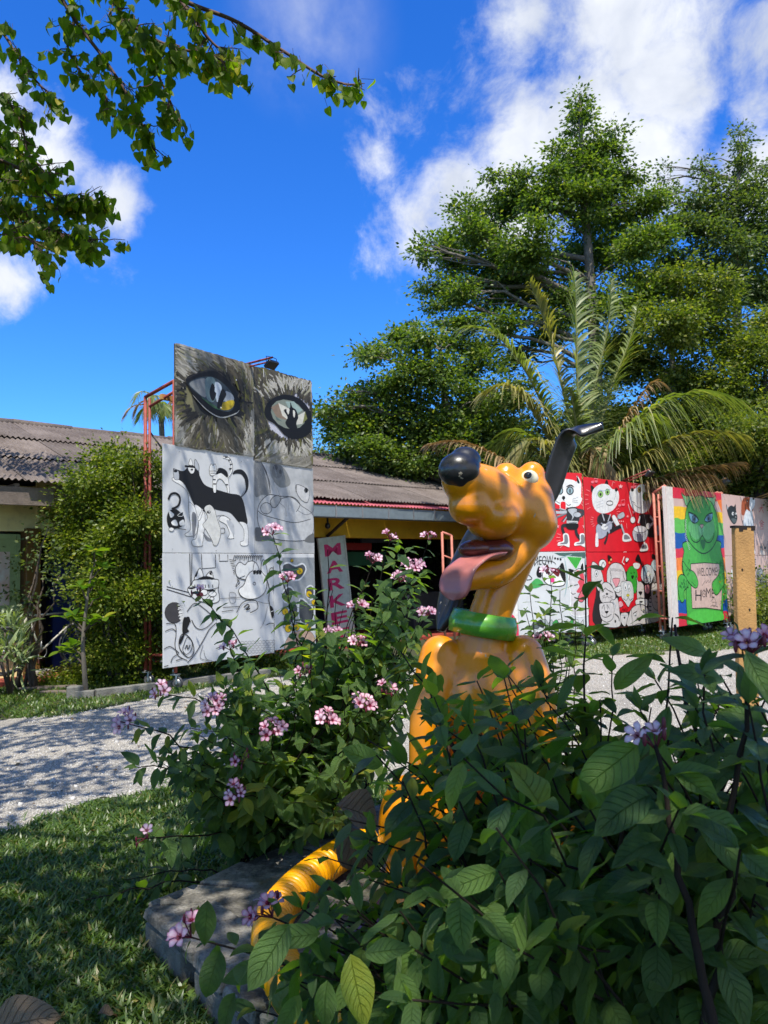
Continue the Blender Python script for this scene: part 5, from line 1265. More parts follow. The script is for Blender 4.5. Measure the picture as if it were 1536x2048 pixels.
tree('broadleaf_tree', 'tall airy grey-green tree with thin upright top sprigs at the right edge', 21.5,
     [(1470, 900), (1475, 650), (1470, 450), (1482, 300)], (1470, 1200),
     [(1480, 262, 15, 0), (1478, 295, 20, 0), (1485, 335, 28, 0), (1470, 380, 40, 0), (1425, 372, 26), (1405, 318, 11, 0), (1403, 345, 17, 0), (1330, 335, 8, 0), (1325, 360, 13, 0), (1335, 390, 24), (1310, 400, 18), (1385, 400, 36), (1430, 430, 52), (1500, 430, 60), (1375, 455, 44), (1525, 370, 34), (1538, 330, 20), (1340, 455, 30), (1460, 490, 66), (1530, 500, 70), (1400, 520, 56), (1340, 520, 40), (1500, 570, 70), (1430, 590, 46), (1560, 590, 60), (1545, 680, 56)],
     250, .110, LF_C, r0=.22)
tree('broadleaf_tree', 'big leafy tree filling the right edge above the pink board', 17.6,
     [(1520, 1000), (1530, 850), (1530, 720)], (1515, 1200),
     [(1510, 700, 50), (1560, 650, 60), (1540, 760, 80), (1480, 790, 66), (1430, 820, 56), (1500, 860, 86), (1560, 880, 80), (1440, 900, 66), (1500, 950, 80), (1550, 980, 70), (1420, 980, 60), (1390, 930, 50)],
     290, .098, LF_B, bark=BARKD, r0=.2)
# dense dark understorey behind them
P, D = [], []
cl = []
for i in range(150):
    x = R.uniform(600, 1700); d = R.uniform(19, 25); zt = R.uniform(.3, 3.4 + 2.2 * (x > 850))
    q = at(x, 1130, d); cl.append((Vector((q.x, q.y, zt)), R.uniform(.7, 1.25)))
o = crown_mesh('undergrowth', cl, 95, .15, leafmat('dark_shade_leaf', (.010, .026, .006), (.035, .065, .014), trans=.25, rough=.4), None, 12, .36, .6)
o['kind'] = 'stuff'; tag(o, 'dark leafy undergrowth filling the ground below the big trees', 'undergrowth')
cl = []
for i in range(60):
    x = R.uniform(1000, 1800); d = R.uniform(15.6, 17.5); q = at(x, 1130, d); cl.append((Vector((q.x, q.y, R.uniform(.1, 1.0))), R.uniform(.4, .7)))
o = crown_mesh('undergrowth', cl, 160, .085, LF_B, None, 12, .26, .6); o['kind'] = 'stuff'; tag(o, 'low green hedge growth along the back of the red and pink boards', 'undergrowth')

# ------------------------------------------------------------------ coconut palms
PALM = leafmat('palm_leaflet', (.095, .130, .034), (.23, .27, .085), (.36, .34, .15), trans=.34, rough=.38)
PALMD = leafmat('palm_leaflet_dry', (.20, .13, .055), (.40, .29, .14), trans=.2, rough=.6, tcol=(1.6, 1.3, .7))
PALMY = leafmat('palm_leaflet_yellowing', (.15, .16, .04), (.36, .31, .11), trans=.28, rough=.45)
RACH = pmat('palm_rib', (.16, .17, .05), .5, var=.2)
def frond(parent, pts, L, mat, nl=64, droop=.5, half=None, matr=RACH):
    """one palm frond: a rib and two combs of strap leaflets hanging from it"""
    path = [Vector(p) for p in catmull(pts, 8)]
    n = len(path); m = MB(); m.tube(path, [.028 * (1 - .85 * i / (n - 1)) + .004 for i in range(n)], 5, False)
    rib = m.build('frond', matr, parent)
    cum = [0]
    for i in range(1, n): cum.append(cum[-1] + (path[i] - path[i - 1]).length)
    V = []; T = []
    ov = Vector((0, 0, 1))
    nl = int(nl * 1.55)
    for s_ in range(nl):
        t = .12 + .88 * (s_ + R.uniform(-.2, .2)) / nl; t = min(max(t, .1), .995); d = t * cum[-1]
        j = max(k for k in range(n) if cum[k] <= d); j = min(j, n - 2)
        f = (d - cum[j]) / max(1e-6, cum[j + 1] - cum[j]); p = path[j].lerp(path[j + 1], f); tg = (path[j + 1] - path[j]).normalized()
        side = tg.cross(ov); side = side.normalized() if side.length > .2 else tg.orthogonal().normalized()
        nrm = side.cross(tg).normalized()
        ll = L * 1.2 * (math.sin(PI * (t * .86 + .10)) ** .6) * R.uniform(.75, 1.08)
        for sg_ in (-1, 1):
            if R.random() < .05: continue
            d0 = (side * sg_ * R.uniform(.6, .95) + tg * (.5 + .5 * t + R.uniform(-.12, .2)) + nrm * R.uniform(-.05, .4)).normalized()
            q0 = p; wv = R.uniform(.020, .034); ww = tg.cross(d0).cross(d0).normalized() * wv * .5 + nrm * wv * .35
            b = len(V); dr = droop * R.uniform(.7, 1.3); seg = 4
            for k in range(seg + 1):
                u = k / seg
                q = p + d0 * (ll * u) + Vector((0, 0, -1)) * (dr * ll * u * u)
                w_ = ww * (1.0 if u < .1 else (1.15 - u) * 1.1 if u > .5 else 1.1)
                V += [tuple(q + w_), tuple(q - w_)]
            for k in range(seg): T += [(b + 2 * k, b + 2 * k + 1, b + 2 * k + 3), (b + 2 * k, b + 2 * k + 3, b + 2 * k + 2)]
    me = np_mesh('leaflets', np.array(V), np.array(T)); o = link('leaflets', me, mat, rib); o['kind'] = 'stuff'
    return rib
DP = 15.8
palm = thing('coconut_palm', 'young coconut palm with tall green fronds and drooping dry ones behind the red boards', 'palm', at(1165, 1200, DP).xy.to_3d(), 'coconut palms')
cx, cy = 1165, 975
pb_ = at(cx, cy, DP); gb = Vector((pb_.x, pb_.y, 0))
m = MB(); m.tube([gb, gb + Vector((.05, 0, .8)), pb_ - Vector((0, 0, .2))], [.2, .15, .13], 10); m.build('trunk', BARKD, palm)
for k in range(7):
    a = k * .9; m = MB(); m.tube([pb_ - Vector((0, 0, .4)), pb_ + Vector((math.cos(a) * .12, math.sin(a) * .12, .05)), pb_ + Vector((math.cos(a) * .2, math.sin(a) * .2, .5))], [.06, .05, .02], 6); m.build('leaf_sheath', pmat('fibre_sheath', (.17, .12, .06), .9), palm)
def fr(pts, L, mat, nl=60, droop=.5): frond(palm, [at(x, y, DP + d) for (x, y, d) in pts], L, mat, nl, droop)
fr([(1165, 960, 0), (1155, 780, -.1), (1152, 640, -.1), (1148, 545, 0)], .95, PALM, 80, .35)
fr([(1168, 960, 0), (1190, 780, .3), (1215, 660, .5), (1222, 560, .6)], .9, PALM, 70, .4)
fr([(1160, 960, 0), (1130, 800, .2), (1095, 660, .3), (1060, 565, .2)], .9, PALMY, 70, .5)
fr([(1160, 965, 0), (1118, 880, -.4), (1050, 740, -.9), (985, 665, -1.1), (925, 655, -1.2)], .85, PALM, 72, .75)
fr([(1160, 970, 0), (1100, 880, -.5), (1050, 800, -.9), (1010, 770, -1.2), (965, 785, -1.3)], .8, PALMY, 66, .8)
fr([(1160, 970, 0), (1100, 900, .5), (1030, 860, .8), (990, 900, .9)], .85, PALM, 60, .9)
fr([(1172, 970, 0), (1215, 800, .6), (1260, 680, .9), (1275, 610, 1.0)], .9, PALM, 64, .5)
fr([(1175, 975, 0), (1225, 900, -.6), (1300, 820, -1.1), (1390, 785, -1.4), (1475, 800, -1.5)], .95, PALM, 84, .95)
fr([(1175, 985, 0), (1225, 890, -.3), (1270, 810, -.5), (1305, 765, -.6), (1330, 770, -.6)], .45, PALMD, 50, .9)
fr([(1180, 990, 0), (1260, 930, -.7), (1340, 880, -1.1), (1420, 862, -1.4), (1492, 872, -1.5)], .62, PALMY, 74, 1.1)
fr([(1250, 985, -.4), (1320, 955, -.9), (1400, 935, -1.2), (1490, 925, -1.3)], .42, PALMD, 56, 1.0)
fr([(1250, 985, -.4), (1330, 965, -.9), (1400, 950, -1.2), (1440, 960, -1.3)], .5, PALMD, 56, 1.1)
fr([(1160, 985, 0), (1070, 955, -.6), (980, 905, -1.0), (910, 882, -1.2), (850, 890, -1.3)], .5, PALMD, 66, .9)
fr([(1158, 985, 0), (1100, 900, -.9), (1060, 880, -1.1), (1035, 930, -1.2), (1030, 980, -1.2)], .6, PALMY, 56, .8)
fr([(1158, 985, 0), (1100, 920, -.3), (1020, 880, -.2), (960, 900, .1)], .7, PALM, 56, .9)
fr([(1166, 985, 0), (1185, 900, -.6), (1205, 930, -.9), (1215, 990, -1.0)], .4, PALMD, 40, .7)
fr([(1166, 975, 0), (1155, 870, -.8), (1145, 800, -1.1), (1140, 775, -1.2)], .7, PALM, 56, .9)
fr([(1172, 975, 0), (1230, 870, .3), (1290, 830, .6), (1330, 860, .8)], .8, PALM, 56, .9)

DQ = 34
pm2 = thing('coconut_palm', 'small distant coconut palm seen through the scaffold behind the roof', 'palm', at(322, 1160, DQ).xy.to_3d(), 'coconut palms')
pt_ = at(322, 832, DQ); m = MB(); m.tube([Vector((pt_.x, pt_.y, 0)), Vector((pt_.x + .2, pt_.y, pt_.z * .5)), pt_], [.2, .15, .12], 8); m.build('trunk', BARK, pm2)
for k in range(17):
    a = k * 2.4; r_ = R.uniform(.9, 1.5); up = R.uniform(-.4, .9)
    frond(pm2, [pt_, pt_ + Vector((math.cos(a) * .4 * r_, math.sin(a) * .4 * r_, .35 + up * .5)), pt_ + Vector((math.cos(a) * .85 * r_, math.sin(a) * .85 * r_, .25 + up * .7)), pt_ + Vector((math.cos(a) * 1.15 * r_, math.sin(a) * 1.15 * r_, -.25 + up * .6))], .5, PALM if k % 4 else PALMD, 24, .8)
m = [(at(648, 905, 30), .5), (at(640, 925, 30), .6), (at(665, 925, 30), .5), (at(690, 925, 31), .5), (at(640, 880, 30), .3)]
far = thing('broadleaf_tree', 'pale wispy tree top just showing above the roof ridge', 'tree', at(650, 1150, 30).xy.to_3d())
mm = MB(); b_ = at(650, 1150, 30); mm.tube([Vector((b_.x, b_.y, 0)), at(650, 930, 30), at(648, 900, 30)], [.15, .08, .03], 7); mm.build('trunk', BARK, far)
crown_mesh('crown', m, 170, .12, LF_B, far, 10, .3, .8)

# ------------------------------------------------------------------ shrubs by the building
LF_H = leafmat('shrub_leaf_bright', (.050, .088, .012), (.19, .235, .026), (.32, .31, .05), trans=.36, rough=.42, spec=.35)
def bush(label, depth, clumps_px, dens, size, stems, mat, group=None, name='tall_shrub', sr=.16, up=.7):
    b = at(stems[0][0], stems[0][1], depth); b.z = 0
    t = thing(name, label, 'shrub', b, group)
    cl = px_clumps(clumps_px, depth, .35)
    for (x, y) in stems:
        a = at(x, y, depth); a.z = 0
        for k in range(4):
            c = R.choice(cl); m = MB(); pp = limb_path(a + Vector((R.uniform(-.05, .05), R.uniform(-.05, .05), 0)), c[0], .1, 7, .05); m.tube(pp, [.024 * (1 - .7 * i / 7) for i in range(8)], 6); m.build('stem', BARKD, t)
    crown_mesh('foliage', cl, dens, size, mat, t, 14, sr, .7, LEAF4, up)
    return t
bush('tall bushy yellow-green shrub between the shop and the tall mural board', 10.25,
     [(235, 905, 22), (140, 1075, 26), (185, 1170, 34), (190, 1300, 30), (240, 1310, 40), (290, 1300, 36), (262, 925, 30), (205, 925, 30), (300, 935, 26), (180, 960, 40), (235, 960, 50), (290, 970, 46), (160, 1000, 40), (220, 1010, 56), (285, 1020, 56), (140, 1040, 34), (190, 1060, 56), (255, 1080, 62), (305, 1090, 40), (165, 1110, 40), (225, 1130, 60), (285, 1150, 56), (120, 1020, 18), (260, 1200, 60), (305, 1200, 36), (215, 1190, 46), (290, 1250, 46), (240, 1260, 46), (190, 1250, 30)],
     1500, .056, [(250, 1340), (292, 1338), (225, 1342)], LF_H)
t = bush('loose dark twiggy shrub in front of the green shop doors', 10.0,
     [(40, 1130, 30), (75, 1090, 26), (20, 1180, 30), (60, 1190, 34), (95, 1060, 16), (100, 1110, 22), (85, 1150, 26), (120, 1150, 22), (30, 1240, 30)], 110, .06, [(45, 1330), (70, 1335)], LF_C)
strap = ([(0, -.03, 0), (0, .03, 0), (.35, .055, .12), (.35, -.055, .12), (.7, .04, .10), (.7, -.04, .10), (1, 0, -.05)], [(0, 1, 2), (0, 2, 3), (3, 2, 4), (3, 4, 5), (5, 4, 6)])
t = thing('strap_leaf_plant', 'spiky variegated plant with long pale strap leaves at the left edge', 'plant', at(20, 1340, 9.5).xy.to_3d())
cl = px_clumps([(10, 1260, 34), (35, 1290, 30), (0, 1310, 40), (-20, 1240, 30), (50, 1320, 24)], 9.5, .3)
P, D = crown_points(cl, 260, 6, .06, .6, -.3)
D = unit(D + np.array((0, 0, .35)))
V, T = scatter(P, D, unit(NR.normal(size=P.shape) * .5 + np.array((0, 0, 1))), .24 * NR.uniform(.6, 1.3, len(P)), *strap)
link('foliage', np_mesh('foliage', V, T), leafmat('variegated_leaf', (.10, .15, .04), (.36, .42, .20), trans=.3, rough=.35), t)
m = MB(); b_ = at(20, 1345, 9.5); b_.z = 0
for c, r in cl: m.tube([b_, c], [.02, .012], 6)
m.build('stem', BARKD, t)
# low leafy weeds under the shrubs
cl = []
for i in range(70):
    x = R.uniform(60, 340); q = on_z(x, R.uniform(1345, 1372), 0); cl.append((Vector((q.x, q.y, R.uniform(0, .12))), R.uniform(.08, .2)))
for i in range(40):
    x = R.uniform(330, 640); q = on_z(x, R.uniform(1318, 1340), 0); cl.append((Vector((q.x, q.y, R.uniform(0, .15))), R.uniform(.1, .22)))
o = crown_mesh('weeds', cl, 900, .05, LF_H, None, 10, .09, .6); o['kind'] = 'stuff'; tag(o, 'low leafy weeds under the shop shrub and the tall mural board', 'weeds')

# the sapling with big glossy leaves
V, Q, UV = blend_leaf(6, 4, lambda u: .27 * math.sin(PI * min(1, u ** 1.6 * .97 + .02)) ** .7, .25, .25, seed=4)
bigme = np_mesh('leaf', V, Q, UV, True); 
BIGL = leafmat('glossy_big_leaf', (.05, .12, .012), (.16, .24, .02), (.30, .30, .03), trans=.4, rough=.28, per='object')
bigme.materials.append(BIGL)
DS = 8.3
sap = thing('sapling', 'slim sapling with big glossy bright green leaves on the grass verge', 'tree', on_z(172, 1392).xy.to_3d())
DS = on_z(172, 1392).y
sp = [on_z(172, 1392)] + [at(x, y, DS) for x, y in ((168, 1330), (166, 1280), (172, 1220), (180, 1160), (192, 1120))]
sp = [Vector(q) for q in catmull(sp, 4)]
m = MB(); m.tube(sp, [.034 - .026 * i / (len(sp) - 1) for i in range(len(sp))], 8); trk = m.build('trunk', pmat('sapling_bark', (.14, .12, .09), .85, dirt=.3), sap)
tips = [(150, 1230), (128, 1235), (205, 1190), (215, 1130), (160, 1170), (190, 1100), (210, 1235), (140, 1290), (185, 1240), (195, 1160), (122, 1300)]
for (x, y) in tips:
    e = at(x, y, DS + R.uniform(-.25, .25)); a = min(sp[4:], key=lambda q: abs(q.z - e.z + .18))
    m = MB(); pp = limb_path(a, e, .1, 4, .05); m.tube(pp, [.012, .01, .008, .006, .005], 5); m.build('branch', BARKD, trk)
    for k in range(7):
        an = k * 2.4 + R.random(); d = Vector((math.cos(an), math.sin(an), R.uniform(-.1, 1.0)))
        link('leaf', bigme, None, sap, None, frame(e.lerp(a, R.uniform(0, .25)), d, Vector((R.uniform(-.4, .4), R.uniform(-.4, .4), 1)), R.uniform(.13, .20)))
# ------------------------------------------------------------------ the tree that overhangs the camera: branches in view, crown above
HEARTP = lambda u: .46 * (math.sin(PI * min(1, .12 + .88 * u) ** .62)) ** .8 * (1 - .25 * u ** 3) if u < 1 else 0
HV, HQ, HUV = blend_leaf(5, 4, HEARTP, .18, .22, seed=2)
HEART = leafmat('heart_leaf', (.060, .105, .012), (.160, .225, .024), (.42, .36, .04), trans=.56, rough=.52, spec=.3, per='object', tcol=(1.9, 2.3, .35))
HEARTI = leafmat('heart_leaf_mass', (.060, .105, .012), (.160, .225, .024), (.42, .36, .04), trans=.56, rough=.52, spec=.3, tcol=(1.9, 2.3, .35))
TWIG = pmat('red_brown_twig', (.10, .055, .04), .8, var=.3)
hme = []
for sd in range(4):
    V, Q, UV = blend_leaf(5, 4, HEARTP, .1 + .12 * sd, .12 + .1 * (sd % 3), .05, 4, sd)
    me = np_mesh('leaf', V, Q, UV, True); me.materials.append(HEART); hme.append(me)
TB = Vector((-5.2, 1.6, 0))
over = thing('overhanging_tree', 'heart-leaved tree whose branches hang into the top left of the sky', 'tree', TB)
m = MB(); tpth = [Vector(q) for q in catmull([(-5.2, 1.6, 0), (-5.1, 1.6, 1.5), (-4.8, 1.5, 3.2), (-4.4, 1.3, 5.0), (-3.8, 1.0, 6.6)], 4)]
m.tube(tpth, [.24 - .15 * i / (len(tpth) - 1) for i in range(len(tpth))], 10); otr = m.build('trunk', BARK, over)
def leaf_at(p, s=None, hang=.9):
    d = Vector((R.gauss(0, .45), R.gauss(0, .45), -hang + R.gauss(0, .25)))
    n = Vector((R.gauss(0, .7), -1 + R.gauss(0, .5), R.gauss(.3, .4)))
    return frame(p, d, n, s or R.uniform(.062, .098))
vis = []
def twig(m, a, b, r=.006):
    pp = limb_path(a, b, .02, 6, .03); m.tube(pp, [r * (1 - .6 * i / 6) for i in range(7)], 5, False); return pp
def bough(pxs, depth, r, sub, subl, per, start=0.0):
    """a branch in view; sub-twigs with bunches of hanging leaves"""
    pts = [at(q[0], q[1], depth + (q[2] if len(q) > 2 else 0)) for q in pxs]
    path = [Vector(q) for q in catmull(pts, 8)]
    m = MB(); n = len(path); m.tube(path, [r * (1 - .8 * i / (n - 1)) + .003 for i in range(n)], 6, False)
    sub = int(sub * 1.1)
    for k in range(sub):
        i = int((start + (1 - start) * (k + R.random()) / sub) * (n - 1)); p = path[i]; tg = (path[min(i + 1, n - 1)] - path[max(i - 1, 0)]).normalized()
        L = R.uniform(.35, 1.0) * subl * .8
        e = p + (tg * R.uniform(.1, .8) + Vector((R.gauss(0, .6), R.gauss(0, .6), R.gauss(-.15, .5)))).normalized() * L
        pp = twig(m, p, e, .005)
        for j in range(R.randint(max(3, per), int(per * 1.2) + 2)):
            q = pp[R.randint(1, 6)] + Vector((R.gauss(0, .02), R.gauss(0, .02), 0)); st = q + Vector((R.gauss(0, .022), R.gauss(0, .022), -R.uniform(.015, .05)))
            m.tube([q, st], [.0016, .0012], 3, False); vis.append((st, R.uniform(.050, .080)))
    m.build('branch', TWIG, otr)
bough([(250, -70), (365, 0), (470, 42), (560, 98), (640, 150), (690, 168), (722, 168)], 4.5, .012, 22, .16, 3, .1)
bough([(330, -40, .2), (390, 40), (430, 90), (470, 110)], 4.5, .009, 14, .3, 6)
bough([(90, -60), (150, 40), (210, 120), (255, 190), (290, 260), (312, 308)], 4.7, .011, 22, .26, 5)
bough([(150, 40), (135, 90), (165, 150), (205, 180), (225, 235)], 4.9, .008, 14, .22, 5)
bough([(200, -50), (250, 40), (300, 120), (335, 190), (352, 232)], 4.6, .01, 22, .26, 5)
bough([(250, 40), (310, 80), (370, 100), (420, 110), (450, 125)], 4.4, .009, 18, .24, 6)
bough([(-60, 20), (0, 60), (40, 120), (80, 170), (112, 195)], 5.1, .01, 16, .3, 5)
bough([(-80, 140), (0, 190), (40, 240), (60, 320), (100, 355)], 5.3, .01, 22, .3, 6)
bough([(-90, 280), (0, 320), (60, 350), (110, 400), (150, 405), (205, 400)], 5.5, .013, 40, .36, 8)
bough([(-90, 360), (0, 400), (70, 440), (130, 470), (190, 480)], 5.4, .013, 44, .34, 8)
bough([(-60, 440), (10, 460), (60, 480), (85, 520)], 5.2, .010, 18, .28, 6)
bough([(-80, 300), (-20, 290), (30, 300), (80, 330)], 5.8, .010, 24, .34, 7)
vis.sort(key=lambda q: -q[1] / (q[0] - CAM).length)
for i, (p, s) in enumerate(vis[:300]): link('leaf', hme[i % 4], None, over, None, leaf_at(p, s))
rest = vis[300:]
V = []; T = []
for i, (p, s) in enumerate(rest):
    Mx = np.array(leaf_at(p, s)); b = len(V) * len(HV)
    V.append(HV @ Mx[:3, :3].T + Mx[:3, 3]); T.append(HQ + i * len(HV))
o = link('foliage', np_mesh('foliage', np.concatenate(V), np.concatenate(T), None, True), HEARTI, over); o['kind'] = 'stuff'

# crown overhead, outside the picture: its shade falls on the foreground, dappled
sx, sy = SUN.x / SUN.z, SUN.y / SUN.z
rngc = np.random.default_rng(5)
def nz(X, Y, sc, sd):
    r = np.random.default_rng(sd); v = 0
    for k in range(14):
        a = r.uniform(0, 6.28); f = sc * r.uniform(.6, 1.8); ph = r.uniform(0, 6.28)
        v = v + np.sin((X * np.cos(a) + Y * np.sin(a)) * f + ph)
    return v / 14 ** .5
n0 = 260000
X = rngc.uniform(-8, 4.2, n0); Y = rngc.uniform(-3.5, 13, n0)         # where the shade falls, one metre above the ground
dn = np.zeros(n0)
bnd = np.interp(X, [-9, -3, -1.2, -.75, -.35, .2, .6, 1.2, 2.0, 2.6, 4.5], [3.6, 3.7, 3.7, 3.5, 2.75, 2.95, 3.25, 3.25, 2.9, 2.6, 1.4]) + .18 * nz(X, Y, 5, 3)
dn = np.where((Y < bnd) & (Y > .1) & (X > -3.4) & (X < 3.0), 1.0, 0)
clump = nz(X, Y, 4.6, 8) + .5 * nz(X, Y, 11, 9)
dn = np.where((X < -.68) & (Y >= bnd) & (Y < 7.6), np.where(clump > -.15, .75, .10), dn)
dn = np.where((X > -3.3) & (X < -.6) & (Y > 9.2) & (Y < 12.6), np.where(nz(X + Y * .3, Y * .35, 7, 12) > .05, .8, .03), dn)
dn = np.where((X < -4.3) & (Y > 11.2) & (Y < 13), np.where(clump > -.4, .9, .1), dn)
dn = np.where((X < -4.4) & (Y > 7.5) & (Y < 10), np.where(clump > 0, .6, .05), dn)
dn = np.where((X > -4.2) & (X < -2.6) & (Y > 7.0), dn * .15, dn)
dn = np.where((X > -.35) & (Y < bnd), np.where(dn > 0, 1.7, 0), dn)
dn = np.where((X < -.6) & (Y < 3.4), dn * .75, dn)
dn = np.where((X > -3.2) & (X < -1.6) & (Y > 7.5) & (Y < 9.2), .12, dn)
dn = np.where((Y < bnd) & (clump < -1.55) & (X < 0), .25, dn)
keep = rngc.random(n0) < dn * .42
X, Y = X[keep], Y[keep]
n1 = len(X)
# gather into twigs so that the shade is clumped
H = np.full(n1, np.nan); P = np.zeros((n1, 3)); ok = np.zeros(n1, bool)
for att in range(14):
    h = rngc.uniform(3.9 + .25 * att, 5.6 + .38 * att, n1)
    Q = np.stack([X + sx * (h - 1), Y + sy * (h - 1), h], 1)
    px, py, pz = project_np(Q)
    out = (pz < .25) | (px < -30) | (px > 1566) | (py < -30) | (py > 2078)
    out &= np.linalg.norm(Q - np.array(CAM), axis=1) > 1.6
    new = out & ~ok
    P[new] = Q[new]; ok |= new
P = P[ok]
# sunlit patches: gaps in the crown
GAPS = [(at(905, 985, 2.83), .050), (at(990, 942, 2.95), .05), (at(1062, 945, 2.95), .05), (at(640, 1715, 3.25), .10), (at(575, 1765, 3.0), .09), (at(520, 1825, 2.85), .07), (at(690, 1690, 3.4), .06),
        (on_z(300, 2000, .03), .09), (on_z(215, 1640, .02), .12), (on_z(30, 1690, .02), .10), (on_z(170, 1740, .03), .05), (on_z(110, 1660, .02), .1), (at(845, 1290, 2.85), .05), (at(850, 1480, 2.8), .045), (at(540, 1915, 1.42), .075), (at(712, 1980, 1.36), .07), (at(820, 2000, 1.34), .05), (at(1010, 1885, 1.3), .035), (at(860, 1600, 2.8), .05), (at(1130, 885, 2.9), .03), (at(385, 1750, 3.0), .05), (at(775, 1900, 1.4), .05), (at(935, 1765, 1.38), .03), (at(1400, 1290, 2.0), .07), (at(1420, 1770, 3.0), .04), (at(930, 1215, 2.85), .03), (at(760, 1250, 3.4), .18), (at(700, 1150, 3.4), .18), (at(1470, 1290, 1.5), .03)]
sn = np.array(SUN)
for (c, r) in GAPS:
    d = P - np.array(c); k = d @ sn; q = d - k[:, None] * sn[None]
    P = P[~((np.linalg.norm(q, axis=1) < r + .035) & (k > 0))]
D = unit(rngc.normal(size=P.shape) * .6 + np.array((0, 0, -.7)))
Nn = unit(rngc.normal(size=P.shape) * .9 + np.array((0, 0, .8)))
# flat heart leaves with enough spread to shade
V, T = scatter(P, D, Nn, rngc.uniform(.075, .12, len(P)), [(0, 0, 0), (.12, .36, .06), (.55, .36, .05), (1, 0, -.05), (.55, -.36, .05), (.12, -.36, .06)], [(0, 1, 2), (0, 2, 3), (0, 3, 4), (0, 4, 5)])
o = link('crown', np_mesh('crown', V, T), HEARTI, over); o['kind'] = 'stuff'
cc = P[rngc.choice(len(P), 46, replace=False)]
for c in cc:
    c = Vector(c); a = min(tpth[5:], key=lambda q: (q - c).length)
    pp = limb_path(a, c, .12, 8, .05)
    if any((lambda v: v and -20 < v[0] < 1556 and -20 < v[1] < 2068)(project(q)) for q in pp): continue
    m = MB(); m.tube(pp, [.05 * (1 - .85 * i / 8) for i in range(9)], 6, False); m.build('limb', BARK, otr)
# ------------------------------------------------------------------ concrete platform with block edging
ZS = .156
SLAB = [(-.956, 3.036), (-.675, 2.655), (-.40, 2.28), (.70, 1.75), (1.65, 2.3), (1.8, 3.5), (1.0, 4.3), (-.036, 4.30), (-.50, 3.66)]
def slab_mat():
    m = bpy.data.materials.new('weathered_slab'); m.use_nodes = True
    t = m.node_tree; N = NT(t); b = t.nodes['Principled BSDF']
    co = N.n('ShaderNodeTexCoord').outputs['Object']
    c = N.mix(N.remap(N.noise(co, 9, 7, .68), .35, .65), (.17, .155, .125), (.37, .345, .295))
    c = N.mix(N.remap(N.noise(co, 4.2, 8, .7), .47, .60, 0, .92), c, (.045, .042, .034))
    c = N.mix(N.remap(N.noise(co, 60, 5, .7), .52, .66, 0, .7), c, (.06, .055, .045))
    c = N.mix(N.remap(N.noise(co, 3.1, 5, .6), .56, .70, 0, .6), c, (.06, .075, .03))
    t.links.new(c, b.inputs['Base Color']); b.inputs['Roughness'].default_value = .93
    bp = N.n('ShaderNodeBump'); bp.inputs['Strength'].default_value = .9; bp.inputs['Distance'].default_value = .02
    t.links.new(N.m('ADD', N.noise(co, 45, 6, .7), N.noise(co, 9, 5, .6)), bp.inputs['Height']); t.links.new(bp.outputs[0], b.inputs['Normal'])
    return m
SLABM = slab_mat()
SLABS = pmat('mossy_block', (.15, .145, .12), .95, var=.4, scale=6, bump=.7, bscale=40, dirt=.8, dirtcol=(.03, .032, .018))
plat = thing('stone_platform', 'weathered pale concrete block platform under the yellow dog statue', 'platform', (.3, 2.9, 0))
def shrink(poly, d):
    c = Vector((sum(p[0] for p in poly) / len(poly), sum(p[1] for p in poly) / len(poly))); return [tuple(c + (Vector(p) - c) * (1 - d / (Vector(p) - c).length)) for p in poly]
inn = shrink(SLAB, .27)
m = MB(); n = len(inn); m.add([(x, y, 0) for x, y in inn] + [(x, y, ZS - .008) for x, y in inn], [tuple(range(n, 2 * n))] + [(i, (i + 1) % n, n + (i + 1) % n, n + i) for i in range(n)])
m.build('slab', SLABM, plat)
def prism(m, quad, z0, z1, jit=.004):
    vs = [(q[0] + R.uniform(-jit, jit), q[1] + R.uniform(-jit, jit), z0) for q in quad] + [(q[0] + R.uniform(-jit, jit), q[1] + R.uniform(-jit, jit), z1 + R.uniform(-jit, jit)) for q in quad]
    bm = bmesh.new(); bv = [bm.verts.new(v) for v in vs]
    for f in ((3, 2, 1, 0), (4, 5, 6, 7), (0, 1, 5, 4), (1, 2, 6, 5), (2, 3, 7, 6), (3, 0, 4, 7)): bm.faces.new([bv[i] for i in f])
    bmesh.ops.recalc_face_normals(bm, faces=bm.faces[:]); bmesh.ops.bevel(bm, geom=bm.edges[:], offset=.008, segments=1, affect='EDGES')
    bm.verts.index_update(); m.add([v.co for v in bm.verts], [[v.index for v in f.verts] for f in bm.faces]); bm.free()
for i in range(n):                                  # rim of coping blocks, two courses
    A, B = Vector(SLAB[i]), Vector(SLAB[(i + 1) % n]); C_, D_ = Vector(inn[i]), Vector(inn[(i + 1) % n])
    k = max(2, int((B - A).length / .20))
    for j in range(k):
        g0, g1 = (j + .035) / k, (j + .965) / k
        q = [A.lerp(B, g0), A.lerp(B, g1), C_.lerp(D_, g1), C_.lerp(D_, g0)]
        m = MB(); prism(m, q, ZS - .05 + R.uniform(-.004, .004), ZS + R.uniform(-.008, .004), .008); m.build('coping_block', SLABM, plat)
        if True:
            oq = shrink([tuple(v) for v in q], 0)
            sh = (j % 2) * .5 / k
            q2 = [A.lerp(B, max(0, g0 - sh)), A.lerp(B, max(.02, g1 - sh)), C_.lerp(D_, max(.02, g1 - sh)), C_.lerp(D_, max(0, g0 - sh))]
            c = Vector((.4, 2.9)); q2 = [v + (c - v).normalized() * (.004 + R.uniform(-.006, .006)) for v in q2]
            m = MB(); prism(m, q2, -.02, ZS - .054); m.build('block', SLABS, plat)

# blue painted disc inside the hose
m = MB(); m.tube([(.36, 2.72, ZS + .002), (.36, 2.72, ZS + .016)], .50, 40); tag(m.build('painted_disc', BLUE), 'round blue painted base sheet under the yellow dog statue', 'base')

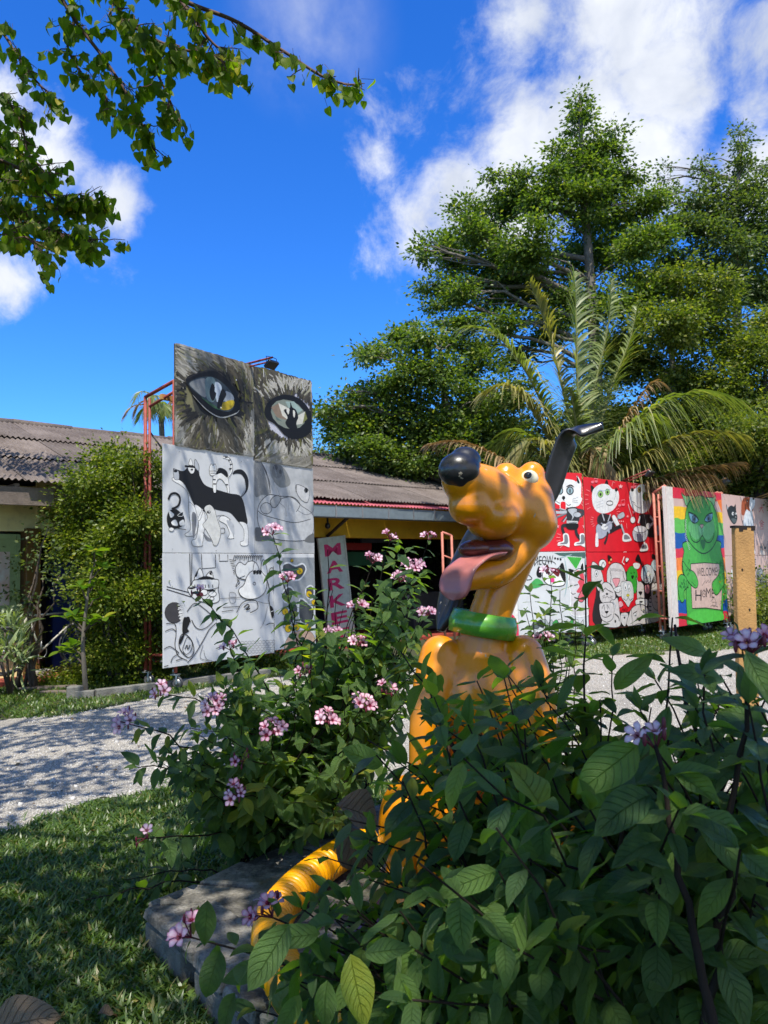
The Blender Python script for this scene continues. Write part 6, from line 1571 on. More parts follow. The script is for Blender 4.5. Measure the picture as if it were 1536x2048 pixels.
# ------------------------------------------------------------------ yellow corrugated hose lying round the platform
YEL = pmat('yellow_gloss_plastic', srgb(236, 160, 6), .32, var=.06, scale=5, dirt=.22, dirtcol=srgb(120, 78, 10), bump=.05)
hp = [on_z(735, 1690, ZS + .07), on_z(690, 1705, ZS + .07), on_z(640, 1738, ZS + .07), on_z(580, 1790, ZS + .07), on_z(545, 1850, ZS + .07), on_z(560, 1935, ZS + .07), on_z(650, 2035, ZS + .07), (.15, 1.98, ZS + .07), (.5, 1.9, ZS + .07), (.85, 2.02, ZS + .07), (1.1, 2.35, ZS + .07), (1.14, 2.75, ZS + .07), (.98, 3.12, ZS + .07), (.62, 3.4, ZS + .07), (.25, 3.45, ZS + .07)]
path = [Vector(q) for q in catmull([tuple(q) for q in hp], 70)]
pp = [path[0]]; 
for q in path[1:]:
    if (q - pp[-1]).length >= .0026: pp.append(q)
rad = []; s_ = 0
for i, q in enumerate(pp):
    if i: s_ += (q - pp[i - 1]).length
    rad.append(.058 + .0095 * abs(math.sin(PI * s_ / .026)) ** .8)
hose = thing('corrugated_hose', 'thick ribbed yellow hose curled on the platform round the dog statue', 'hose', hp[4])
m = MB(); m.tube(pp, rad, 18); m.build('pipe', YEL, hose)
m = MB(); m.tube([pp[0] + (pp[0] - pp[4]).normalized() * .02, pp[3]], .074, 18); m.build('collar', YEL, hose)

# ------------------------------------------------------------------ dog statue, painted fibreglass: sitting, muzzle raised, tongue out
DB = Vector((.36, 2.92, ZS + .016))
dog = thing('dog_statue', 'glossy yellow-orange sitting dog statue with raised muzzle, hanging tongue and green collar', 'statue', DB)
def gloss(name, c, c2=None, rough=.2):
    m = pmat(name, c, rough, var=.10, scale=3, dirt=.35, dirtcol=tuple(x * .45 for x in c), coat=.4); 
    t = m.node_tree; N = NT(t); b = t.nodes['Principled BSDF']; b.inputs['Coat Roughness'].default_value = .12
    co = N.n('ShaderNodeTexCoord').outputs['Object']
    t.links.new(N.remap(N.noise(co, 7, 6, .65), .35, .7, rough * .8, rough + .28), b.inputs['Roughness'])
    t.links.new(N.remap(N.noise(co, 5, 5, .6), .4, .65, .45, .08), b.inputs['Coat Weight'])
    bp = N.n('ShaderNodeBump'); bp.inputs['Strength'].default_value = .12; bp.inputs['Distance'].default_value = .01
    t.links.new(N.noise(co, 26, 5, .6), bp.inputs['Height']); t.links.new(bp.outputs[0], b.inputs['Normal'])
    base = b.inputs['Base Color'].links[0].from_socket
    chip = N.remap(N.noise(co, 21, 4, .6), .685, .70, 0, .85); fade = N.remap(N.noise(co, 2.3, 5, .6), .45, .7, 0, .25)
    c2 = N.mix(fade, base, tuple(min(1, x * 1.25 + .03) for x in c)); c2 = N.mix(chip, c2, (.42, .36, .26)); t.links.new(c2, b.inputs['Base Color'])
    return m
YDOG = gloss('yellow_orange_gloss', srgb(226, 138, 4)); BLK = gloss('black_gloss', (.012, .012, .014), None, .28); GRN = gloss('green_gloss', srgb(92, 158, 46)); PINKT = gloss('pink_gloss', srgb(176, 104, 98), None, .35); REDM = gloss('dark_mouth', srgb(96, 34, 26)); IVO = gloss('ivory_gloss', srgb(226, 214, 180)); BLY = gloss('belly_orange', srgb(190, 92, 10))
def grow(name, shapes, mat, parent, vox=.011, sm=8):
    """union of ellipsoids and tapered limbs melted into one smooth skin"""
    b = MB()
    for s in shapes:
        if s[0] == 'e': b.ell(s[1], s[2], s[3] if len(s) > 3 else None, 20, 14)
        else:
            pts = [Vector(q) for q in s[1]]; rr = s[2]
            cpts = catmull([(*p, r) for p, r in zip(pts, rr)], 5)
            b.tube([Vector(q[:3]) for q in cpts], [float(q[3]) for q in cpts], 14)
            b.ell(pts[0], (rr[0],) * 3, None, 14, 10); b.ell(pts[-1], (rr[-1],) * 3, None, 14, 10)
    me = b.mesh(name); o = bpy.data.objects.new(name, me); COL.objects.link(o)
    md = o.modifiers.new('r', 'REMESH'); md.mode = 'VOXEL'; md.voxel_size = vox; md.use_smooth_shade = True
    md = o.modifiers.new('s', 'SMOOTH'); md.factor = .5; md.iterations = sm
    bpy.context.view_layer.update()
    ev = o.evaluated_get(bpy.context.evaluated_depsgraph_get()); nm = bpy.data.meshes.new_from_object(ev)
    bpy.data.objects.remove(o); nm.name = name
    nm.polygons.foreach_set('use_smooth', [True] * len(nm.polygons))
    return link(name, nm, mat, parent)
a_ = lambda x, y, d: at(x, y, d)
DM = 2.92
sk = a_(1042, 1010, DM + .04)                      # skull
mz = a_(968, 985, DM - .12); tip = a_(925, 962, DM - .2)
chin = a_(962, 1150, DM - .12); jaw0 = a_(1040, 1090, DM)
nk0 = a_(1040, 1075, DM + .05); nk1 = a_(985, 1215, DM + .02); nk2 = a_(962, 1300, DM + .02)
fz = DB.z
def fl(x, d, z): p = a_(x, 1400, d); return Vector((p.x, p.y, z))
body = grow('body', [
    ('e', a_(962, 1385, DM + .05), (.182, .18, .22)), ('e', a_(965, 1520, DM + .14), (.185, .21, .30)), ('e', a_(975, 1640, DM + .22), (.26, .27, .25)),
    ('t', [nk2 + Vector((0, .02, -.1)), nk2, nk1, nk0], [.15, .10, .080, .092]),
    ('t', [a_(880, 1310, DM - .0), a_(862, 1400, DM - .05), a_(852, 1560, DM - .08), fl(862, DM - .1, fz + .06)], [.076, .075, .062, .060]),
    ('t', [a_(1048, 1310, DM - .0), a_(1072, 1400, DM - .05), a_(1084, 1560, DM - .08), fl(1078, DM - .1, fz + .06)], [.076, .075, .062, .060]),
    ('t', [fl(862, DM - .1, fz + .05), fl(846, DM - .26, fz + .045)], [.066, .062]), ('t', [fl(1078, DM - .1, fz + .05), fl(1084, DM - .27, fz + .045)], [.066, .062]),
    ('e', a_(822, 1650, DM + .2), (.13, .24, .19)), ('e', a_(1128, 1650, DM + .2), (.13, .24, .19)),
    ('t', [fl(800, DM + .2, fz + .07), fl(792, DM - .16, fz + .05)], [.075, .068]), ('t', [fl(1136, DM + .2, fz + .07), fl(1150, DM - .16, fz + .05)], [.075, .068]),
    ('t', [fl(1000, DM + .5, fz + .1), fl(1090, DM + .72, fz + .12), fl(1150, DM + .78, fz + .12)], [.05, .04, .03]),
], YDOG, dog, .011, 8)
ax_m = (tip - sk).normalized()
head = grow('head', [
    ('e', sk, (.130, .140, .140)), ('e', a_(1055, 1045, DM + .03), (.115, .13, .115)),
    ('t', [sk + Vector((0, -.02, -.03)), a_(1000, 1012, DM - .05), mz, tip], [.122, .113, .104, .078]),
    ('e', a_(940, 1012, DM - .18), (.080, .085, .072)), ('e', a_(985, 1035, DM - .12), (.105, .105, .085)),
    ('t', [jaw0, a_(1000, 1140, DM - .06), chin, a_(930, 1160, DM - .17)], [.074, .062, .054, .042]),
    ('e', a_(1012, 950, DM - .02), (.052, .05, .05)), ('e', a_(1064, 948, DM + .0), (.052, .05, .05)),
], YDOG, dog, .009, 16)
m = MB()                                            # mouth lining between the jaws
m.ell(a_(985, 1100, DM - .085), (.082, .085, .045)); m.ell(a_(950, 1098, DM - .13), (.062, .055, .035)); m.build('mouth', REDM, head)
tg = catmull([tuple(a_(1000, 1105, DM - .09)), tuple(a_(955, 1112, DM - .17)), tuple(a_(922, 1140, DM - .225)), tuple(a_(907, 1178, DM - .235)), tuple(a_(902, 1200, DM - .23))], 6)
wd = [.05, .056, .06, .062, .060, .058, .057, .056, .055, .054, .054, .054, .055, .056, .057, .058, .058, .057, .055, .052, .047, .040, .030, .018, .008]
V = []; Fc = []; nS = 10
for i, q in enumerate(tg):
    q = Vector(q); t_ = (Vector(tg[min(i + 1, len(tg) - 1)]) - Vector(tg[max(i - 1, 0)])).normalized(); w_ = wd[min(i, len(wd) - 1)]
    side = Vector((.93, -.36, .04)); side = (side - t_ * side.dot(t_)).normalized(); nn = side.cross(t_)
    for k in range(nS):
        a = 2 * PI * k / nS; V.append(q + side * (w_ * math.cos(a)) + nn * (.013 * math.sin(a) - .012 * math.cos(a) ** 2 + .012))
L = len(tg)
for i in range(L - 1):
    for k in range(nS): Fc.append((i * nS + k, i * nS + (k + 1) % nS, (i + 1) * nS + (k + 1) % nS, (i + 1) * nS + k))
Fc.append(tuple(range(nS))[::-1]); Fc.append(tuple((L - 1) * nS + k for k in range(nS)))
m = MB(); m.smooth = True; m.add(V, Fc); m.build('tongue', PINKT, head)
nz_ = (tip - mz).normalized()
nose = grow('nose', [('e', a_(918, 940, DM - .24), (.074, .058, .064)), ('e', a_(930, 922, DM - .22), (.058, .052, .052)), ('e', a_(922, 962, DM - .25), (.03, .03, .03))], BLK, head, .007, 5)
for (x, y, dx, d) in ((1004, 962, -.02, -.062), (1058, 958, .02, -.045)):
    c = a_(x, y, DM + d); ez = (Vector((-.35, -.9, .45))).normalized(); ex = ez.orthogonal().normalized(); ey = ez.cross(ex)
    m = MB(); m.ell(c, (.036, .036, .030), (ex, ey, ez)); e = m.build('eye', IVO, head)
    m = MB(); m.ell(c + ez * .022, (.017, .017, .012), (ex, ey, ez)); m.build('pupil', BLK, e)
def ear(path, wds, side, thick=.016, name='ear'):
    P_ = [Vector(q) for q in catmull([tuple(q) for q in path], 6)]; W_2 = [float(q[0]) for q in catmull([(w,) for w in wds], 6)]
    V = []; Fc = []; nS = 12
    for i, q in enumerate(P_):
        t_ = (P_[min(i + 1, len(P_) - 1)] - P_[max(i - 1, 0)]).normalized(); s = (side - t_ * side.dot(t_)).normalized(); nn = s.cross(t_)
        for k in range(nS):
            a = 2 * PI * k / nS; V.append(q + s * (W_2[i] * math.cos(a)) + nn * (thick * math.sin(a) + .35 * W_2[i] * math.cos(a) ** 2))
    L = len(P_)
    for i in range(L - 1):
        for k in range(nS): Fc.append((i * nS + k, i * nS + (k + 1) % nS, (i + 1) * nS + (k + 1) % nS, (i + 1) * nS + k))
    Fc.append(tuple(range(nS))[::-1]); Fc.append(tuple((L - 1) * nS + k for k in range(nS)))
    m = MB(); m.smooth = True; m.add(V, Fc); m.build(name, BLK, head)
ear([a_(1078, 1020, DM + .07), a_(1098, 975, DM + .09), a_(1118, 910, DM + .10), a_(1138, 868, DM + .10), a_(1172, 856, DM + .09), a_(1206, 852, DM + .07)], [.034, .046, .052, .056, .050, .018], Vector((.75, .35, .3)))
ear([a_(985, 1005, DM + .15), a_(940, 1080, DM + .18), a_(905, 1160, DM + .16), a_(888, 1225, DM + .13), a_(880, 1262, DM + .12)], [.03, .05, .062, .05, .015], Vector((.7, -.6, 0)))
# collar
cc = a_(966, 1248, DM + .02); axc = (nk1 - nk2).normalized(); axc = (axc + Vector((0, 0, .6))).normalized(); ex = axc.orthogonal().normalized(); ey = axc.cross(ex); V = []; Fc = []
prof = [(.106, -.042), (.126, -.042), (.131, 0), (.119, .042), (.108, .043), (.098, .0)]; nC = 40
for i in range(nC):
    t = 2 * PI * i / nC; d = ex * math.cos(t) + ey * math.sin(t)
    for (r, h) in prof: V.append(cc + d * r + axc * h)
for i in range(nC):
    for k in range(6): Fc.append((i * 6 + k, i * 6 + (k + 1) % 6, ((i + 1) % nC) * 6 + (k + 1) % 6, ((i + 1) % nC) * 6 + k))
m = MB(); m.smooth = True; m.add(V, Fc); m.build('collar', GRN, dog)
m = MB(); m.ell(a_(964, 1500, DM - .03), (.12, .06, .19)); m.build('belly', BLY, dog)
for (x, d) in ((846, DM - .26), (1084, DM - .27), (792, DM - .16), (1150, DM - .16)):
    for k in (-1, 0, 1):
        p = fl(x, d - .055, fz + .035) + Vector((k * .032, -.005 * (1 - abs(k)), 0)); m = MB(); m.ell(p, (.022, .03, .03)); m.build('toe', YDOG, body)
# ------------------------------------------------------------------ flowering shrubs round the statue
ELL = lambda u: .25 * (math.sin(PI * min(1, u ** .92)) ** .75) * (1 - .18 * u) if u < 1 else 0
SHL = leafmat('shrub_leaf', (.036, .088, .032), (.125, .220, .050), (.27, .31, .03), trans=.42, rough=.36, spec=.85, per='object', veins=True, tcol=(3.0, 2.9, .35))
SHI = leafmat('shrub_leaf_mass', (.036, .088, .032), (.125, .220, .050), (.27, .31, .03), trans=.42, rough=.36, spec=.85, veins=True, tcol=(3.0, 2.9, .35))
STEM = pmat('dark_stem', (.022, .016, .012), .85, spec=.15, var=.3, bump=.2)
lme = []; lraw = []
for sd in range(7):
    V, Q, UV = blend_leaf(10, 6, ELL, (.02, .12, .26, .4, -.08, .18, .32)[sd], (.08, .25, .42, .16, .34, .55, .12)[sd], .06 + .04 * (sd % 2), 4 + sd % 3, sd, (-.10, 0, .11)[sd % 3])
    me = np_mesh('leaf', V, Q, UV, True); me.materials.append(SHL); lme.append(me)
    V2, Q2, U2 = blend_leaf(6, 4, ELL, (.02, .12, .26, .4, -.08, .18, .32)[sd], (.08, .25, .42, .16, .34, .55, .12)[sd], .06, 4, sd, (-.10, 0, .11)[sd % 3]); lraw.append((V2, Q2, U2))

# flowers: five pointed petals, white-pink with a dark red throat
def flower_mat():
    m = bpy.data.materials.new('pink_petal'); m.use_nodes = True
    t = m.node_tree; N = NT(t); b = t.nodes['Principled BSDF']; out = t.nodes['Material Output']
    uv = N.n('ShaderNodeUVMap').outputs[0]; sp = N.n('ShaderNodeSeparateXYZ'); t.links.new(uv, sp.inputs[0])
    r = N.n('ShaderNodeValToRGB'); t.links.new(sp.outputs[0], r.inputs[0]); e = r.color_ramp.elements
    e[0].position = 0; e[0].color = (.22, .008, .02, 1); e[1].position = 1; e[1].color = (.62, .30, .44, 1)
    for p, c in ((.16, (.30, .012, .03)), (.26, (.80, .42, .52)), (.6, (.86, .60, .70))): q = e.new(p); q.color = (*c, 1)
    ed = N.remap(N.m('ABSOLUTE', N.m('MULTIPLY_ADD', sp.outputs[1], 2, -1)), .45, 1, 0, .8)
    c = N.mix(ed, r.outputs[0], (.50, .10, .27))
    oi = N.n('ShaderNodeObjectInfo').outputs['Random']; hv = N.n('ShaderNodeHueSaturation'); t.links.new(c, hv.inputs['Color']); t.links.new(N.remap(oi, 0, 1, .75, 1.1), hv.inputs['Value']); t.links.new(N.remap(oi, 0, 1, 1.2, .7), hv.inputs['Saturation'])
    t.links.new(hv.outputs[0], b.inputs['Base Color']); b.inputs['Roughness'].default_value = .5
    tr = N.n('ShaderNodeBsdfTranslucent'); t.links.new(hv.outputs[0], tr.inputs['Color']); ms = N.n('ShaderNodeMixShader'); ms.inputs[0].default_value = .3
    t.links.new(b.outputs[0], ms.inputs[1]); t.links.new(tr.outputs[0], ms.inputs[2]); t.links.new(ms.outputs[0], out.inputs['Surface'])
    return m
PET = flower_mat(); BUD = pmat('dark_red_bud', (.14, .012, .03), .5, var=.3); fme = []
for sd in range(3):
    rr = random.Random(sd); V = []; Q = []; UV = []
    for k in range(5):
        a = 2 * PI * k / 5 + rr.uniform(-.1, .1); d = np.array((math.cos(a), math.sin(a), 0)); s = np.array((-math.sin(a), math.cos(a), 0)); tw = rr.uniform(.1, .5); b0 = len(V)
        for i in range(6):
            u = i / 5; w_ = .06 + .30 * math.sin(PI * min(1, u * .62 + .02)) ** 1.3 if u < .72 else .335 * (1 - (u - .72) / .28) ** .75 + .004
            z = -.55 * (1 - u) ** 2.2 + .10 * u - .32 * max(0, u - .6) ** 1.4 * rr.uniform(.5, 2)
            for v in (-1, 0, 1):
                V.append(d * (.08 + .92 * u) + s * (w_ * v + tw * .25 * u * u) + np.array((0, 0, z + (.05 if v == 0 else 0) * -1 + v * tw * .12 * u))); UV.append((u, v * .5 + .5))
        for i in range(5):
            for j in range(2): q = b0 + i * 3 + j; Q.append((q, q + 1, q + 4, q + 3))
    me = np_mesh('flower', np.array(V), np.array(Q), np.array(UV), True); me.materials.append(PET); fme.append(me)

LITS = [(at(540, 1915, 1.42), .085), (at(712, 1980, 1.36), .085), (at(820, 2000, 1.34), .06), (at(1010, 1885, 1.3), .05), (at(775, 1900, 1.4), .06), (at(935, 1765, 1.38), .045)]
def shut(q):      # openings in the shrub: above a few leaves the sun reaches, and in front of the shop sign
    for c, r in LITS:
        d = q[2] - c; k = d.dot(SUN)
        if k > .05 and (d - SUN * k).length < r: return True
    v = project(q[2])
    return bool(v) and 640 < v[0] < 706 and 1080 < v[1] < 1262 and R.random() < .8

class Shrub:
    def __init__(s, label, loc, group=None):
        s.t = thing('flowering_shrub', label, 'shrub', loc, 'flowering shrubs round the statue'); s.leaves = []; s.stems = MB(); s.nbr = 0
    def branch(s, a, b, bow=.12, r=.006, leaf=.1, gap=.055, t0=.3, cluster=0, fsize=.019, wig=.02, droop=.35, stem=True):
        pp = limb_path(a, b, bow, 14, wig); n = len(pp)
        m = MB(); m.tube(pp, [r * (1 - .7 * i / (n - 1)) for i in range(n)], 6, False); m.build('stem', STEM, s.t)
        L = sum((pp[i + 1] - pp[i]).length for i in range(n - 1)); k = max(2, int(L * (1 - t0) / gap)); ph = R.random() * PI
        for i in range(k + 1):
            t = t0 + (1 - t0) * (i + R.uniform(-.25, .25)) / max(1, k); t = min(max(t, .02), .999); j = min(int(t * (n - 1)), n - 2); p = pp[j].lerp(pp[j + 1], t * (n - 1) - j); tg = (pp[j + 1] - pp[j]).normalized()
            x = tg.orthogonal().normalized(); y = tg.cross(x); an = ph + i * PI / 2 + R.uniform(-.3, .3)
            for sg in (0, PI):
                if R.random() < .10: continue
                out = x * math.cos(an + sg) + y * math.sin(an + sg)
                d = (out * .85 + tg * R.uniform(.25, .65) + Vector((0, 0, -droop * R.uniform(.3, 1.7)))).normalized()
                nrm = (Vector((0, 0, 1)) + tg * .35 + Vector((R.gauss(0, .22), R.gauss(0, .22), 0))).normalized()
                sz = leaf * R.uniform(.62, 1.12) * (.72 + .28 * min(1, (1 - t) * 4))
                s.leaves.append((frame(p + out * r, d, nrm, sz, R.uniform(.85, 1.15)), sz, p + d * sz * .5))
        if cluster:
            s.cluster(pp[-1], (pp[-1] - pp[-2]).normalized(), cluster, fsize * 1.3)
        elif R.random() < .5:
            for q in range(2):
                d = (tg + Vector((R.gauss(0, .3), R.gauss(0, .3), .2))).normalized(); s.leaves.append((frame(pp[-1], d, Vector((0, -.4, 1)), leaf * .5), leaf * .5, pp[-1]))
        return pp
    def cluster(s, p, d, n, fs):
        n = n + 1 if n > 2 else n
        m = MB(); d = (d + Vector((0, 0, .7))).normalized(); fl = []
        x = d.orthogonal().normalized(); y = d.cross(x)
        for k in range(n + 4):
            a = k * 2.4; rr = fs * (1.0 + .42 * k ** .5) * .8; o = (x * math.cos(a) + y * math.sin(a)) * rr
            e = p + d * R.uniform(.018, .04) + o
            m.tube([p, p.lerp(e, .6) + d * .004, e], [.0018, .0015, .002], 4, False)
            if k < n: fl.append((e, (o * 12 * R.uniform(.6, 1.4) + d * .35 + (CAM - p).normalized() * .35 + Vector((0, 0, .15))).normalized()))
            else: m.ell(e, (.004, .004, .011), None, 6, 5)
        c = m.build('flower_cluster', BUD, s.t)
        for (e, nn) in fl:
            link('flower', fme[R.randint(0, 2)], None, c, None, frame(e + nn * fs * .4, nn.orthogonal(), nn, fs * R.uniform(.8, 1.2)))
    def done(s):
        def px(q):
            v = project(q[2])
            if not v or not (-40 < v[0] < 1576 and -40 < v[1] < 2088): return 0
            return q[1] / v[2]
        s.leaves = [q for q in s.leaves if not shut(q)]
        L = sorted(s.leaves, key=px, reverse=True)
        for i, (Mx, sz, c) in enumerate(L[:300]): link('leaf', lme[R.randint(0, 6)], None, s.t, None, Mx)
        V, T, U, b = [], [], [], 0
        for i, (Mx, sz, c) in enumerate(L[300:]):
            A = np.array(Mx); v, q, u = lraw[i % 7]; U.append(u); V.append(v @ A[:3, :3].T + A[:3, 3]); T.append(q + b); b += len(v)
        if V:
            o = link('foliage', np_mesh('foliage', np.concatenate(V), np.concatenate(T), np.concatenate(U), True), SHI, s.t); o['kind'] = 'stuff'

def inpoly(poly):
    xs = [p[0] for p in poly]; ys = [p[1] for p in poly]
    while True:
        x, y = R.uniform(min(xs), max(xs)), R.uniform(min(ys), max(ys))
        if inside(poly, np.array([x]), np.array([y]))[0]: return x, y

# ---- the shrub behind and left of the statue
L_ = Shrub('pink-flowered shrub spreading left of the yellow dog statue in front of the gravel', (-.3, 3.9, 0))
rt = [Vector((-.55, 3.9, 0)), Vector((-.45, 4.05, 0)), Vector((-.65, 3.8, 0)), Vector((-.36, 4.2, 0)), Vector((-.25, 4.4, 0))]
def root(): return R.choice(rt) + Vector((R.uniform(-.1, .1), R.uniform(-.1, .1), 0))
for (x, y, d, n, fs, bow, t0) in ((545, 1070, 3.55, 5, .017, .10, .25), (655, 1100, 3.7, 0, .02, .05, .4), (780, 1082, 3.85, 2, .018, .02, .45), (857, 1080, 3.85, 2, .018, .02, .45), (745, 1128, 3.7, 3, .018, .03, .4), (825, 1140, 3.65, 7, .019, .02, .4), (800, 1165, 3.65, 4, .018, .03, .4), (712, 1222, 3.6, 5, .018, .04, .4), (850, 1235, 3.6, 5, .018, .02, .4),
                               (668, 1272, 3.55, 4, .018, .06, .4), (715, 1292, 3.5, 4, .018, .04, .4), (326, 1388, 3.15, 3, .018, .16, .3), (258, 1448, 3.1, 4, .02, .16, .25), (430, 1418, 3.2, 7, .020, .14, .3), (545, 1468, 3.2, 5, .020, .10, .3), (725, 1415, 3.35, 6, .020, .05, .4), (770, 1388, 3.4, 2, .02, .05, .4), (650, 1445, 3.3, 5, .020, .08, .4),
                               (485, 1523, 3.1, 1, .022, .1, .3), (475, 1592, 3.05, 4, .018, .08, .3), (275, 1535, 3.0, 0, .02, .14, .2), (460, 1300, 3.4, 2, .017, .14, .4), (398, 1190, 3.45, 1, .017, .16, .3), (575, 1165, 3.55, 3, .016, .1, .35), (610, 1350, 3.4, 2, .017, .07, .35), (292, 1677, 2.95, 1, .020, .06, .35)):
    L_.branch(root(), at(x, y, d), bow, .0065, R.uniform(.092, .122), .055, t0, n, fs)
for (poly, dd, cnt) in (([(430, 1380), (560, 1320), (640, 1180), (700, 1120), (800, 1080), (900, 1120), (880, 1330), (820, 1560), (700, 1640), (480, 1600), (330, 1560), (330, 1430)], (3.1, 4.0), 58),
                        ([(600, 1150), (700, 1200), (860, 1120), (870, 1300), (800, 1420), (680, 1400)], (3.4, 4.1), 26), ([(330, 1450), (520, 1420), (560, 1600), (420, 1640), (300, 1580)], (3.0, 3.5), 22), ([(380, 1560), (640, 1560), (680, 1660), (520, 1690), (400, 1640)], (3.1, 3.6), 16)):
    for k in range(cnt):
        x, y = inpoly(poly); L_.branch(root(), at(x, y, R.uniform(*dd)), R.uniform(.02, .14), .005, R.uniform(.085, .12), .055, .3, 0, .02, .03)
L_.branch(Vector((-.45, 3.5, .02)), on_z(170, 1800, .10), .10, .006, .085, .045, .25, 0)
L_.branch(Vector((-.5, 3.5, .02)), on_z(250, 1760, .08), .12, .006, .085, .045, .3, 0)
L_.done()

# ---- the shrub behind the statue on the right
M_ = Shrub('small pink-flowered shrub standing right behind the dog statue', (.95, 4.4, 0))
for (x, y, d, n) in ((1088, 1283, 4.2, 3), (1100, 1152, 4.25, 2), (1060, 1185, 4.3, 0), (1120, 1180, 4.3, 0), (1050, 1220, 4.2, 0), (1090, 1230, 4.2, 0), (1150, 1220, 4.3, 0), (1070, 1260, 4.2, 0), (1120, 1260, 4.2, 0), (1060, 1320, 4.1, 0), (1140, 1330, 4.2, 0)):
    M_.branch(Vector((.95 + R.uniform(-.1, .1), 4.4, 0)), at(x, y, d), .05, .006, .12, .06, .35, n, .022)
M_.done()

# ---- the big dark shrub in the foreground
F_ = Shrub('dark large-leaved flowering shrub in the right foreground hiding the statue legs', (.9, 1.7, 0))
roots = [Vector((.55, 1.75, .0)), Vector((.8, 1.5, 0)), Vector((1.0, 1.75, 0)), Vector((.35, 1.75, 0)), Vector((1.25, 1.85, 0)), Vector((.6, 1.6, 0))]
def rF(): return R.choice(roots) + Vector((R.uniform(-.12, .12), R.uniform(-.12, .12), 0))
# named sprays: end pixel, depth, leaf size, bow, start
for (x, y, d, lf, bow, t0, n) in ((1172, 1130, 2.35, .135, .02, .45, 0), (1345, 1235, 1.95, .13, .02, .5, 0), (1310, 1360, 2.0, .11, .03, .5, 0), (1500, 1310, 1.35, .12, .04, .5, 6), (1312, 1500, 1.3, .12, .05, .45, 2), (1320, 1545, 1.3, .115, .03, .5, 0), (800, 1300, 2.3, .12, .15, .3, 0), (1010, 1335, 2.4, .11, .1, .45, 0), (860, 1365, 2.35, .12, .12, .4, 0), (735, 1480, 2.3, .12, .15, .3, 0),
                               (880, 1420, 2.3, .12, .1, .35, 0), (980, 1400, 2.3, .125, .1, .4, 0), (1090, 1390, 2.25, .12, .06, .4, 0), (1200, 1400, 2.1, .12, .05, .4, 0), (1280, 1420, 1.9, .12, .05, .4, 0), (1440, 1350, 1.8, .12, .03, .4, 0), (1530, 1400, 1.6, .13, .03, .4, 0), (760, 1560, 2.1, .12, .14, .3, 0), (700, 1640, 2.0, .115, .12, .3, 0), (1430, 1420, 1.5, .12, .04, .4, 0),
                               (545, 1835, 1.75, .11, .16, .4, 4), (383, 1875, 1.85, .10, .16, .45, 3), (690, 1800, 1.75, .11, .1, .35, 0), (620, 1880, 1.6, .10, .1, .4, 0), (500, 1930, 1.6, .11, .14, .4, 0), (720, 1930, 1.5, .105, .08, .4, 0), (830, 1900, 1.4, .11, .08, .4, 0), (930, 1780, 1.4, .125, .08, .4, 0), (1000, 1880, 1.25, .115, .08, .4, 0), (1180, 1620, 1.3, .12, .05, .4, 0), (1480, 1700, 1.2, .12, .04, .4, 0), (820, 2000, 1.3, .10, .08, .4, 0)):
    F_.branch(rF(), at(x, y, d), bow, .0065, lf, .058, t0, n, .0145 if x > 1000 else .019, .02, .45)
for (poly, dd, cnt, lf) in (([(760, 1440), (900, 1420), (1110, 1450), (1250, 1480), (1400, 1480), (1536, 1440), (1600, 2048), (760, 2048), (700, 1700)], (1.35, 2.2), 66, .13), ([(800, 1640), (1536, 1560), (1536, 2060), (800, 2060)], (1.2, 1.8), 32, .12), ([(620, 1830), (900, 1780), (900, 2060), (620, 2060)], (1.45, 1.9), 12, .10)):
    for k in range(cnt):
        x, y = inpoly(poly); F_.branch(rF(), at(x, y, R.uniform(*dd)), R.uniform(.02, .12), .006, lf * R.uniform(.8, 1.1), .058, .3, 0, .02, .03, .45)
for (poly, dd, cnt, lf) in (([(800, 1330), (900, 1320), (1110, 1360), (1200, 1420), (1150, 1560), (770, 1600), (745, 1450)], (1.75, 2.3), 19, .135), ([(600, 1740), (760, 1640), (800, 2048), (480, 2048), (600, 1900)], (1.5, 2.2), 26, .115), ([(1400, 1290), (1536, 1290), (1536, 1480), (1380, 1480)], (1.3, 2.0), 12, .12), ([(1230, 1290), (1420, 1310), (1420, 1420), (1200, 1420)], (1.7, 2.2), 5, .115)):
    for k in range(cnt):
        x, y = inpoly(poly); F_.branch(rF(), at(x, y, R.uniform(*dd)), R.uniform(.02, .12), .0055, lf * R.uniform(.8, 1.15), .06, .4, 0, .02, .03, .25)
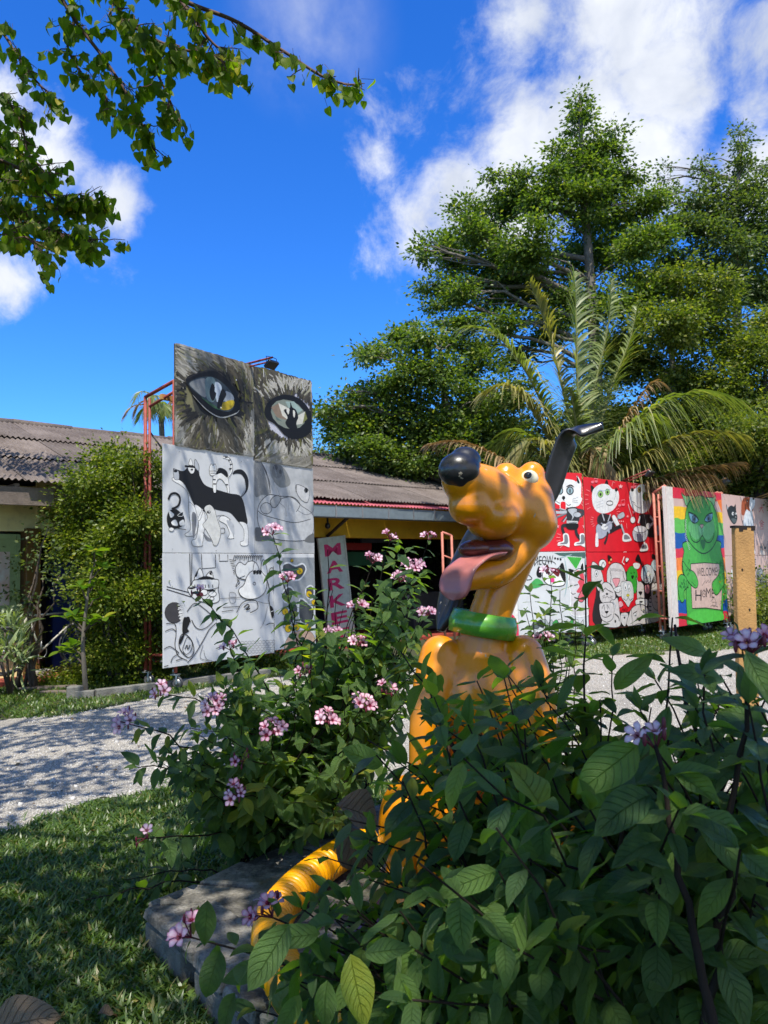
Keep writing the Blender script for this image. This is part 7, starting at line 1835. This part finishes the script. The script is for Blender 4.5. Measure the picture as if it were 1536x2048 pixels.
for (x0, y0, x1, y1, d, wd) in ((578, 1848, 500, 1982, 1.42, 1.1), (700, 1908, 728, 2052, 1.36, 1.15), (1040, 1825, 980, 1945, 1.3, 1.25), (795, 1945, 838, 2050, 1.34, 1.1), (730, 1908, 818, 1893, 1.4, 1.0), (992, 1742, 878, 1784, 1.38, 1.0), (1275, 1490, 1165, 1585, 1.3, 1.2), (1300, 1590, 1180, 1640, 1.25, 1.2), (415, 1800, 408, 1900, 1.7, 1.1), (640, 1868, 520, 1880, 1.5, .9), (880, 1880, 960, 1905, 1.33, 1.4), (1110, 1520, 1085, 1650, 1.9, 1.1), (765, 1530, 680, 1500, 2.0, 1.1), (850, 1590, 790, 1700, 1.9, 1.1), (1000, 1480, 985, 1590, 2.0, 1.1), (1420, 1310, 1340, 1270, 1.55, .9), (1450, 1360, 1350, 1330, 1.6, .9), (1490, 1300, 1545, 1420, 1.2, 1.2), (1230, 1380, 1290, 1300, 1.9, .9), (440, 1900, 405, 2010, 1.62, 1.2), (530, 1930, 440, 1965, 1.6, 1.0), (600, 1990, 560, 2070, 1.5, 1.1), (655, 1960, 640, 2065, 1.45, 1.1), (470, 1985, 430, 2070, 1.6, 1.1), (600, 1905, 655, 1985, 1.6, 1.0)):
    a, b = at(x0, y0, d), at(x1, y1, d - .03); L = (b - a).length; v = (b - a).normalized(); nn = Vector((R.uniform(-.3, .3), -.75, .65))
    F_.leaves.append((frame(a, v, nn, L, wd), L * 3, (a + b) / 2))
for (x0, y0, x1, y1, d0, d1) in ((1450, 2150, 1310, 1490, 1.2, 1.28), (1480, 2150, 1350, 1250, 1.35, 1.9), (1330, 2150, 1210, 1500, 1.5, 1.6), (1400, 2150, 1500, 1330, 1.3, 1.36)):
    m = MB(); pp = limb_path(at(x0, y0, d0), at(x1, y1, d1), .02, 12, .02); m.tube(pp, [.0085 * (1 - .6 * i / 12) for i in range(13)], 7); m.build('stem', STEM, F_.t)
F_.done()
# dead leaves caught in the twigs and on the grass
DRY = leafmat('dry_leaf', (.12, .08, .045), (.24, .17, .10), trans=.15, rough=.7, per='object', veins=True, tcol=(1.5, 1.1, .6))
V, Q, UV = blend_leaf(8, 6, lambda u: .33 * math.sin(PI * min(1, u ** .9)) ** .8, .5, .55, .18, 4, 3); dme = np_mesh('dry_leaf', V, Q, UV, True); dme.materials.append(DRY)
V, Q, UV = blend_leaf(8, 6, lambda u: .36 * math.sin(PI * min(1, u ** .8)) ** .8, .2, .35, .1, 4, 5); dme2 = np_mesh('dry_leaf', V, Q, UV, True); dme2.materials.append(DRY)
def dead(me, p, d, nrm, s, label): tag(link('dry_leaf', me, None, None, None, frame(p, d, nrm, s)), label, 'dry leaf')
dead(dme, at(672, 1612, 2.3), (1, .2, -.25), (0, -.7, .7), .17, 'curled brown dead leaf caught in the shrub above the yellow hose')
dead(dme2, at(690, 1655, 2.28), (.5, .1, -.9), (-.2, -1, .3), .17, 'grey withered leaf hanging in front of the end of the yellow hose')
dead(dme2, on_z(-20, 2062, .05), (1, .1, .25), (.1, -.5, .8), .20, 'large dry brown leaf lying on the grass in the bottom left corner')
dead(dme, on_z(195, 2030, .05), (.5, .4, 0), (0, -.2, 1), .07, 'small russet fallen leaf on the sunny grass by the platform')
dead(dme, at(1300, 1450, 2.2), (.05, .1, -1), (-.8, -.5, 0), .18, 'blackened dry leaf hanging upright in the right shrub before the gravel')
# ------------------------------------------------------------------ grass, pebbles and small things on the ground
GR1 = leafmat('carpet_grass', (.042, .085, .018), (.115, .185, .030), (.24, .21, .07), trans=.3, rough=.38)
BL = ([(0, -.085, 0), (0, .085, 0), (.5, .10, .10), (.5, -.10, .10), (1, 0, -.08)], [(0, 1, 2), (0, 2, 3), (3, 2, 4)])
SLABA = [(x, y) for x, y in SLAB]
TURF = {}
def grass(name, n, sampler, L, lean=.9, wd=1.0, label=None):
    P = sampler(n)
    a = NR.uniform(0, 2 * PI, len(P)); el = NR.uniform(.12, 1.15, len(P)) * lean
    D = np.stack([np.cos(a) * np.cos(el), np.sin(a) * np.cos(el), np.sin(el)], 1)
    N_ = unit(np.stack([-np.cos(a) * np.sin(el), -np.sin(a) * np.sin(el), np.cos(el)], 1) + NR.normal(size=P.shape) * .35)
    V, T = scatter(P, D, N_, L * NR.uniform(.5, 1.3, len(P)), *BL, W=NR.uniform(.7, 1.2, len(P)) * wd)
    TURF.setdefault(name, []).append((V, T))
def patch(x0, x1, y0, y1, cond):
    def f(n):
        P = np.stack([NR.uniform(x0, x1, n), NR.uniform(y0, y1, n), np.zeros(n)], 1)
        P = P[~inside(SLABA, P[:, 0], P[:, 1])]
        return P[cond(P[:, 0], P[:, 1])]
    return f
nf = lambda X, Y: nz(X, Y, 6, 21)
near_poly = ROAD
NX = [p[0] for p in near_e]; NY = [p[1] for p in near_e]; FX = [p[0] for p in far_e]; FY = [p[1] for p in far_e]
ynear = lambda X: np.interp(X, NX, NY); yfar = lambda X: np.interp(X, FX, FY)
grass('lawn_grass', 95000, patch(-2.1, .6, 1.7, 3.6, lambda X, Y: (Y < ynear(X) + .1 * nf(X, Y)) & (nz(X, Y, 9, 4) > -1.9)), .054, .95, .82)
grass('lawn_grass', 80000, patch(-3.2, 1.2, 3.4, 5.2, lambda X, Y: (Y < ynear(X) - .05 + .16 * nf(X, Y)) & (nz(X, Y, 7, 5) > -2.1)), .052, .95, .82)
grass('lawn_grass', 5000, patch(-3.2, 1.2, 3.9, 5.6, lambda X, Y: (np.abs(Y - ynear(X)) < .3) & (nz(X, Y, 5, 6) > .35)), .06, 1.1, .7)
grass('verge_grass', 90000, patch(-6.5, 3.5, 6.9, 12.5, lambda X, Y: (Y > yfar(X) - .05 + .10 * nf(X, Y)) & (Y < yfar(X) + 3.2)), .055, 1.0, 1.0)
grass('board_grass', 110000, patch(2.0, 10.5, 10, 16.5, lambda X, Y: (Y > yfar(X) - .1 + .22 * nf(X, Y)) & (nz(X, Y, 3, 7) > -1.3)), .065, 1.0, 1.0)
grass('lawn_grass', 70000, patch(.6, 4.2, .9, 5.2, lambda X, Y: (Y < ynear(X) - .1) & (nz(X, Y, 5, 6) > -1.1)), .054, .95, .9)
grass('lawn_grass', 40000, patch(-3.6, -2.1, 1.0, 3.6, lambda X, Y: (Y < ynear(X)) & (nz(X, Y, 5, 6) > -1.4)), .054, .95, .9)
grass('lawn_grass', 14000, patch(-2.1, .6, .9, 1.7, lambda X, Y: X < 9), .054, .95, .9)
for nm, (lb, out) in {'lawn_grass': ('shaded carpet grass lawn between the gravel and the stone platform', 'lawn_grass'), 'verge_grass': ('sunny grass verge between the gravel and the shop', 'verge_grass'), 'board_grass': ('sunlit grass strip under the red and rainbow boards', 'verge_grass')}.items():
    Vs, Ts, b = [], [], 0
    for V, T in TURF[nm]: Vs.append(V); Ts.append(T + b); b += len(V)
    tag(link(out, np_mesh(out, np.concatenate(Vs), np.concatenate(Ts)), GR1, None, 'stuff'), lb, 'grass')
# loose stones on the gravel
oc = ([(1, 0, 0), (-1, 0, 0), (0, 1, 0), (0, -1, 0), (0, 0, .7), (0, 0, -.7)], [(0, 2, 4), (2, 1, 4), (1, 3, 4), (3, 0, 4), (2, 0, 5), (1, 2, 5), (3, 1, 5), (0, 3, 5)])
n = 42000
X = NR.uniform(-3.6, 6, n); Y = 3.9 + 8 * NR.random(n) ** 1.5
k = (Y > ynear(X) - .25 * NR.random(n)) & (Y < yfar(X) + .1 * NR.random(n)); X, Y = X[k], Y[k]
P = np.stack([X, Y, np.full(len(X), .007)], 1)
V, T = scatter(P, rand_dirs(len(P)), rand_dirs(len(P)), NR.uniform(.004, .011, len(P)) * (1 + 1.2 * (NR.random(len(P)) > .97)), *oc)
PEB = pmat('pale_stone', (.44, .42, .385), .9, var=.25, scale=30, island=.35)
tag(link('pebbles', np_mesh('pebbles', V, T), PEB, None, 'stuff'), 'loose pale stones scattered over the gravel road', 'pebbles')

# fallen leaves on the gravel and the lawn
n = 420; X = NR.uniform(-3.2, 5.5, n); Y = 2.2 + 8 * NR.random(n); k = ~inside(SLABA, X, Y); P = np.stack([X[k], Y[k], np.full(k.sum(), .02)], 1)
V, T = scatter(P, rand_dirs(len(P)) * np.array((1, 1, .15)), unit(rand_dirs(len(P)) * .35 + np.array((0, 0, 1))), NR.uniform(.025, .06, len(P)), *LEAF4)
link('fallen_leaves', np_mesh('fallen_leaves', V, T), leafmat('litter', (.09, .05, .025), (.22, .15, .07), (.26, .24, .06), trans=.15, rough=.7, tcol=(1.5, 1.2, .6)), None, 'stuff')
tag(bpy.data.objects['fallen_leaves'], 'small fallen leaves littering the gravel and lawn', 'leaves')

# low kerb of concrete pieces along the verge, a loose brick
kb = thing('concrete_kerb', 'low mossy concrete edging along the grass verge in front of the shop shrub', 'kerb', on_z(300, 1375).xy.to_3d())
kp = [on_z(x, y) for x, y in ((128, 1392), (190, 1395), (330, 1378), (430, 1364), (540, 1350))]
kp[0] = on_z(150, 1397)
for i in range(len(kp) - 1):
    a, b = kp[i], kp[i + 1]; L = (b - a).length; u = (b - a) / L; k = max(1, int(L / .6))
    for j in range(k):
        c = a.lerp(b, (j + .5) / k); m = MB(); m.box(c + Vector((0, 0, .035 + R.uniform(-.01, .01))), (L / k - .012, .09, .11), (u, Vector((-u.y, u.x, 0)), Vector((0, 0, 1))), .008); m.build('kerb_block', CONC, kb)
q = on_z(72, 1362); m = MB(); m.box(q + Vector((0, .12, .07)), (.20, .24, .14), (Vector((.85, -.5, 0)), Vector((.5, .85, 0)), Vector((0, 0, 1))), .01); tag(m.build('concrete_block', pmat('pale_block', (.38, .36, .31), .9, bump=.4, dirt=.4)), 'pale square block lying by the shop step under the bicycle', 'block')
q = on_z(150, 1396); m = MB(); m.box(q + Vector((0, 0, .06)), (.16, .13, .16), None, .012); tag(m.build('concrete_stub', CONC), 'short mossy concrete stub at the foot of the sapling', 'block')
# timber offcuts under the shrub
for (x, y, L, an, lb) in ((95, 1378, .7, .12, 'grey weathered board lying flat on the verge left of the sapling'), (120, 1387, .5, -.1, 'short weathered board on the grass nearest the sapling')):
    q = on_z(x, y); u = Vector((math.cos(an), math.sin(an), 0)); m = MB(); m.box(q + Vector((0, 0, .02)), (L, .12, .03), (u, Vector((-u.y, u.x, 0)), Vector((0, 0, 1))), .003); tag(m.build('weathered_board', TIMB), lb, 'board')

# bicycle against the pillar, mostly hidden by the plants
bw = bp_(tP + .02, .28, 0); ub = UB; bk = thing('bicycle', 'old bicycle with pale frame leaning by the dark shop doorway behind plants', 'bicycle', bw)
BF = pmat('pale_bike_frame', srgb(176, 172, 160), .4, dirt=.35); r_ = .33
def bpt(x, z, o=0): return bw + ub * x + NB * (o + .06 - z * .08) + Vector((0, 0, z + .12))
for x in (-.52, .52):
    c = bpt(x, r_); m = MB(); m.ring(c, NB, r_ - .02, .02, 32, 6); wl = m.build('wheel', RUBBER, bk)
    m = MB(); m.ring(c, NB, r_ - .045, .012, 32, 6); m.tube([c - NB * .03, c + NB * .03], .025, 8)
    m.build('rim', STEEL, wl)
    for k in range(14):
        a = k * 2 * PI / 14; e = c + (ub * math.cos(a) + Vector((0, 0, math.sin(a)))) * (r_ - .05); m = MB(); m.tube([c, e], .0022, 4, False); m.build('spoke', STEEL, wl)
m = MB(); bb, st, hd_t, hd_b, rw, fw = bpt(-.06, .28), bpt(-.2, .78), bpt(.36, .80), bpt(.39, .66), bpt(-.52, r_), bpt(.52, r_)
for a, b in ((bb, st), (st, hd_t), (bb, hd_b), (bb, rw), (st, rw), (hd_b, fw), (hd_t, hd_b)): m.tube([a, b], .016, 8)
m.build('frame', BF, bk)
m = MB(); m.tube([st, st + Vector((0, 0, .14))], .012, 6); m.ell(st + Vector((0, 0, .17)) - ub * .03, (.12, .07, .03), BX); m.build('saddle', BLACKM, bk)
m = MB(); m.tube([hd_t, hd_t + Vector((0, 0, .14))], .012, 6); m.tube([hd_t + Vector((0, 0, .14)) - NB * .27 - ub * .1, hd_t + Vector((0, 0, .15)) - NB * .1, hd_t + Vector((0, 0, .15)) + NB * .1, hd_t + Vector((0, 0, .14)) + NB * .27 - ub * .1], .011, 6); m.build('handlebar', STEEL, bk)
m = MB(); m.tube([bb - NB * .05, bb - NB * .05 - Vector((0, 0, .16))], .01, 6); m.tube([bb + NB * .05, bb + NB * .05 + Vector((0, 0, .16))], .01, 6); m.ring(bb, NB, .09, .006, 20, 5); m.build('crank', STEEL, bk)

# rusty ladder frame behind the statue head
sd_ = thing('scaffold_frame', 'narrow faded red scaffold frame standing by the shop behind the dog muzzle', 'scaffold', at(893, 1250, 12.6).xy.to_3d())
for x in (884, 903):
    p = at(x, 1064 + (x - 884) * .35, 12.6); m = MB(); m.tube([Vector((p.x, p.y, 0)), p], .02, 8); m.build('post', SALM, sd_)
a, b = at(884, 1064, 12.6), at(903, 1071, 12.6); m = MB(); m.tube([a, b + Vector((0, 0, 0))], .018, 6); m.build('rung', SALM, sd_)
for k in range(4):
    m = MB(); d = Vector((0, 0, .38 * (k + 1))); m.tube([a - d, b - d], .013, 6); m.build('rung', SALM, sd_)
# raw timber post standing in the shrub on the right
DPO = 3.9
pt0, pt1 = at(1485, 1052, DPO), at(1497, 1450, DPO); wv = (at(1509, 1053, DPO) - at(1462, 1053, DPO)).length
m = MB(); axz = (pt0 - pt1).normalized(); axx = Vector((1, .25, 0)); axx = (axx - axz * axx.dot(axz)).normalized(); axy = axz.cross(axx)
foot = pt1 + (pt1 - pt0).normalized() * (pt1.z / axz.z); c = (pt0 + foot) / 2
pst = thing('timber_post', 'upright sawn light wood post rising from the right shrub before the pink board', 'post', foot)
m.box(c, (wv * .93, .035, (pt0 - foot).length), (axx, axy, axz), .004); m.build('plank', TIMBER, pst)
m = MB()
for k in range(5): x = (-.4 + .2 * k) * wv; h_ = (.012, .03, .02, .008, .024)[k]; m.box(pt0 + axx * x - axz * (h_ / 2 - .001), (wv * .1995, .038, h_), (axx, axy, axz))
m.build('charred_top', pmat('charred_wood', (.018, .012, .01), .9), pst)
for (dx, dz) in ((-.2, .22), (.1, .42)):
    m = MB(); m.ell(pt0 + axx * (dx * wv) - axz * dz - axy * (.017 if axy.y > 0 else -.017), (.006, .006, .006), None, 8, 6); m.build('knot', pmat('knot_wood', (.04, .022, .012), .9), pst)
